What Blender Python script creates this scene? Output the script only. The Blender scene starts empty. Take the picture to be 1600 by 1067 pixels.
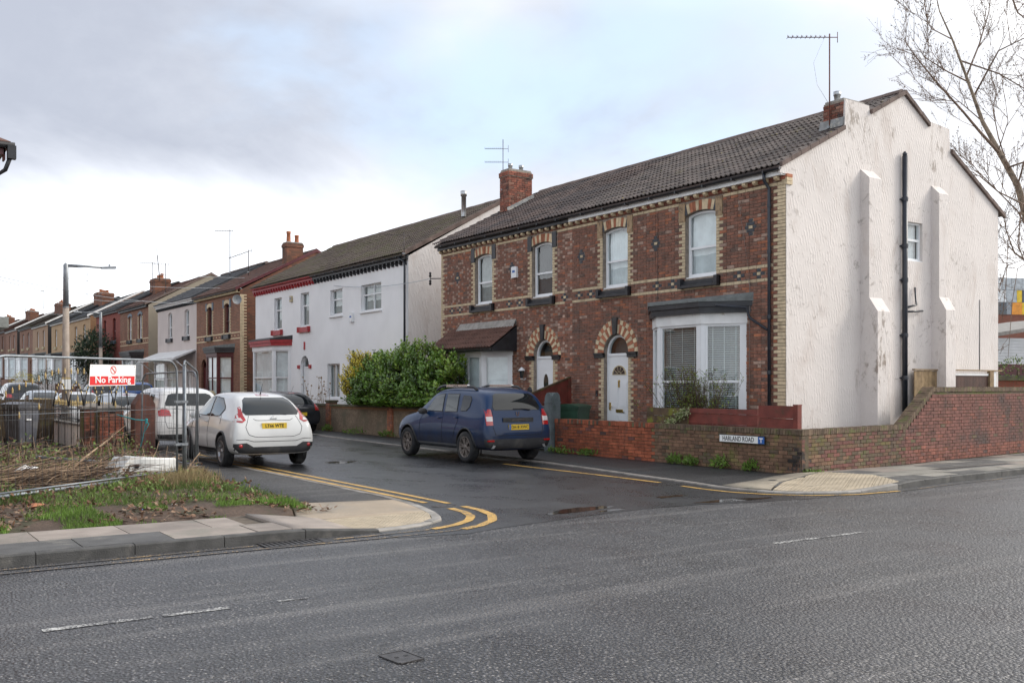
import bpy, bmesh, math, random
from mathutils import Vector, Matrix, noise as mnoise
from mathutils.geometry import tessellate_polygon, delaunay_2d_cdt
from mathutils.bvhtree import BVHTree
R = random.Random(7)
D2R = math.radians
sc = bpy.context.scene
COL = sc.collection

# ---------------------------------------------------------------- camera, sky, sun
EYE = Vector((0, 0, 1.72))
cam_d = bpy.data.cameras.new('camera'); cam = bpy.data.objects.new('camera', cam_d); COL.objects.link(cam)
HEAD = math.atan2(1050, 1540)
cam.location = EYE; cam.rotation_euler = (math.pi / 2, 0, -HEAD)
cam_d.sensor_width = 36; cam_d.lens = 36 * 1540 / 1600
cam_d.shift_y = (602 - 533.5) / 1600
cam_d.clip_start = .1; cam_d.clip_end = 3000
sc.camera = cam

SUN_EL, SUN_AZ = 30, -24         # azimuth measured from +x towards +y (degrees)
sd = Vector((math.cos(D2R(SUN_EL)) * math.cos(D2R(SUN_AZ)), math.cos(D2R(SUN_EL)) * math.sin(D2R(SUN_AZ)), math.sin(D2R(SUN_EL))))
W = bpy.data.worlds.new('World'); sc.world = W; W.use_nodes = True
nt = W.node_tree; nt.nodes.clear()
def wn(t, **k):
    n = nt.nodes.new(t)
    for a, b in k.items(): setattr(n, a, b)
    return n
wout = wn('ShaderNodeOutputWorld'); bg = wn('ShaderNodeBackground'); bg.inputs[1].default_value = .1
nt.links.new(bg.outputs[0], wout.inputs[0])
sky = wn('ShaderNodeTexSky', sky_type='NISHITA', sun_disc=False, sun_elevation=D2R(SUN_EL), sun_rotation=math.atan2(sd.x, sd.y))
sky.air_density = 1.0; sky.dust_density = 1.5
SKX, SKY = 11.3, .6; GX = 5
tc = wn('ShaderNodeTexCoord'); sep = wn('ShaderNodeSeparateXYZ'); nt.links.new(tc.outputs['Generated'], sep.inputs[0])
def wmath(op, a, b=None, c=None, clamp=False):
    n = wn('ShaderNodeMath', operation=op, use_clamp=clamp)
    for i, v in enumerate((a, b, c)):
        if v is None: continue
        if isinstance(v, (int, float)): n.inputs[i].default_value = v
        else: nt.links.new(v, n.inputs[i])
    return n.outputs[0]
# project direction on a cloud layer so that the clouds flatten towards the horizon
zz = wmath('ADD', wmath('MAXIMUM', sep.outputs[2], 0.0), .38)
cx = wmath('DIVIDE', sep.outputs[0], zz); cy = wmath('DIVIDE', sep.outputs[1], zz)
cmb = wn('ShaderNodeCombineXYZ'); nt.links.new(cx, cmb.inputs[0]); nt.links.new(cy, cmb.inputs[1])
def wnoise(scale, det, off, rough=.55, dist=.3):
    m = wn('ShaderNodeMapping'); m.inputs['Location'].default_value = off; nt.links.new(cmb.outputs[0], m.inputs[0])
    n = wn('ShaderNodeTexNoise'); n.inputs['Scale'].default_value = scale; n.inputs['Detail'].default_value = det
    n.inputs['Roughness'].default_value = rough; n.inputs['Distortion'].default_value = dist
    nt.links.new(m.outputs[0], n.inputs['Vector']); return n.outputs[0]
def wramp(v, a, b, lo=0., hi=1.):
    n = wn('ShaderNodeMapRange', interpolation_type='SMOOTHSTEP'); nt.links.new(v, n.inputs[0])
    n.inputs[1].default_value = a; n.inputs[2].default_value = b; n.inputs[3].default_value = lo; n.inputs[4].default_value = hi
    return n.outputs[0]
def wmix(f, a, b):
    n = wn('ShaderNodeMix', data_type='RGBA')
    for i, v in ((0, f), (6, a), (7, b)):
        if isinstance(v, (int, float)): n.inputs[i].default_value = v
        elif isinstance(v, tuple): n.inputs[i].default_value = (*v, 1)
        else: nt.links.new(v, n.inputs[i])
    return n.outputs[2]
dotn = wn('ShaderNodeVectorMath', operation='DOT_PRODUCT'); nt.links.new(tc.outputs['Generated'], dotn.inputs[0]); dotn.inputs[1].default_value = sd
near_sun = wramp(dotn.outputs['Value'], .28, .95)
big = wnoise(.75, 4, (SKX, SKY, 0))
fine = wnoise(2.2, 8, (1.7, 5.2, 0), .6)
elev = wramp(wmath('ADD', sep.outputs[2], wmath('MULTIPLY', wmath('SUBTRACT', wnoise(1.3, 6, (4.2, 9.1, 0), .6), .5), .22)), .10, .27)
dens = wmath('MULTIPLY', wmath('ADD', wramp(big, .42, .62), wmath('MULTIPLY', wmath('SUBTRACT', fine, .5), .55)), elev, clamp=True)
dens = wmath('MULTIPLY', dens, wmath('SUBTRACT', 1.0, wmath('MULTIPLY', near_sun, .85)), clamp=True)
white = wmix(near_sun, (6.3, 6.5, 6.8), (8.0, 7.9, 7.7))
cl = wmix(wmath('MULTIPLY', dens, .95), white, (2.2, 2.38, 2.85))
# gaps of pale blue sky
gap = wramp(wnoise(1.6, 6, (GX, 2.2, 0), .5), .50, .66)
gap = wmath('MULTIPLY', gap, wmath('SUBTRACT', 1.0, near_sun))
skyb = wmix(.5, (4.2, 4.9, 5.8), sky.outputs[0])
# thin veil structure right down to the roofs
veil = wmath('MULTIPLY', wramp(wnoise(1.1, 8, (2.2, 14.1, 0), .62), .42, .68), wmath('SUBTRACT', 1.0, wmath('MULTIPLY', near_sun, .6)))
cl = wmix(wmath('MULTIPLY', veil, .6), cl, (3.6, 3.8, 4.2))
final = wmix(wmath('MULTIPLY', gap, .85), cl, wmix(.5, (3.3, 4.3, 5.6), skyb))
nt.links.new(final, bg.inputs[0])

sun_d = bpy.data.lights.new('sun', 'SUN'); sun_d.energy = 1.1; sun_d.angle = D2R(18); sun_d.color = (1, .94, .86)
sun = bpy.data.objects.new('sun', sun_d); COL.objects.link(sun)
sun.rotation_euler = sd.to_track_quat('Z', 'Y').to_euler()
sc.view_settings.view_transform = 'Standard'; sc.view_settings.look = 'None'
sc.view_settings.exposure = 1.26; sc.view_settings.gamma = 1; sc.view_settings.use_curve_mapping = False

# ---------------------------------------------------------------- helpers
def tag(o, label=None, cat=None, group=None, kind=None):
    if label: o['label'] = label
    if cat: o['category'] = cat
    if group: o['group'] = group
    if kind: o['kind'] = kind
    return o
def empty(name, loc=(0, 0, 0), rz=0, label=None, cat=None, group=None, kind=None, parent=None):
    o = bpy.data.objects.new(name, None); COL.objects.link(o); o.location = loc; o.rotation_euler = (0, 0, rz)
    if parent: o.parent = parent
    return tag(o, label, cat, group, kind)
def copy_tree(o, parent=None):
    c = o.copy(); COL.objects.link(c); c.parent = parent
    for ch in list(o.children): copy_tree(ch, c)
    return c
def at(px, py, Y):
    """world point seen at this place of the photograph at depth Y"""
    X = (px - 800) / 1540 * Y
    return Vector((X * .8262 + Y * .5633, -X * .5633 + Y * .8262, 1.72 + (602 - py) / 1540 * Y))
def hgt(y): return 0 if y < 45 else .021 * (y - 45)

class MB:
    def __init__(s): s.v = []; s.f = []; s.m = []; s.sm = []; s.T = None
    def add(s, vs, fs, mi=0, smooth=False):
        b = len(s.v)
        if s.T is not None: vs = [s.T @ Vector(v) for v in vs]
        s.v.extend([tuple(v) for v in vs]); s.f.extend([tuple(b + i for i in f) for f in fs]); s.m.extend([mi] * len(fs)); s.sm.extend([smooth] * len(fs)); return s
    def box(s, x0, x1, y0, y1, z0, z1, mi=0, skip=''):
        v = [(x0,y0,z0),(x1,y0,z0),(x1,y1,z0),(x0,y1,z0),(x0,y0,z1),(x1,y0,z1),(x1,y1,z1),(x0,y1,z1)]
        f = {'b':(0,3,2,1),'t':(4,5,6,7),'s':(0,1,5,4),'e':(1,2,6,5),'n':(2,3,7,6),'w':(3,0,4,7)}
        return s.add(v, [f[k] for k in f if k not in skip], mi)
    def prism(s, plan, z0, z1, mi=0, top=None, bottom=True):
        """plan list of (x,y) ccw; z1 may be list"""
        n = len(plan); za = z0 if isinstance(z0, list) else [z0]*n; zb = z1 if isinstance(z1, list) else [z1]*n
        tp = top or plan
        v = [(p[0],p[1],za[i]) for i,p in enumerate(plan)] + [(p[0],p[1],zb[i]) for i,p in enumerate(tp)]
        f = [(i,(i+1)%n,n+(i+1)%n,n+i) for i in range(n)] + [tuple(range(n,2*n))]
        if bottom: f.append(tuple(reversed(range(n))))
        return s.add(v, f, mi)
    def slab(s, poly, axis, a, b, mi=0):
        """extrude 2-D polygon along axis: 'x' poly=(y,z) ; 'y' poly=(x,z)"""
        n = len(poly)
        if axis == 'x': v = [(a,p,q) for p,q in poly] + [(b,p,q) for p,q in poly]
        else: v = [(p,a,q) for p,q in poly] + [(p,b,q) for p,q in poly]
        f = [(i,(i+1)%n,n+(i+1)%n,n+i) for i in range(n)]
        tri = tessellate_polygon([[Vector((p[0],p[1],0)) for p in poly]])
        f += [tuple(t) for t in tri] + [tuple(n+i for i in t) for t in tri]
        return s.add(v, f, mi)
    def tube(s, pts, r, seg=8, mi=0, caps=True, smooth=True):
        pts = [Vector(p) for p in pts]; n = len(pts); rs = r if isinstance(r, (list, tuple)) else [r]*n
        vs = []; fs = []; prev = None
        for i, p in enumerate(pts):
            t = (pts[min(i+1,n-1)] - pts[max(i-1,0)]).normalized()
            if prev is None:
                a = Vector((0,0,1)) if abs(t.z) < .9 else Vector((1,0,0)); u = t.cross(a).normalized()
            else:
                u = prev - t * prev.dot(t)
                u = u.normalized() if u.length > 1e-6 else t.orthogonal().normalized()
            prev = u; w = t.cross(u)
            for k in range(seg):
                a = 2*math.pi*k/seg; vs.append(p + (u*math.cos(a) + w*math.sin(a))*rs[i])
        for i in range(n-1):
            for k in range(seg):
                fs.append((i*seg+k, i*seg+(k+1)%seg, (i+1)*seg+(k+1)%seg, (i+1)*seg+k))
        if caps: fs.append(tuple(reversed(range(seg)))); fs.append(tuple((n-1)*seg+k for k in range(seg)))
        return s.add(vs, fs, mi, smooth)
    def lathe(s, prof, c=(0,0,0), axis='z', seg=16, mi=0, smooth=True, capped=False):
        vs = []; n = len(prof)
        for r, h in prof:
            for k in range(seg):
                a = 2*math.pi*k/seg; p = (r*math.cos(a), r*math.sin(a))
                v = {'z':(p[0],p[1],h),'x':(h,p[0],p[1]),'y':(p[0],h,p[1])}[axis]
                vs.append((v[0]+c[0], v[1]+c[1], v[2]+c[2]))
        fs = [(i*seg+k, i*seg+(k+1)%seg, (i+1)*seg+(k+1)%seg, (i+1)*seg+k) for i in range(n-1) for k in range(seg)]
        if capped: fs += [tuple(range(seg)), tuple((n-1)*seg+k for k in range(seg))]
        return s.add(vs, fs, mi, smooth)
    def build(s, name, mats, parent=None, loc=None, kind=None, recalc=True):
        me = bpy.data.meshes.new(name); me.from_pydata(s.v, [], s.f)
        if not isinstance(mats, (list, tuple)): mats = [mats]
        for m in mats: me.materials.append(m)
        me.polygons.foreach_set('material_index', s.m); me.polygons.foreach_set('use_smooth', s.sm)
        if recalc:
            bm = bmesh.new(); bm.from_mesh(me); bmesh.ops.recalc_face_normals(bm, faces=bm.faces); bm.to_mesh(me); bm.free()
        me.update()
        o = bpy.data.objects.new(name, me); COL.objects.link(o)
        if parent: o.parent = parent
        if loc: o.location = loc
        if kind: o['kind'] = kind
        return o

def poly_face(mb, outer, holes, fn, mi=0):
    """flat face with holes; fn maps (u,v)->3D"""
    loops = [[Vector((p[0],p[1],0)) for p in outer]] + [[Vector((p[0],p[1],0)) for p in h] for h in holes]
    flat = [p for l in loops for p in l]
    mb.add([fn(p.x,p.y) for p in flat], [tuple(t) for t in tessellate_polygon(loops)], mi)
def text_mesh(txt, size, mat, parent, name='lettering', matrix=None, ext=.002, align='CENTER', bold=0.0, sx=1.0):
    cu = bpy.data.curves.new(name, 'FONT'); cu.body = txt; cu.size = size; cu.extrude = ext; cu.align_x = align; cu.align_y = 'CENTER'; cu.offset = bold
    cu.resolution_u = 2
    t = bpy.data.objects.new(name, cu); COL.objects.link(t)
    dg = bpy.context.evaluated_depsgraph_get(); me = bpy.data.meshes.new_from_object(t.evaluated_get(dg))
    bpy.data.objects.remove(t)
    me.materials.clear(); me.materials.append(mat)
    if sx != 1.0: me.transform(Matrix.Diagonal((sx,1,1,1)))
    if matrix is not None: me.transform(matrix)
    o = bpy.data.objects.new(name, me); COL.objects.link(o); o.parent = parent
    return o
def basis(origin, xd, zd):
    """matrix whose local x=xd, y=up(zd is the facing direction)"""
    x = Vector(xd).normalized(); n = Vector(zd).normalized(); y = n.cross(x)
    m = Matrix((x, y, n)).transposed().to_4x4(); m.translation = Vector(origin); return m

# ---------------------------------------------------------------- materials
def newmat(name):
    m = bpy.data.materials.new(name); m.use_nodes = True
    t = m.node_tree; b = t.nodes['Principled BSDF']; return m, t, b
def N(t, ty, **k):
    n = t.nodes.new(ty)
    for a, b in k.items(): setattr(n, a, b)
    return n
def L(t, a, b): t.links.new(a, b)
def setin(t, sock, v):
    if isinstance(v, (int, float)): sock.default_value = v
    elif isinstance(v, tuple): sock.default_value = (*v, 1) if len(v) == 3 and len(sock.default_value) == 4 else v
    else: L(t, v, sock)
def mixc(t, f, a, b, bt='MIX'):
    n = N(t, 'ShaderNodeMix', data_type='RGBA', blend_type=bt)
    setin(t, n.inputs[0], f); setin(t, n.inputs[6], a); setin(t, n.inputs[7], b); return n.outputs[2]
def mth(t, op, a, b=0, clamp=False):
    n = N(t, 'ShaderNodeMath', operation=op, use_clamp=clamp); setin(t, n.inputs[0], a); setin(t, n.inputs[1], b); return n.outputs[0]
def rng(t, v, a, b, lo=0., hi=1.):
    n = N(t, 'ShaderNodeMapRange', interpolation_type='SMOOTHSTEP'); setin(t, n.inputs[0], v)
    for i, x in enumerate((a, b, lo, hi)): n.inputs[i+1].default_value = x
    return n.outputs[0]
def pos(t, obj=False, scale=None):
    if obj: o = N(t, 'ShaderNodeTexCoord').outputs['Object']
    else: o = N(t, 'ShaderNodeNewGeometry').outputs['Position']
    if scale:
        m = N(t, 'ShaderNodeMapping'); m.inputs['Scale'].default_value = scale; L(t, o, m.inputs[0]); o = m.outputs[0]
    return o
def nz(t, scale, det=4, rough=.55, dist=0., vec=None, out=0):
    n = N(t, 'ShaderNodeTexNoise'); n.inputs['Scale'].default_value = scale; n.inputs['Detail'].default_value = det
    n.inputs['Roughness'].default_value = rough; n.inputs['Distortion'].default_value = dist
    L(t, vec if vec is not None else pos(t), n.inputs['Vector']); return n.outputs[out]
def bump(t, b, h, strength=.5, dist=.01):
    n = N(t, 'ShaderNodeBump'); n.inputs['Strength'].default_value = strength; n.inputs['Distance'].default_value = dist
    L(t, h, n.inputs['Height']); L(t, n.outputs[0], b.inputs['Normal'])
def M(name, col, rough=.8, var=.18, scale=3., bmp=0., bscale=60., metal=0., spec=.5, col2=None, c2=(.55, .7), s2=1.5, rnd=0., coat=0., obj=False, fvar=0.):
    m, t, b = newmat(name); v = pos(t, obj)
    f = nz(t, scale, 5, vec=v)
    c = mixc(t, rng(t, f, .3, .7), tuple(x*(1-var) for x in col), tuple(min(1,x*(1+var)) for x in col))
    if fvar: c = mixc(t, rng(t, nz(t, scale*12, 3, vec=v), .3, .7), c, tuple(x*(1-fvar) for x in col))
    if col2: c = mixc(t, rng(t, nz(t, s2, 6, .6, .4, vec=v), *c2), c, col2)
    if rnd:
        oi = N(t, 'ShaderNodeObjectInfo').outputs['Random']
        c = mixc(t, 1.0, c, mixc(t, oi, (1-rnd,)*3, (1+rnd,)*3), 'MULTIPLY')
    L(t, c, b.inputs['Base Color'])
    b.inputs['Roughness'].default_value = rough; b.inputs['Metallic'].default_value = metal
    b.inputs['Specular IOR Level'].default_value = spec
    if coat: b.inputs['Coat Weight'].default_value = coat; b.inputs['Coat Roughness'].default_value = .04
    if bmp: bump(t, b, nz(t, bscale, 4, vec=v), bmp, .01)
    return m
def emis(name, col, st):
    m, t, b = newmat(name); b.inputs['Base Color'].default_value = (*col, 1); b.inputs['Emission Color'].default_value = (*col, 1); b.inputs['Emission Strength'].default_value = st; return m
def glassmat(name, tint=(.93, .97, .97), rough=.01, opac=.0):
    m, t, b = newmat(name); out = t.nodes['Material Output']
    tr = N(t, 'ShaderNodeBsdfTransparent'); tr.inputs[0].default_value = (*tint, 1)
    gl = N(t, 'ShaderNodeBsdfGlossy'); gl.inputs['Roughness'].default_value = rough
    ge = N(t, 'ShaderNodeNewGeometry'); dp = N(t, 'ShaderNodeVectorMath', operation='DOT_PRODUCT'); L(t, ge.outputs['Incoming'], dp.inputs[0]); L(t, ge.outputs['Normal'], dp.inputs[1])
    cs = mth(t, 'SUBTRACT', 1.0, mth(t, 'ABSOLUTE', dp.outputs['Value'])); f = mth(t, 'ADD', mth(t, 'MULTIPLY', mth(t, 'POWER', cs, 5.), .9), .13, True)
    # float glass is never quite flat
    bp = N(t, 'ShaderNodeBump'); bp.inputs['Strength'].default_value = .12; bp.inputs['Distance'].default_value = .01
    L(t, nz(t, 1.3, 2), bp.inputs['Height']); L(t, bp.outputs[0], gl.inputs['Normal'])
    mx = N(t, 'ShaderNodeMixShader'); L(t, f, mx.inputs[0]); L(t, tr.outputs[0], mx.inputs[1]); L(t, gl.outputs[0], mx.inputs[2])
    L(t, mx.outputs[0], out.inputs['Surface']); return m
def darkglass(name, col=(.012, .015, .017), spec=.9):
    m, t, b = newmat(name); b.inputs['Base Color'].default_value = (*col, 1); b.inputs['Roughness'].default_value = .03
    b.inputs['Specular IOR Level'].default_value = spec; return m
def brickmat(name, c1, c2, mortar, bw=.225, rh=.075, ms=.01, var=.35, stain=None, z=0.):
    m, t, b = newmat(name)
    g = pos(t); s = N(t, 'ShaderNodeSeparateXYZ'); L(t, g, s.inputs[0])
    cb = N(t, 'ShaderNodeCombineXYZ'); L(t, mth(t, 'ADD', s.outputs[0], s.outputs[1]), cb.inputs[0]); L(t, s.outputs[2], cb.inputs[1])
    br = N(t, 'ShaderNodeTexBrick', offset=.5); L(t, cb.outputs[0], br.inputs['Vector'])
    br.inputs['Scale'].default_value = 1; br.inputs['Brick Width'].default_value = bw; br.inputs['Row Height'].default_value = rh; br.inputs['Mortar Size'].default_value = ms
    br.inputs['Color1'].default_value = (*c1, 1); br.inputs['Color2'].default_value = (*c2, 1); br.inputs['Mortar'].default_value = (*mortar, 1)
    c = mixc(t, rng(t, nz(t, 1.3, 5), .35, .7, 0, var), br.outputs['Color'], tuple(x*.45 for x in c1))
    if stain: c = mixc(t, rng(t, nz(t, .9, 6, .65), .5, .68), c, stain)
    L(t, c, b.inputs['Base Color']); b.inputs['Roughness'].default_value = .88
    bump(t, b, br.outputs['Fac'], -.5, .012)
    return m

# masonry
BC = {
 'a': M('brick brown', (.235, .115, .08), .85, .22, 9, .4, 90, rnd=.25, col2=(.13,.068,.05), s2=2),
 'b': M('brick red brown', (.285, .125, .083), .85, .22, 9, .4, 90, rnd=.25, col2=(.17,.08,.057), s2=2),
 'd': M('brick dark', (.155, .092, .07), .8, .25, 9, .4, 90, rnd=.2),
 'o': M('brick orange', (.37, .14, .075), .85, .2, 9, .4, 90, rnd=.2),
 'p': M('brick pale header', (.40, .27, .21), .85, .25, 9, .4, 90, rnd=.25),
 'c': M('brick cream', (.60, .48, .315), .8, .14, 8, .3, 90, rnd=.12, col2=(.38,.28,.18), s2=3.5, c2=(.58,.72)),
 'k': M('brick blue black', (.045, .05, .062), .6, .2, 9, .3, 90, rnd=.15),
 'g': M('brick garden orange', (.34, .095, .045), .85, .25, 7, .4, 90, rnd=.25, col2=(.14,.06,.04), s2=2.2, c2=(.5,.72)),
 'm': M('brick garden mossy', (.175, .10, .062), .9, .25, 7, .5, 90, rnd=.22, col2=(.16,.15,.045), s2=2.6, c2=(.5,.72)),
 'r': M('brick side wall', (.175, .07, .055), .85, .25, 6, .4, 90, rnd=.22, col2=(.075,.048,.042), s2=1.1, c2=(.45,.68)),
 'h': M('brick side wall lower', (.20, .072, .05), .85, .3, 6, .4, 90, rnd=.3),
 'y': M('brick coping', (.13, .09, .06), .9, .3, 8, .5, 90, rnd=.25, col2=(.12,.12,.045), s2=5, c2=(.5,.68)),
 's': M('brick soot', (.035, .028, .025), .9, .4, 8, .5, 90, rnd=.4, col2=(.14,.07,.045), s2=7, c2=(.48,.62)),
 'v': M('brick chimney', (.24, .08, .05), .85, .3, 7, .5, 90, rnd=.3, col2=(.07,.045,.04), s2=3, c2=(.48,.66)),
}
mortar_w = M('mortar', (.27, .225, .185), .95, .25, 10, .5, 120)
mortar_g = M('mortar garden wall', (.115, .085, .06), .95, .3, 4, .5, 120, col2=(.10,.11,.03), s2=1.6, c2=(.45,.65))
def rendermat(name, col, swirl=0., stain=.35, dirt=(.22, .18, .15)):
    m, t, b = newmat(name)
    c = mixc(t, rng(t, nz(t, .7, 5), .3, .75), col, tuple(x*.9 for x in col))
    if swirl:
        st = mth(t, 'MULTIPLY', rng(t, nz(t, 4.5, 9, .76, .5), .545, .66), rng(t, nz(t, .55, 3), .40, .62))
        c = mixc(t, mth(t, 'MULTIPLY', st, stain*1.8, True), c, dirt)
        st2 = rng(t, nz(t, 1.9, 7, .66, .8, vec=pos(t, scale=(1, 1, .4))), .50, .72, 0, .5)
        c = mixc(t, st2, c, (.50, .42, .37))
        spk = rng(t, nz(t, 26, 3, .7), .70, .74, 0, .4); c = mixc(t, spk, c, dirt)
        # blackened, flaking places: by the stack tops and low on the buttresses
        for (sx, sy, sz, sr) in ((19.3,14.05,7.35,.55),(18.9,14.05,7.75,.5),(22.25,14.05,7.75,.75),(19.35,13.6,3.0,.55),(19.2,13.6,1.9,.6),(19.4,13.6,2.3,.5),(22.0,14.0,6.9,.4),(20.3,14.05,7.6,.35),(22.2,13.7,3.2,.4)):
            dd = N(t, 'ShaderNodeVectorMath', operation='DISTANCE'); L(t, pos(t, scale=(1.25,.6,.75)), dd.inputs[0]); dd.inputs[1].default_value = (sx*1.25, sy*.6, sz*.75)
            mk = mth(t, 'MULTIPLY', rng(t, dd.outputs['Value'], sr, sr*.15), rng(t, nz(t, 5.0, 7, .72, .3, vec=pos(t, scale=(1.3,1.3,.6))), .50, .62)); c = mixc(t, mth(t, 'MULTIPLY', mk, .7), c, (.20, .15, .11))
    else:
        st = rng(t, nz(t, 1.2, 7, .62, .4, vec=pos(t, scale=(1, 1, .35))), .5, .78, 0, stain); c = mixc(t, st, c, dirt)
    L(t, c, b.inputs['Base Color']); b.inputs['Roughness'].default_value = .75
    if swirl:
        # trowelled arcs: thin ridges of a strongly bent wave
        wv = N(t, 'ShaderNodeTexVoronoi', feature='F1'); wv.inputs['Scale'].default_value = 3.4; wv.inputs['Randomness'].default_value = 1
        cell = wv.outputs['Color']; dist = N(t, 'ShaderNodeVectorMath', operation='DISTANCE'); L(t, pos(t), dist.inputs[0])
        vm = N(t, 'ShaderNodeVectorMath', operation='MULTIPLY_ADD'); L(t, cell, vm.inputs[0]); vm.inputs[1].default_value = (.5, .5, .5); sb = N(t, 'ShaderNodeVectorMath', operation='SUBTRACT'); L(t, wv.outputs['Position'], sb.inputs[0]); sb.inputs[1].default_value = (.25, .25, .25); L(t, sb.outputs[0], vm.inputs[2])
        L(t, vm.outputs[0], dist.inputs[1])
        si = mth(t, 'SINE', mth(t, 'ADD', mth(t, 'MULTIPLY', dist.outputs['Value'], 95.), mth(t, 'MULTIPLY', nz(t, 6, 2), 9.)))
        h = mth(t, 'ADD', mth(t, 'MULTIPLY', mth(t, 'MULTIPLY', mth(t, 'POWER', mth(t, 'ADD', mth(t, 'MULTIPLY', si, .5), .5), 3.), rng(t, nz(t, 5, 2), .42, .6)), .8), mth(t, 'MULTIPLY', nz(t, 9, 5), .7))
        bump(t, b, h, swirl, .02)
    else: bump(t, b, nz(t, 45, 5), .35, .012)
    return m
R_GABLE = rendermat('render gable', (.73, .67, .63), .34, .34)
R_WHITE = rendermat('render white', (.86, .86, .865), 0, .10, (.5,.5,.5))
R_SIDE = rendermat('render side', (.76, .72, .69), .3, .3, (.3,.28,.25))
R_PINK = rendermat('render pinkish', (.64, .57, .54), 0, .2)
R_TAN = rendermat('render tan', (.46, .30, .16), 0, .3, (.2,.13,.08))
R_TAN2 = rendermat('render brown', (.36, .22, .13), 0, .3, (.14,.09,.06))
R_BEIGE = rendermat('render old', (.30, .26, .20), 0, .8, (.09,.08,.065))
R_DARK = rendermat('render dark', (.03, .028, .028), 0, .3, (.05,.045,.04))
B_RED = brickmat('bricks red far', (.33,.075,.055), (.25,.06,.045), (.22,.09,.07))
B_BRN = brickmat('bricks brown far', (.29,.12,.07), (.17,.075,.05), (.3,.21,.15))
B_GAB = brickmat('bricks gable far', (.27,.10,.055), (.12,.06,.04), (.12,.07,.045), stain=(.06,.04,.028))
B_TAN = brickmat('bricks ochre far', (.32,.17,.075), (.24,.12,.055), (.22,.15,.1))
# roofs, metal, plastic, wood
TILE = M('roof tile brown', (.135, .095, .082), .75, .3, 1.3, .4, 60, col2=(.055,.045,.045), s2=.6, c2=(.4,.62), rnd=.22, fvar=.35)
def tilemoss():
    m, t, b = newmat('roof tile grey with lichen')
    c = mixc(t, rng(t, nz(t, 2.2, 5), .3, .7), (.068,.056,.052), (.135,.105,.092))
    c = mixc(t, rng(t, nz(t, 5.5, 5, .7), .64, .7), c, (.23,.19,.035)); c = mixc(t, rng(t, nz(t, 1.1, 3), .62, .8, 0, .7), c, (.09,.085,.03))
    oi = N(t, 'ShaderNodeObjectInfo').outputs['Random']; c = mixc(t, 1.0, c, mixc(t, oi, (.82,)*3, (1.2,)*3), 'MULTIPLY')
    L(t, c, b.inputs['Base Color']); b.inputs['Roughness'].default_value = .7; bump(t, b, nz(t, 60, 4), .4, .01); return m
TILE_L = tilemoss()
TILE_R = M('roof tile reddish', (.15, .075, .055), .8, .3, 1.5, .3, 60, fvar=.3, col2=(.08,.05,.04), s2=1)
TILE_G = M('roof slate grey', (.075, .078, .085), .6, .3, 2, .3, 60, fvar=.3, col2=(.12,.12,.11), s2=1)
TILE_M = M('roof tile mossy', (.13, .10, .082), .85, .3, 1.2, .5, 60, fvar=.35, col2=(.095,.082,.05), s2=1.2, c2=(.45,.6))
RIDGE = M('ridge clay', (.14,.10,.085), .85, .25, 3, .4, 60, col2=(.3,.22,.18), s2=3, c2=(.6,.7))
PVC = M('white pvc', (.78, .79, .80), .35, .04, 2, rnd=.02)
PVC2 = M('white painted wood', (.74, .74, .73), .5, .08, 3, .1, 40, col2=(.45,.42,.35), s2=6, c2=(.66,.76))
BLACKP = M('black gutter plastic', (.02, .02, .023), .35, .2, 6)
BLACKT = M('black paint', (.022, .023, .027), .45, .3, 5, .1, 60, col2=(.06,.06,.06), s2=4, c2=(.6,.75))
NAVY = M('navy pipe', (.02, .024, .034), .35, .2, 5)
SANDST = M('sandstone', (.36, .25, .15), .9, .2, 8, .3, 60, col2=(.2,.14,.09), s2=9, c2=(.5,.62))
DSTONE = M('dark stone', (.05, .047, .045), .8, .3, 8, .4, 60)
LEAD = M('lead flashing', (.24, .24, .235), .75, .3, 5, .3, 50, metal=.1, col2=(.4,.38,.33), s2=6, c2=(.5,.65))
LEADG = M('lead roof', (.19, .205, .20), .8, .3, 7, .7, 40, fvar=.3)
GALV = M('galvanised steel', (.24, .26, .28), .5, .16, 8, .15, 60, metal=.75)
GALV2 = M('dull grey steel', (.25, .265, .28), .5, .16, 8, metal=.5)
CONCP = M('concrete column', (.36, .30, .25), .9, .15, 5, .4, 80)
CREDW = M('red brown timber', (.16, .033, .022), .65, .2, 5, .25, 40, col2=(.09,.035,.02), s2=3)
MOSSW = M('mossy timber', (.085, .055, .03), .85, .3, 6, .4, 50, col2=(.16,.16,.02), s2=4, c2=(.5,.65))
NEWW = M('pale fence timber', (.30, .205, .11), .8, .25, 7, .3, 60, rnd=.15)
DKW = M('dark fence timber', (.075, .035, .025), .7, .2, 7, .3, 60, rnd=.15)
GREYW = M('grey green painted post', (.115, .14, .145), .6, .2, 5, .2, 60, col2=(.06,.08,.07), s2=4)
RUSTW = M('brown gatepost', (.115, .042, .028), .75, .25, 5, .3, 60, col2=(.06,.03,.02), s2=4)
REDP = M('red gloss paint', (.36, .025, .03), .45, .15, 6)
MARP = M('maroon paint', (.085, .012, .016), .4, .2, 6)
GREYP = M('grey blue paint', (.14, .18, .22), .6, .15, 6)
CREAMP = M('cream stone', (.50, .42, .27), .85, .15, 6)
CURT = M('net curtain', (.82, .86, .87), .9, .1, 3)
CURTG = M('grey curtain', (.30, .33, .32), .9, .2, 3)
ROOMDARK = M('unlit room sheet', (.085, .09, .09), .9, .3, 1)  # dark sheet colour standing for the shade of an unlit room
BLIND = M('white blind slats', (.40, .45, .44), .6, .06, 3)
GLASS = glassmat('window glass')
GLASSD = darkglass('dark window glass', (.03, .035, .038))
GOLD = M('brass', (.55, .38, .12), .3, .1, 8, metal=.9)
GOLDP = M('gold paint', (.50, .38, .17), .55, .2, 12)
TERRA = M('terracotta', (.42, .16, .08), .8, .2, 6)
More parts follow.
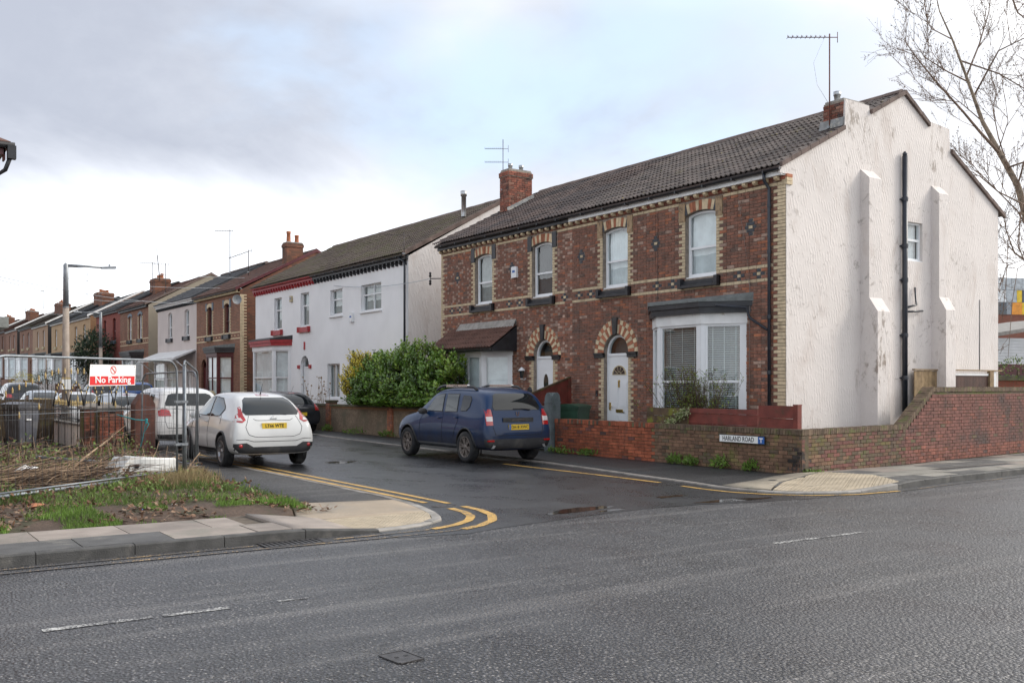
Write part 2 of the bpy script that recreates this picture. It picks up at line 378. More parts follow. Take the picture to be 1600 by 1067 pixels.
ALU = M('flue metal', (.45, .46, .47), .35, .15, 9, metal=.9)
WHITEP = M('white plastic', (.75, .76, .77), .4, .05, 4)
BLK = M('black rubber', (.012, .012, .013), .75, .3, 9)
TEXTB = M('black lettering', (.012, .012, .014), .6, .1, 9)
TEXTW = M('white lettering', (.82, .82, .82), .5, .03, 9)
SIGNW = M('sign white', (.80, .80, .78), .5, .05, 6)
SIGNR = M('sign red', (.62, .018, .02), .45, .06, 6)
SIGNB = M('sign blue', (.03, .12, .38), .45, .06, 6)
# ---------------------------------------------------------------- ground, roads, pavements
def hgt(y): return 0 if y < 45 else .021 * (min(y, 170) - 45)
def inpoly(p, poly):
    x, y = p; c = False; n = len(poly)
    for i in range(n):
        x1, y1 = poly[i]; x2, y2 = poly[(i+1) % n]
        if (y1 > y) != (y2 > y) and x < (x2-x1)*(y-y1)/(y2-y1)+x1: c = not c
    return c
def sheet(name, poly, zf, mat, step=.5, skirt=.12, kind='structure', parent=None):
    pts = []; n = len(poly)
    for i in range(n):
        a = Vector(poly[i]); b = Vector(poly[(i+1) % n]); k = max(1, int((b-a).length/step))
        pts += [a.lerp(b, j/k) for j in range(k)]
    nb = len(pts); xs = [p[0] for p in poly]; ys = [p[1] for p in poly]
    edges = [(i, (i+1) % nb) for i in range(nb)]
    x = min(xs)+step*.5
    while x < max(xs):
        y = min(ys)+step*.5
        while y < max(ys):
            if inpoly((x, y), poly) : pts.append(Vector((x+R.uniform(-.1,.1)*step, y+R.uniform(-.1,.1)*step)))
            y += step
        x += step
    vs, es, fs, *_ = delaunay_2d_cdt([Vector(p) for p in pts], edges, [], 1, 1e-5)
    mb = MB(); nv = len(vs)
    v3 = [(v[0], v[1], zf(v[0], v[1])) for v in vs]; faces = [tuple(f) for f in fs]
    mb.add(v3, faces, 0, True)
    o = mb.build(name, mat, parent, kind=kind, recalc=False)
    me = o.data
    if me.polygons and me.polygons[0].normal.z < 0: me.flip_normals()
    if skirt:
        bm = bmesh.new(); bm.from_mesh(me)
        be = [e for e in bm.edges if e.is_boundary]
        r = bmesh.ops.extrude_edge_only(bm, edges=be)
        for v in r['geom']:
            if isinstance(v, bmesh.types.BMVert): v.co.z -= skirt
        for f in bm.faces:
            if abs(f.normal.z) < .3: f.smooth = False
        bm.to_mesh(me); bm.free()
    return o
def asphalt(name, base, light, rough, bmp, wet=0.):
    m, t, b = newmat(name); v = pos(t)
    vo = N(t, 'ShaderNodeTexVoronoi', feature='F1'); vo.inputs['Scale'].default_value = 40 if wet < .9 else 60; L(t, v, vo.inputs['Vector'])
    cell = N(t, 'ShaderNodeSeparateColor'); L(t, vo.outputs['Color'], cell.inputs[0])
    c = mixc(t, cell.outputs[0], tuple(x*.45 for x in base), tuple(x*1.5 for x in base))
    c = mixc(t, rng(t, cell.outputs[1], .84, .93), c, light)
    c = mixc(t, rng(t, vo.outputs['Distance'], .24, .52), c, tuple(x*.22 for x in base))
    patch = nz(t, .35, 6, .6, .4)
    c = mixc(t, rng(t, patch, .40, .60, 0, .5), c, tuple(x*.6 for x in base))
    # tyre-polished lanes along the road and fine stains
    st = nz(t, 1.0, 5, .6, vec=pos(t, scale=(.12, 2.2, 1)))
    c = mixc(t, rng(t, st, .5, .7, 0, .25), c, light)
    ck = N(t, 'ShaderNodeTexVoronoi', feature='DISTANCE_TO_EDGE'); ck.inputs['Scale'].default_value = .42
    wv_ = N(t, 'ShaderNodeVectorMath', operation='MULTIPLY_ADD'); L(t, nz(t, 1.7, 5, .7, out=1), wv_.inputs[0]); wv_.inputs[1].default_value = (1.3, 1.3, 0); L(t, v, wv_.inputs[2]); L(t, wv_.outputs[0], ck.inputs['Vector'])
    c = mixc(t, mth(t, 'MULTIPLY', rng(t, ck.outputs['Distance'], .0075, .002), rng(t, nz(t, .5, 3), .52, .6, 0, .75)), c, tuple(x*.25 for x in base))
    c = mixc(t, rng(t, nz(t, .9, 7, .72, .6), .60, .70, 0, .45), c, tuple(x*.45 for x in base))
    L(t, c, b.inputs['Base Color'])
    r = mth(t, 'ADD', rough, mth(t, 'MULTIPLY', mth(t, 'SUBTRACT', nz(t, 1.1, 6, .62, .3, vec=pos(t, scale=(1, .6, 1))), .5), .55 if wet else .3))
    r = mth(t, 'ADD', r, mth(t, 'MULTIPLY', cell.outputs[2], .12))
    L(t, r, b.inputs['Roughness']); b.inputs['Specular IOR Level'].default_value = .5 + wet*.3
    h = mth(t, 'SUBTRACT', mth(t, 'MULTIPLY', cell.outputs[2], .6), vo.outputs['Distance'])
    bump(t, b, mth(t, 'ADD', h, mth(t, 'MULTIPLY', nz(t, 30, 4), .5)), bmp, .02 if wet < .9 else .012)
    return m
A_DERBY = asphalt('chipped asphalt', (.108, .107, .115), (.32, .30, .285), .30, 1.0, .8)
A_HARL = asphalt('wet smooth asphalt', (.030, .033, .040), (.075, .075, .08), .27, .26, 1.)
A_PAVE = asphalt('pavement asphalt', (.088, .085, .086), (.16, .155, .15), .62, .5)
A_PAVED = asphalt('dark pavement asphalt', (.05, .05, .052), (.1, .1, .1), .45, .5)
KERBM = M('kerb stone', (.062, .06, .057), .7, .3, 5, .7, 70, col2=(.12,.112,.10), s2=4, c2=(.5,.68), rnd=.15)
KERBL = M('kerb concrete pale', (.29, .27, .245), .75, .2, 5, .4, 70, col2=(.2,.19,.17), s2=3, rnd=.1)
KERBT = M('kerb grey brown', (.20, .18, .16), .75, .25, 5, .4, 70, col2=(.11,.11,.10), s2=3, rnd=.15)
FLAGP = M('flag pinkish', (.255, .215, .185), .7, .16, 3, .3, 60, col2=(.2,.18,.15), s2=1.7, c2=(.5,.68), rnd=.14)
FLAGD = M('flag dark', (.085, .083, .08), .7, .2, 4, .4, 60, rnd=.1, col2=(.16,.15,.13), s2=2)
FLAGG = M('flag greyish', (.24, .225, .195), .65, .18, 3, .3, 60, col2=(.33,.31,.27), s2=1.5, c2=(.5,.65), rnd=.18)
CONC = M('concrete beige', (.36, .29, .215), .75, .14, 2.5, .35, 60, col2=(.27,.235,.19), s2=1.3, c2=(.48,.66), fvar=.15)
TACT = M('tactile paving buff', (.40, .33, .235), .75, .14, 4, .3, 60, col2=(.36,.30,.22), s2=2.4, c2=(.5,.68), rnd=.08)
SOIL = M('soil', (.105, .07, .05), .95, .35, 2.5, 1., 28, col2=(.055,.05,.025), s2=1.6, c2=(.48,.62), fvar=.4)
def wornline(name, col, wear, under):
    m, t, b = newmat(name)
    w = rng(t, nz(t, 26, 5, .75), wear, wear+.05); w2 = rng(t, nz(t, 2.2, 3), .3, .7, .0, .16)
    f = rng(t, mth(t, 'ADD', nz(t, 38, 4, .75), w2), wear, wear+.06)
    c = mixc(t, f, mixc(t, rng(t, nz(t, 7, 4), .3, .7), col, tuple(x*.72 for x in col)), under)
    L(t, c, b.inputs['Base Color']); b.inputs['Roughness'].default_value = .55; bump(t, b, nz(t, 60, 4), .5, .01); return m
YEL = wornline('yellow line', (.62, .37, .09), .64, (.06,.058,.06))
YELW = wornline('yellow line worn', (.5, .33, .15), .47, (.072,.069,.071))
WHT = wornline('white line worn', (.60, .59, .56), .50, (.072,.069,.071))

mb = MB(); ys = [-60, 45, 170, 1500]
for a, b in zip(ys, ys[1:]):
    mb.add([(-900,a,hgt(a)-.09),(900,a,hgt(a)-.09),(900,b,hgt(b)-.09),(-900,b,hgt(b)-.09)], [(0,1,2,3)])
mb.build('ground', M('far ground', (.10,.10,.075), .9, .3, .2), kind='structure')
mb = MB(); mb.add([(-70,-6,0),(90,-6,0),(90,10.6,0),(-70,10.6,0)], [(0,1,2,3)])
mb.build('road', A_DERBY, kind='structure')
mb = MB(); mb.box(-70, 90, -9, -6, -.05, .1); mb.build('pavement', A_PAVE, kind='structure')
seam = [(5.2,9.9),(6.0,9.72),(6.5,9.88),(7.34,10.03),(8.2,10.18),(9.2,10.3),(10.2,10.22),(11.1,9.98),(12.2,9.8),(13.4,9.82)]
harl = seam + [(13.9,10.4),(13.9,14),(14.1,45),(14.1,170),(6.6,170),(6.6,45),(6.6,14),(5.2,12)]
sheet('road', harl, lambda x,y: .004+hgt(y), A_HARL, 1.6, 0)

def zL(x, y):
    a = min(1, max(0, (x-4.2)/1.0)); return .11*(1-a)+.03*a if y < 12.9 else .03+hgt(y)
def zR(x, y):
    a = min(1, max(0, (x-13.6)/1.3)); b = min(1, max(0, (12.7-y)/.8)); return .03+.08*a*(b*b*(3-2*b)) + hgt(y)
kl = [(-14,10.4),(4.9,10.4),(5.45,10.42),(5.95,10.55),(6.3,10.82),(6.52,11.25),(6.7,11.9),(6.84,12.6),(6.93,13.6),(6.95,20),(7.0,30),(7.0,170)]
kr = [(13.7,170),(13.7,34),(13.25,29),(13.0,24),(12.8,17.5),(12.45,14.3),(12.25,12.4),(12.1,11.7),(12.1,11.15),(12.25,10.62),(12.6,10.22),(13.2,9.95),(14.4,9.88),(16,10.06),(19.05,10.22),(40,10.9)]
def resample(pts, step):
    pts = [Vector(p) for p in pts]; out = [pts[0].copy()]; acc = 0
    for a, b in zip(pts, pts[1:]):
        l = (b-a).length; d = step-acc
        while d <= l: out.append(a.lerp(b, d/l)); d += step
        acc = (acc + l) % step
    return out
def kerb(pts, zf, side, matf, lim, w=.125, hid=.12):
    """side +1: pavement is left of travel"""
    root = empty('kerb', kind='structure'); P = resample(pts, .305); far = MB()
    def nrm(i):
        t = (P[min(i+1,len(P)-1)]-P[max(i-1,0)]).normalized(); return Vector((-t.y, t.x))*side
    for i in range(0, len(P)-3, 3):
        c = P[i+1]; near = math.hypot(c.x, c.y) < lim
        mb = MB() if near else far; vs = []
        for k in range(4):
            p = P[i+k]; n = nrm(i+k); t = (P[i+3]-P[i]).normalized()*(.004 if k == 0 else -.004 if k == 3 else 0); p = p+t
            q = p + n*w; zt = zf(p.x, p.y)+.004; g = hgt(p.y)
            vs += [(p.x,p.y,g-hid),(p.x,p.y,zt-.014),(p.x+n.x*.016,p.y+n.y*.016,zt),(q.x,q.y,zt),(q.x,q.y,g-hid)]
        fs = [(a*5+b,a*5+b+1,a*5+5+b+1,a*5+5+b) for a in range(3) for b in range(4)] + [(0,1,2,3,4),(19,18,17,16,15)]
        mb.add(vs, fs)
        if near:
            o = mb.build('kerbstone', matf(c), root); o.location.z = R.uniform(-.004, .003)
    if far.v: far.build('kerb_strip', matf(P[-1]), root, kind='stuff')
kerb(kl, zL, 1, lambda c: KERBL if (5.0 < c.x < 7 and c.y < 12.2) else (KERBM if c.y < 11 else KERBT), 40)
kerb(kr, zR, 1, lambda c: KERBL if (c.y < 10.8 and c.x < 14.7) else (KERBM if c.y < 11 else KERBT), 45)
def off(pts, d):
    out = []; n = len(pts)
    for i, p in enumerate(pts):
        a = Vector(pts[max(i-1,0)]); b = Vector(pts[min(i+1,n-1)]); t = (b-a).normalized(); out.append((p[0]-t.y*d, p[1]+t.x*d))
    return out
ko = off(kl, .125); kro = off(kr, .125)
# left corner: flags, concrete, buff tactile area, asphalt footway beyond
sheet('pavement', [(-14,10.525),(4.2,10.525),(4.2,12.15),(-14,12.15)], lambda x,y: zL(x,y)-.03, M('flag bedding', (.1,.08,.06), .95, .3, 8, .5), 2)
fl = empty('paving', kind='structure')
def flag(x0, x1, y0, y1, zf, mat, tilt=True, name='flagstone', parent=fl, th=.05, poly=None):
    g = .006; mb = MB(); pl = poly or [(x0+g,y0+g),(x1-g,y0+g),(x1-g,y1-g),(x0+g,y1-g)]
    dz = R.uniform(-.004,.004); tx = R.uniform(-.006,.006) if tilt else 0; ty = R.uniform(-.006,.006) if tilt else 0
    xm, ym = (x0+x1)/2, (y0+y1)/2
    zt = [zf(p[0],p[1])+dz+(p[0]-xm)*tx+(p[1]-ym)*ty for p in pl]
    mb.prism(pl, [z-th for z in zt], zt, bottom=False); return mb.build(name, mat, parent)
x = -6.1; i = 0
while x < 4.2:
    w = .9 if x+.9 < 4.2 else 4.2-x
    dk = (x+.4 > .9 and x < 2.8 and i % 4 != 3) or (x < -.5 and i % 3 == 0)
    flag(x, x+w, 10.53, 11.17, zL, FLAGD if dk else FLAGP)
    flag(x-.3, x-.3+w, 11.17, 11.95, zL, FLAGP); x += w; i += 1
# cracked slabs next to the corner
for pl in ([(3.15+.75,11.17),(4.2,11.17),(4.2,11.95),(3.8,11.95)],):
    pass
sheet('pavement', [(4.2,10.525),(4.95,10.525),(4.97,11.62),(4.75,11.8),(4.2,12.1)], lambda x,y: zL(x,y)+.004, FLAGP, .4)
concp = [(4.97,11.55),(6.50,11.55),(6.70,12.3),(6.80,13.02),(5.33,13.42),(4.78,11.85)]
sheet('pavement', concp, lambda x,y: .034, CONC, .5)
tl = [(4.96,10.54),(5.45,10.56),(5.90,10.67),(6.2,10.92),(6.38,11.28),(6.48,11.54),(4.98,11.54)]
def clip(poly, x0, x1, y0, y1):
    for ax, v, s in ((0,x0,1),(0,x1,-1),(1,y0,1),(1,y1,-1)):
        out = []; n = len(poly)
        for i in range(n):
            a, b = poly[i], poly[(i+1)%n]; ia = (a[ax]-v)*s >= 0; ib = (b[ax]-v)*s >= 0
            if ia: out.append(a)
            if ia != ib:
                k = (v-a[ax])/(b[ax]-a[ax]); out.append((a[0]+(b[0]-a[0])*k, a[1]+(b[1]-a[1])*k))
        poly = out
        if not poly: return []
    return poly
def area(p): return abs(sum(p[i][0]*p[(i+1)%len(p)][1]-p[(i+1)%len(p)][0]*p[i][1] for i in range(len(p)))/2)
def tactile(poly, rot, zf):
    """square slabs with rows of small domes, cut to the area"""
    root = empty('tactile_paving', kind='structure'); c = math.cos(rot); s = math.sin(rot)
    loc = [(p[0]*c+p[1]*s, -p[0]*s+p[1]*c) for p in poly]
    def w(p): return (p[0]*c-p[1]*s, p[0]*s+p[1]*c)
    xs = [p[0] for p in loc]; ysl = [p[1] for p in loc]; x = min(xs)
    while x < max(xs):
        y = min(ysl)
        while y < max(ysl):
            cp = clip(loc, x+.004, x+.396, y+.004, y+.396)
            if len(cp) > 2 and area(cp) > .01:
                mb = MB(); wp = [w(p) for p in cp]; zt = [zf(*p) for p in wp]; mb.prism(wp, [z-.05 for z in zt], zt, bottom=False)
                for i in range(6):
                    for j in range(6):
                        q = (x+.04+i*.064, y+.04+j*.064)
                        if inpoly(q, cp):
                            Q = w(q); z = zf(*Q); r = .0145; vs = []
                            for rr, hh in ((1.,0),(.6,.0055)):
                                vs += [(Q[0]+r*rr*math.cos(a*1.0472), Q[1]+r*rr*math.sin(a*1.0472), z+hh) for a in range(6)]
                            mb.add(vs, [(a,(a+1)%6,6+(a+1)%6,6+a) for a in range(6)]+[tuple(range(6,12))])
                mb.build('tactile_slab', TACT, root)
            y += .4
        x += .4
tactile(tl, .12, lambda x,y: .036+.0*x)
sheet('pavement', [(5.36,13.44),(6.82,13.04),(6.81,20),(6.86,30),(6.86,170),(5.35,170),(5.35,14.2)], lambda x,y: .03+hgt(y), A_PAVE, 1.2)
# right corner
tr_ = [(12.45,10.78),(12.72,10.36),(13.25,10.08),(14.4,10.02),(14.75,10.05),(15.35,11.0),(15.15,11.9),(13.6,11.55)]
tactile(tr_, .55, lambda x,y: zR(x,y)+.004)
rp = [p for p in kro if p[1] < 47]
sheet('pavement', [(13.56,47),(13.56,34)]+[p for p in kro if 10.8 < p[1] < 33]+[(12.46,10.79),(13.6,11.56),(15.14,11.91),(15.0,12.15),(14.99,47)], lambda x,y: zR(x,y), A_PAVED, .7)
sheet('pavement', [(13.56,170),(13.56,47),(14.99,47),(14.99,170)], lambda x,y: .03+hgt(y), A_PAVED, 6)
sheet('pavement', [(14.76,10.06),(16,10.19),(19.05,10.35),(30,10.7),(30,13.7),(18.9,12.68),(15.0,12.15),(15.15,11.91),(15.36,11.0)], lambda x,y: zR(x,y)-.03, KERBT, 1.)
fr_ = empty('paving', kind='structure')
fp = [(14.80,10.08),(16,10.2),(19.05,10.36),(30,10.72),(30,13.7),(18.9,12.66),(15.04,12.14),(15.18,11.91),(15.38,11.0)]
y = 10.0; r_ = 0
while y < 13.7:
    x = 14.2 + (r_ % 2)*.4
    while x < 30:
        cp = clip(fp, x+.005, x+.895, y+.005, y+.595)
        if len(cp) > 2 and area(cp) > .02:
            k = R.random(); flag(x, x+.9, y, y+.6, zR, FLAGG if k < .45 else FLAGP if k < .8 else FLAGD, parent=fr_, poly=cp)
        x += .9
    y += .6; r_ += 1
sheet('pavement', [(30,10.7),(90,12.5),(90,15.5),(30,13.7)], lambda x,y: .11, FLAGG, 4)
CONC2 = M('concrete in the corner', (.25,.215,.165), .75, .2, 2.5, .3, 60, col2=(.12,.115,.09), s2=1.4)
sheet('pavement', [(12.47,10.86),(13.55,11.6),(15.1,11.95),(14.97,12.3),(14.3,12.28),(12.36,11.8),(12.25,11.3)], lambda x,y: zR(x,y)+.006, CONC2, .4, .02)
# waste ground
def zW(x, y):
    n = mnoise.noise(Vector((x*.8, y*.8, 3)))*.05 + mnoise.noise(Vector((x*2.7, y*2.7, 1)))*.025
    edge = min(1, max(0, (y-11.95)/.6)) * min(1, max(0, (5.35-x)/.8))
    return .035 + edge*(.10 + n) if y > 12 else .06
wp = [(-16,11.97),(4.2,11.97),(4.8,12.0),(5.3,13.45),(5.4,14.2),(5.34,22.6),(-16,22.6)]
sheet('waste_ground', wp, zW, SOIL, .28)
sheet('waste_ground', [(-40,22.6),(5.3,22.6),(5.3,60),(-40,60)], lambda x,y: .06+hgt(y), SOIL, 5)

# markings
def ribbon(name, pts, w, mat, z=.009, kind='structure', step=.25):
    P = resample(pts, step); mb = MB(); vs = []
    for i, p in enumerate(P):
        t = (P[min(i+1,len(P)-1)]-P[max(i-1,0)]).normalized(); n = Vector((-t.y,t.x))*w/2
        ww = R.uniform(.96, 1.03)
        vs += [(p.x+n.x*ww,p.y+n.y*ww,z+hgt(p.y)), (p.x-n.x*ww,p.y-n.y*ww,z+hgt(p.y))]
    mb.add(vs, [(2*i,2*i+1,2*i+3,2*i+2) for i in range(len(P)-1)]); return mb.build(name, mat, kind=kind)
ribbon('yellow_line', [(7.09,24.6),(7.09,14),(7.06,12.4)], .095, YEL)
ribbon('yellow_line', [(7.34,24.6),(7.34,14),(7.31,12.3)], .095, YEL)
ribbon('yellow_line', [(7.31,11.95),(7.28,11.45),(7.14,10.95),(6.86,10.5),(6.5,10.2),(6.1,10.03)], .12, YEL, .0095, step=.12)
ribbon('yellow_line', [(7.04,11.85),(6.99,11.4),(6.84,10.98),(6.6,10.66),(6.25,10.4),(5.8,10.24)], .12, YEL, .0095, step=.12)
ribbon('yellow_line', [(6.1,10.03),(5.3,9.98),(3,10.03),(-14,10.05)], .06, YELW, .0085)
ribbon('yellow_line', [(5.8,10.24),(5,10.2),(4.5,10.2)], .06, YELW, .0085)
ribbon('yellow_line', [(3.7,10.24),(-14,10.26)], .05, YELW, .0085)
ribbon('yellow_line', [(11.98,17.9),(12.0,14.3),(11.95,12.75)], .10, YEL)
ribbon('yellow_line', [(11.86,12.25),(11.8,11.7),(11.83,11.1),(12.05,10.55),(12.5,10.05),(13.2,9.74),(14.3,9.68)], .085, YEL, .0095, step=.12)
ribbon('yellow_line', [(14.3,9.68),(16,9.82),(22,10.1)], .05, YELW, .0085)
ribbon('lane_marking', [(1.17,7.56),(1.93,7.555)], .085, WHT, .0045)
ribbon('lane_marking', [(1.99,7.55),(2.73,7.54)], .085, WHT, .0045)
ribbon('lane_marking', [(2.88,7.54),(3.26,7.52)], .045, WHT, .0045)
ribbon('lane_marking', [(8.4,7.25),(9.95,7.23)], .075, WHT, .0045)
ribbon('lane_marking', [(-5,7.6),(-3,7.6)], .085, WHT, .0045)
WATER = newmat('puddle water'); WATER[2].inputs['Base Color'].default_value = (.035,.028,.022,1); WATER[2].inputs['Roughness'].default_value = .03; WATER[2].inputs['Specular IOR Level'].default_value = .6; WATER = WATER[0]
def puddle(c, rx, ry, ang, seed):
    mb = MB(); vs = [(c[0],c[1],.0065)]; n = 40
    for k in range(n):
        a = 2*math.pi*k/n; r = 1+.42*mnoise.noise(Vector((math.cos(a)*1.6+seed, math.sin(a)*1.6, seed)))+.2*mnoise.noise(Vector((math.cos(a)*5, math.sin(a)*5, seed)))
        x, y = rx*r*math.cos(a), ry*r*math.sin(a); vs.append((c[0]+x*math.cos(ang)-y*math.sin(ang), c[1]+x*math.sin(ang)+y*math.cos(ang), .0065))
    mb.add(vs, [(0,1+k,1+(k+1)%n) for k in range(n)]); mb.build('puddle', WATER, kind='structure')
puddle((8.42,10.72), .62, .16, .18, 1.3); puddle((8.75,10.42), .28, .06, .1, 4.1); puddle((11.05,10.32), .75, .13, -.08, 2.2); puddle((10.6,11.2), .33, .1, .1, 7.7); puddle((9.2,20.3), .38, .28, .1, 5.2)
# ironwork in the road
IRON = M('cast iron', (.075,.07,.07), .45, .3, 20, .5, 60, metal=.5)
g = empty('drain_grate', (4.08,10.2,.004), 0, 'black cast iron gully grate in the gutter below the kerb', 'drain cover')
mb = MB(); mb.box(-.33,.33,-.13,.13,0,.004); mb.build('pit_shade', M('pit black', (.006,.006,.006), 1, 0, 1), g)  # flat black plate stands for the shade down in the gully
mb = MB()
for a,b,c,d in ((-.36,.36,.13,.16),(-.36,.36,-.16,-.13),(-.36,-.33,-.13,.13),(.33,.36,-.13,.13)): mb.box(a,b,c,d,0,.012)
mb.build('frame', IRON, g)
for k in range(11):
    mb = MB(); x = -.30+k*.06; mb.add([(x,-.13,.004),(x+.03,-.13,.004),(x+.03,.13,.004),(x,.13,.004),(x,-.13,.011),(x+.03,-.13,.011),(x+.03,.13,.011),(x,.13,.011)], [(4,5,6,7),(0,1,5,4),(1,2,6,5),(2,3,7,6),(3,0,4,7)]); mb.build('bar', IRON, g)
def cover(c, w, d, rz, label):
    g = empty('access_cover', (c[0],c[1],.005), rz, label, 'manhole cover')
    mb = MB()
    for a,b,e,f in ((-w,w,d,d+.012),(-w,w,-d-.012,-d),(-w-.012,-w,-d,d),(w,w+.012,-d,d)): mb.box(a,b,e,f,-.002,.006)
    mb.build('frame', IRON, g)
    mb = MB(); mb.box(-w+.005,w-.005,-d+.005,d-.005,-.002,.003); mb.build('lid', IRON, g)
    for s in (-1,1): mb = MB(); mb.box(s*w*.4-.012,s*w*.4+.012,-.012,.012,.0032,.005); mb.build('keyhole', BLK, g)
cover((2.93,5.54), .085, .115, .1, 'small rectangular metal access cover set in the main road surface')
cover((7.1,12.13), .17, .07, .2, 'rusty brown rectangular cover between the ends of the double yellow lines')
# ---------------------------------------------------------------- masonry and openings
_unit = {}
def unit_brick(cl):
    if cl not in _unit:
        me = bpy.data.meshes.new('brick')
        # local x along, y outwards (front face at y=0, back at y=1), z up ; lightly worn corners
        a, b = .5, .46
        v = [(-a,1,-a),(a,1,-a),(a,1,a),(-a,1,a),(-a,.25,-a),(a,.25,-a),(a,.25,a),(-a,.25,a),(-.485,0,-b),(.485,0,-b),(.485,0,b),(-.485,0,b)]
        f = [(0,1,5,4),(1,2,6,5),(2,3,7,6),(3,0,4,7),(4,5,9,8),(5,6,10,9),(6,7,11,10),(7,4,8,11),(8,9,10,11)]
        me.from_pydata(v, [], f); me.materials.append(BC[cl]); me.update(); _unit[cl] = me
    return _unit[cl]
UV_ = unit_brick('a'); UVERT = [Vector(v.co) for v in UV_.vertices]; UFACE = [tuple(p.vertices) for p in UV_.polygons]
def emit_bricks(parent, bricks, org, ud, nd, nmax=300, depth=.014, name='brick'):
    """bricks: (u,z,w,h,cls[,rot,z-offset]); org/ud/nd are in the parent's frame (the parent only translates)"""
    base = Vector(parent.matrix_world.translation) if False else wloc(parent)
    ud = Vector(ud); nd = Vector(nd)
    M3 = Matrix((ud, -nd, Vector((0,0,1)))).transposed()
    E = []
    for b in bricks:
        p = Vector(org) + ud*b[0] + Vector((0,0,b[1])); E.append(((p+base-EYE).length, p, b))
    E.sort(key=lambda e: e[0])
    classes = sorted(BC); stuff = MB()
    for i, (d, p, b) in enumerate(E):
        u, z, w, h, c = b[:5]; rot = b[5] if len(b) > 5 else 0
        out = R.uniform(-.003, .003); P = p + nd*(depth+out)
        RM = (M3 @ Matrix.Rotation(rot, 3, 'Y')) if rot else M3
        if i < nmax:
            o = bpy.data.objects.new(name, unit_brick(c)); COL.objects.link(o); o.parent = parent
            m = RM.to_4x4() @ Matrix.Diagonal((w, depth+.006, h, 1)); m.translation = P; o.matrix_local = m
        else:
            S = Vector((w, depth+.006, h))
            stuff.add([P + RM @ Vector((v.x*S.x, v.y*S.y, v.z*S.z)) for v in UVERT], UFACE, classes.index(c))
    if stuff.v: stuff.build('brickwork', [BC[c] for c in classes], parent, kind='stuff', recalc=False)
def wloc(o):
    v = Vector(o.location); p = o.parent
    while p: v += Vector(p.location); p = p.parent
    return v
def sub_int(iv, a, b):
    out = []
    for x, y in iv:
        if b <= x or a >= y: out.append((x, y)); continue
        if a > x: out.append((x, a))
        if b < y: out.append((b, y))
    return out
def lay(u0, u1, z0, z1, holes, forced, cls, rh=.075, pattern=(.215,.1025), shift=.11, top=None):
    """rows of bricks; holes: functions z->(a,b)|None ; forced {course:[(a,b,cls)]} ; cls(u,z,k,len)->class"""
    out = []; k = 0; z = z0
    while z + rh <= z1 + .001:
        zc = z + rh/2; iv = [(u0, u1)]
        for h in holes:
            r = h(zc)
            if r: iv = sub_int(iv, *r)
        for a, b, c in forced.get(k, []):
            for x, y in iv:
                aa, bb = max(a, x), min(b, y)
                if bb-aa > .03: out.append(((aa+bb)/2, zc, bb-aa-.01, rh-.01, c))
            iv = sub_int(iv, a, b)
        for a, b in iv:
            # walk the bond
            per = sum(pattern) + .01*len(pattern); x = math.floor((a-u0)/per)*per + u0 - per + (k % 2)*shift; i = 0
            while x < b:
                l = pattern[i % len(pattern)] + .01; xa, xb = max(x, a), min(x+l, b)
                if xb-xa > .035:
                    out.append(((xa+xb)/2, zc, xb-xa-.01, rh-.01, cls((xa+xb)/2, zc, k, xb-xa)))
                x += l; i += 1
        z += rh; k += 1
    return out
def pick(w):
    r = R.random(); s = 0
    for c, p in w:
        s += p
        if r < s: return c
    return w[0][0]
def arc_pts(yc, w, z0, z1, rise, n=10):
    p = [(yc-w/2, z0), (yc+w/2, z0)]
    if rise <= 0: return p + [(yc+w/2, z1), (yc-w/2, z1)]
    Rr = ((w/2)**2 + rise**2)/(2*rise); cz = z1+rise-Rr; a0 = math.asin(min(1,(w/2)/Rr))
    if rise > Rr: a0 = math.pi-a0
    return p + [(yc+Rr*math.sin(a0-2*a0*i/n), cz+Rr*math.cos(a0-2*a0*i/n)) for i in range(n+1)]
def inset(pts, d):
    """inset of a convex ccw outline"""
    n = len(pts); out = []
    for i in range(n):
        a, b, c = Vector(pts[i-1]), Vector(pts[i]), Vector(pts[(i+1)%n])
        t1 = (b-a).normalized(); t2 = (c-b).normalized(); n1 = Vector((-t1.y,t1.x)); n2 = Vector((-t2.y,t2.x))
        m = (n1+n2); m = m/ max(.2, m.length_squared)*2; out.append(tuple(b+m*d))
    return out
def ring(mb, o, i, x0, x1, fn=None, mi=0):
    fn = fn or (lambda u,v,x: (x,u,v)); n = len(o)
    v = [fn(*p,x0) for p in o]+[fn(*p,x0) for p in i]+[fn(*p,x1) for p in o]+[fn(*p,x1) for p in i]
    f = []
    for k in range(n):
        j = (k+1)%n; f += [(k,j,n+j,n+k),(n+k,n+j,3*n+j,3*n+k),(k,2*n+k,2*n+j,j)]
    mb.add(v, f, mi)
def curtain(parent, pts, x, mat, wave=.02, fn=None, per=.09, name='curtain'):
    fn = fn or (lambda u,v,x: (x,u,v))
    us = [p[0] for p in pts]; u0, u1 = min(us)-.03, max(us)+.03; z0 = min(p[1] for p in pts)-.02; z1 = max(p[1] for p in pts)+.02
    n = max(6, int((u1-u0)/per*4)); mb = MB(); vs = []
    for i in range(n+1):
        u = u0+(u1-u0)*i/n; d = wave*math.sin(i*math.pi/2+.6)*(1+.3*math.sin(i*1.7)); vs += [fn(u,z0,x+d), fn(u,z1,x+d*.6)]
    mb.add(vs, [(2*i,2*i+1,2*i+3,2*i+2) for i in range(n)], 0, True); mb.build(name, mat, parent, recalc=False)
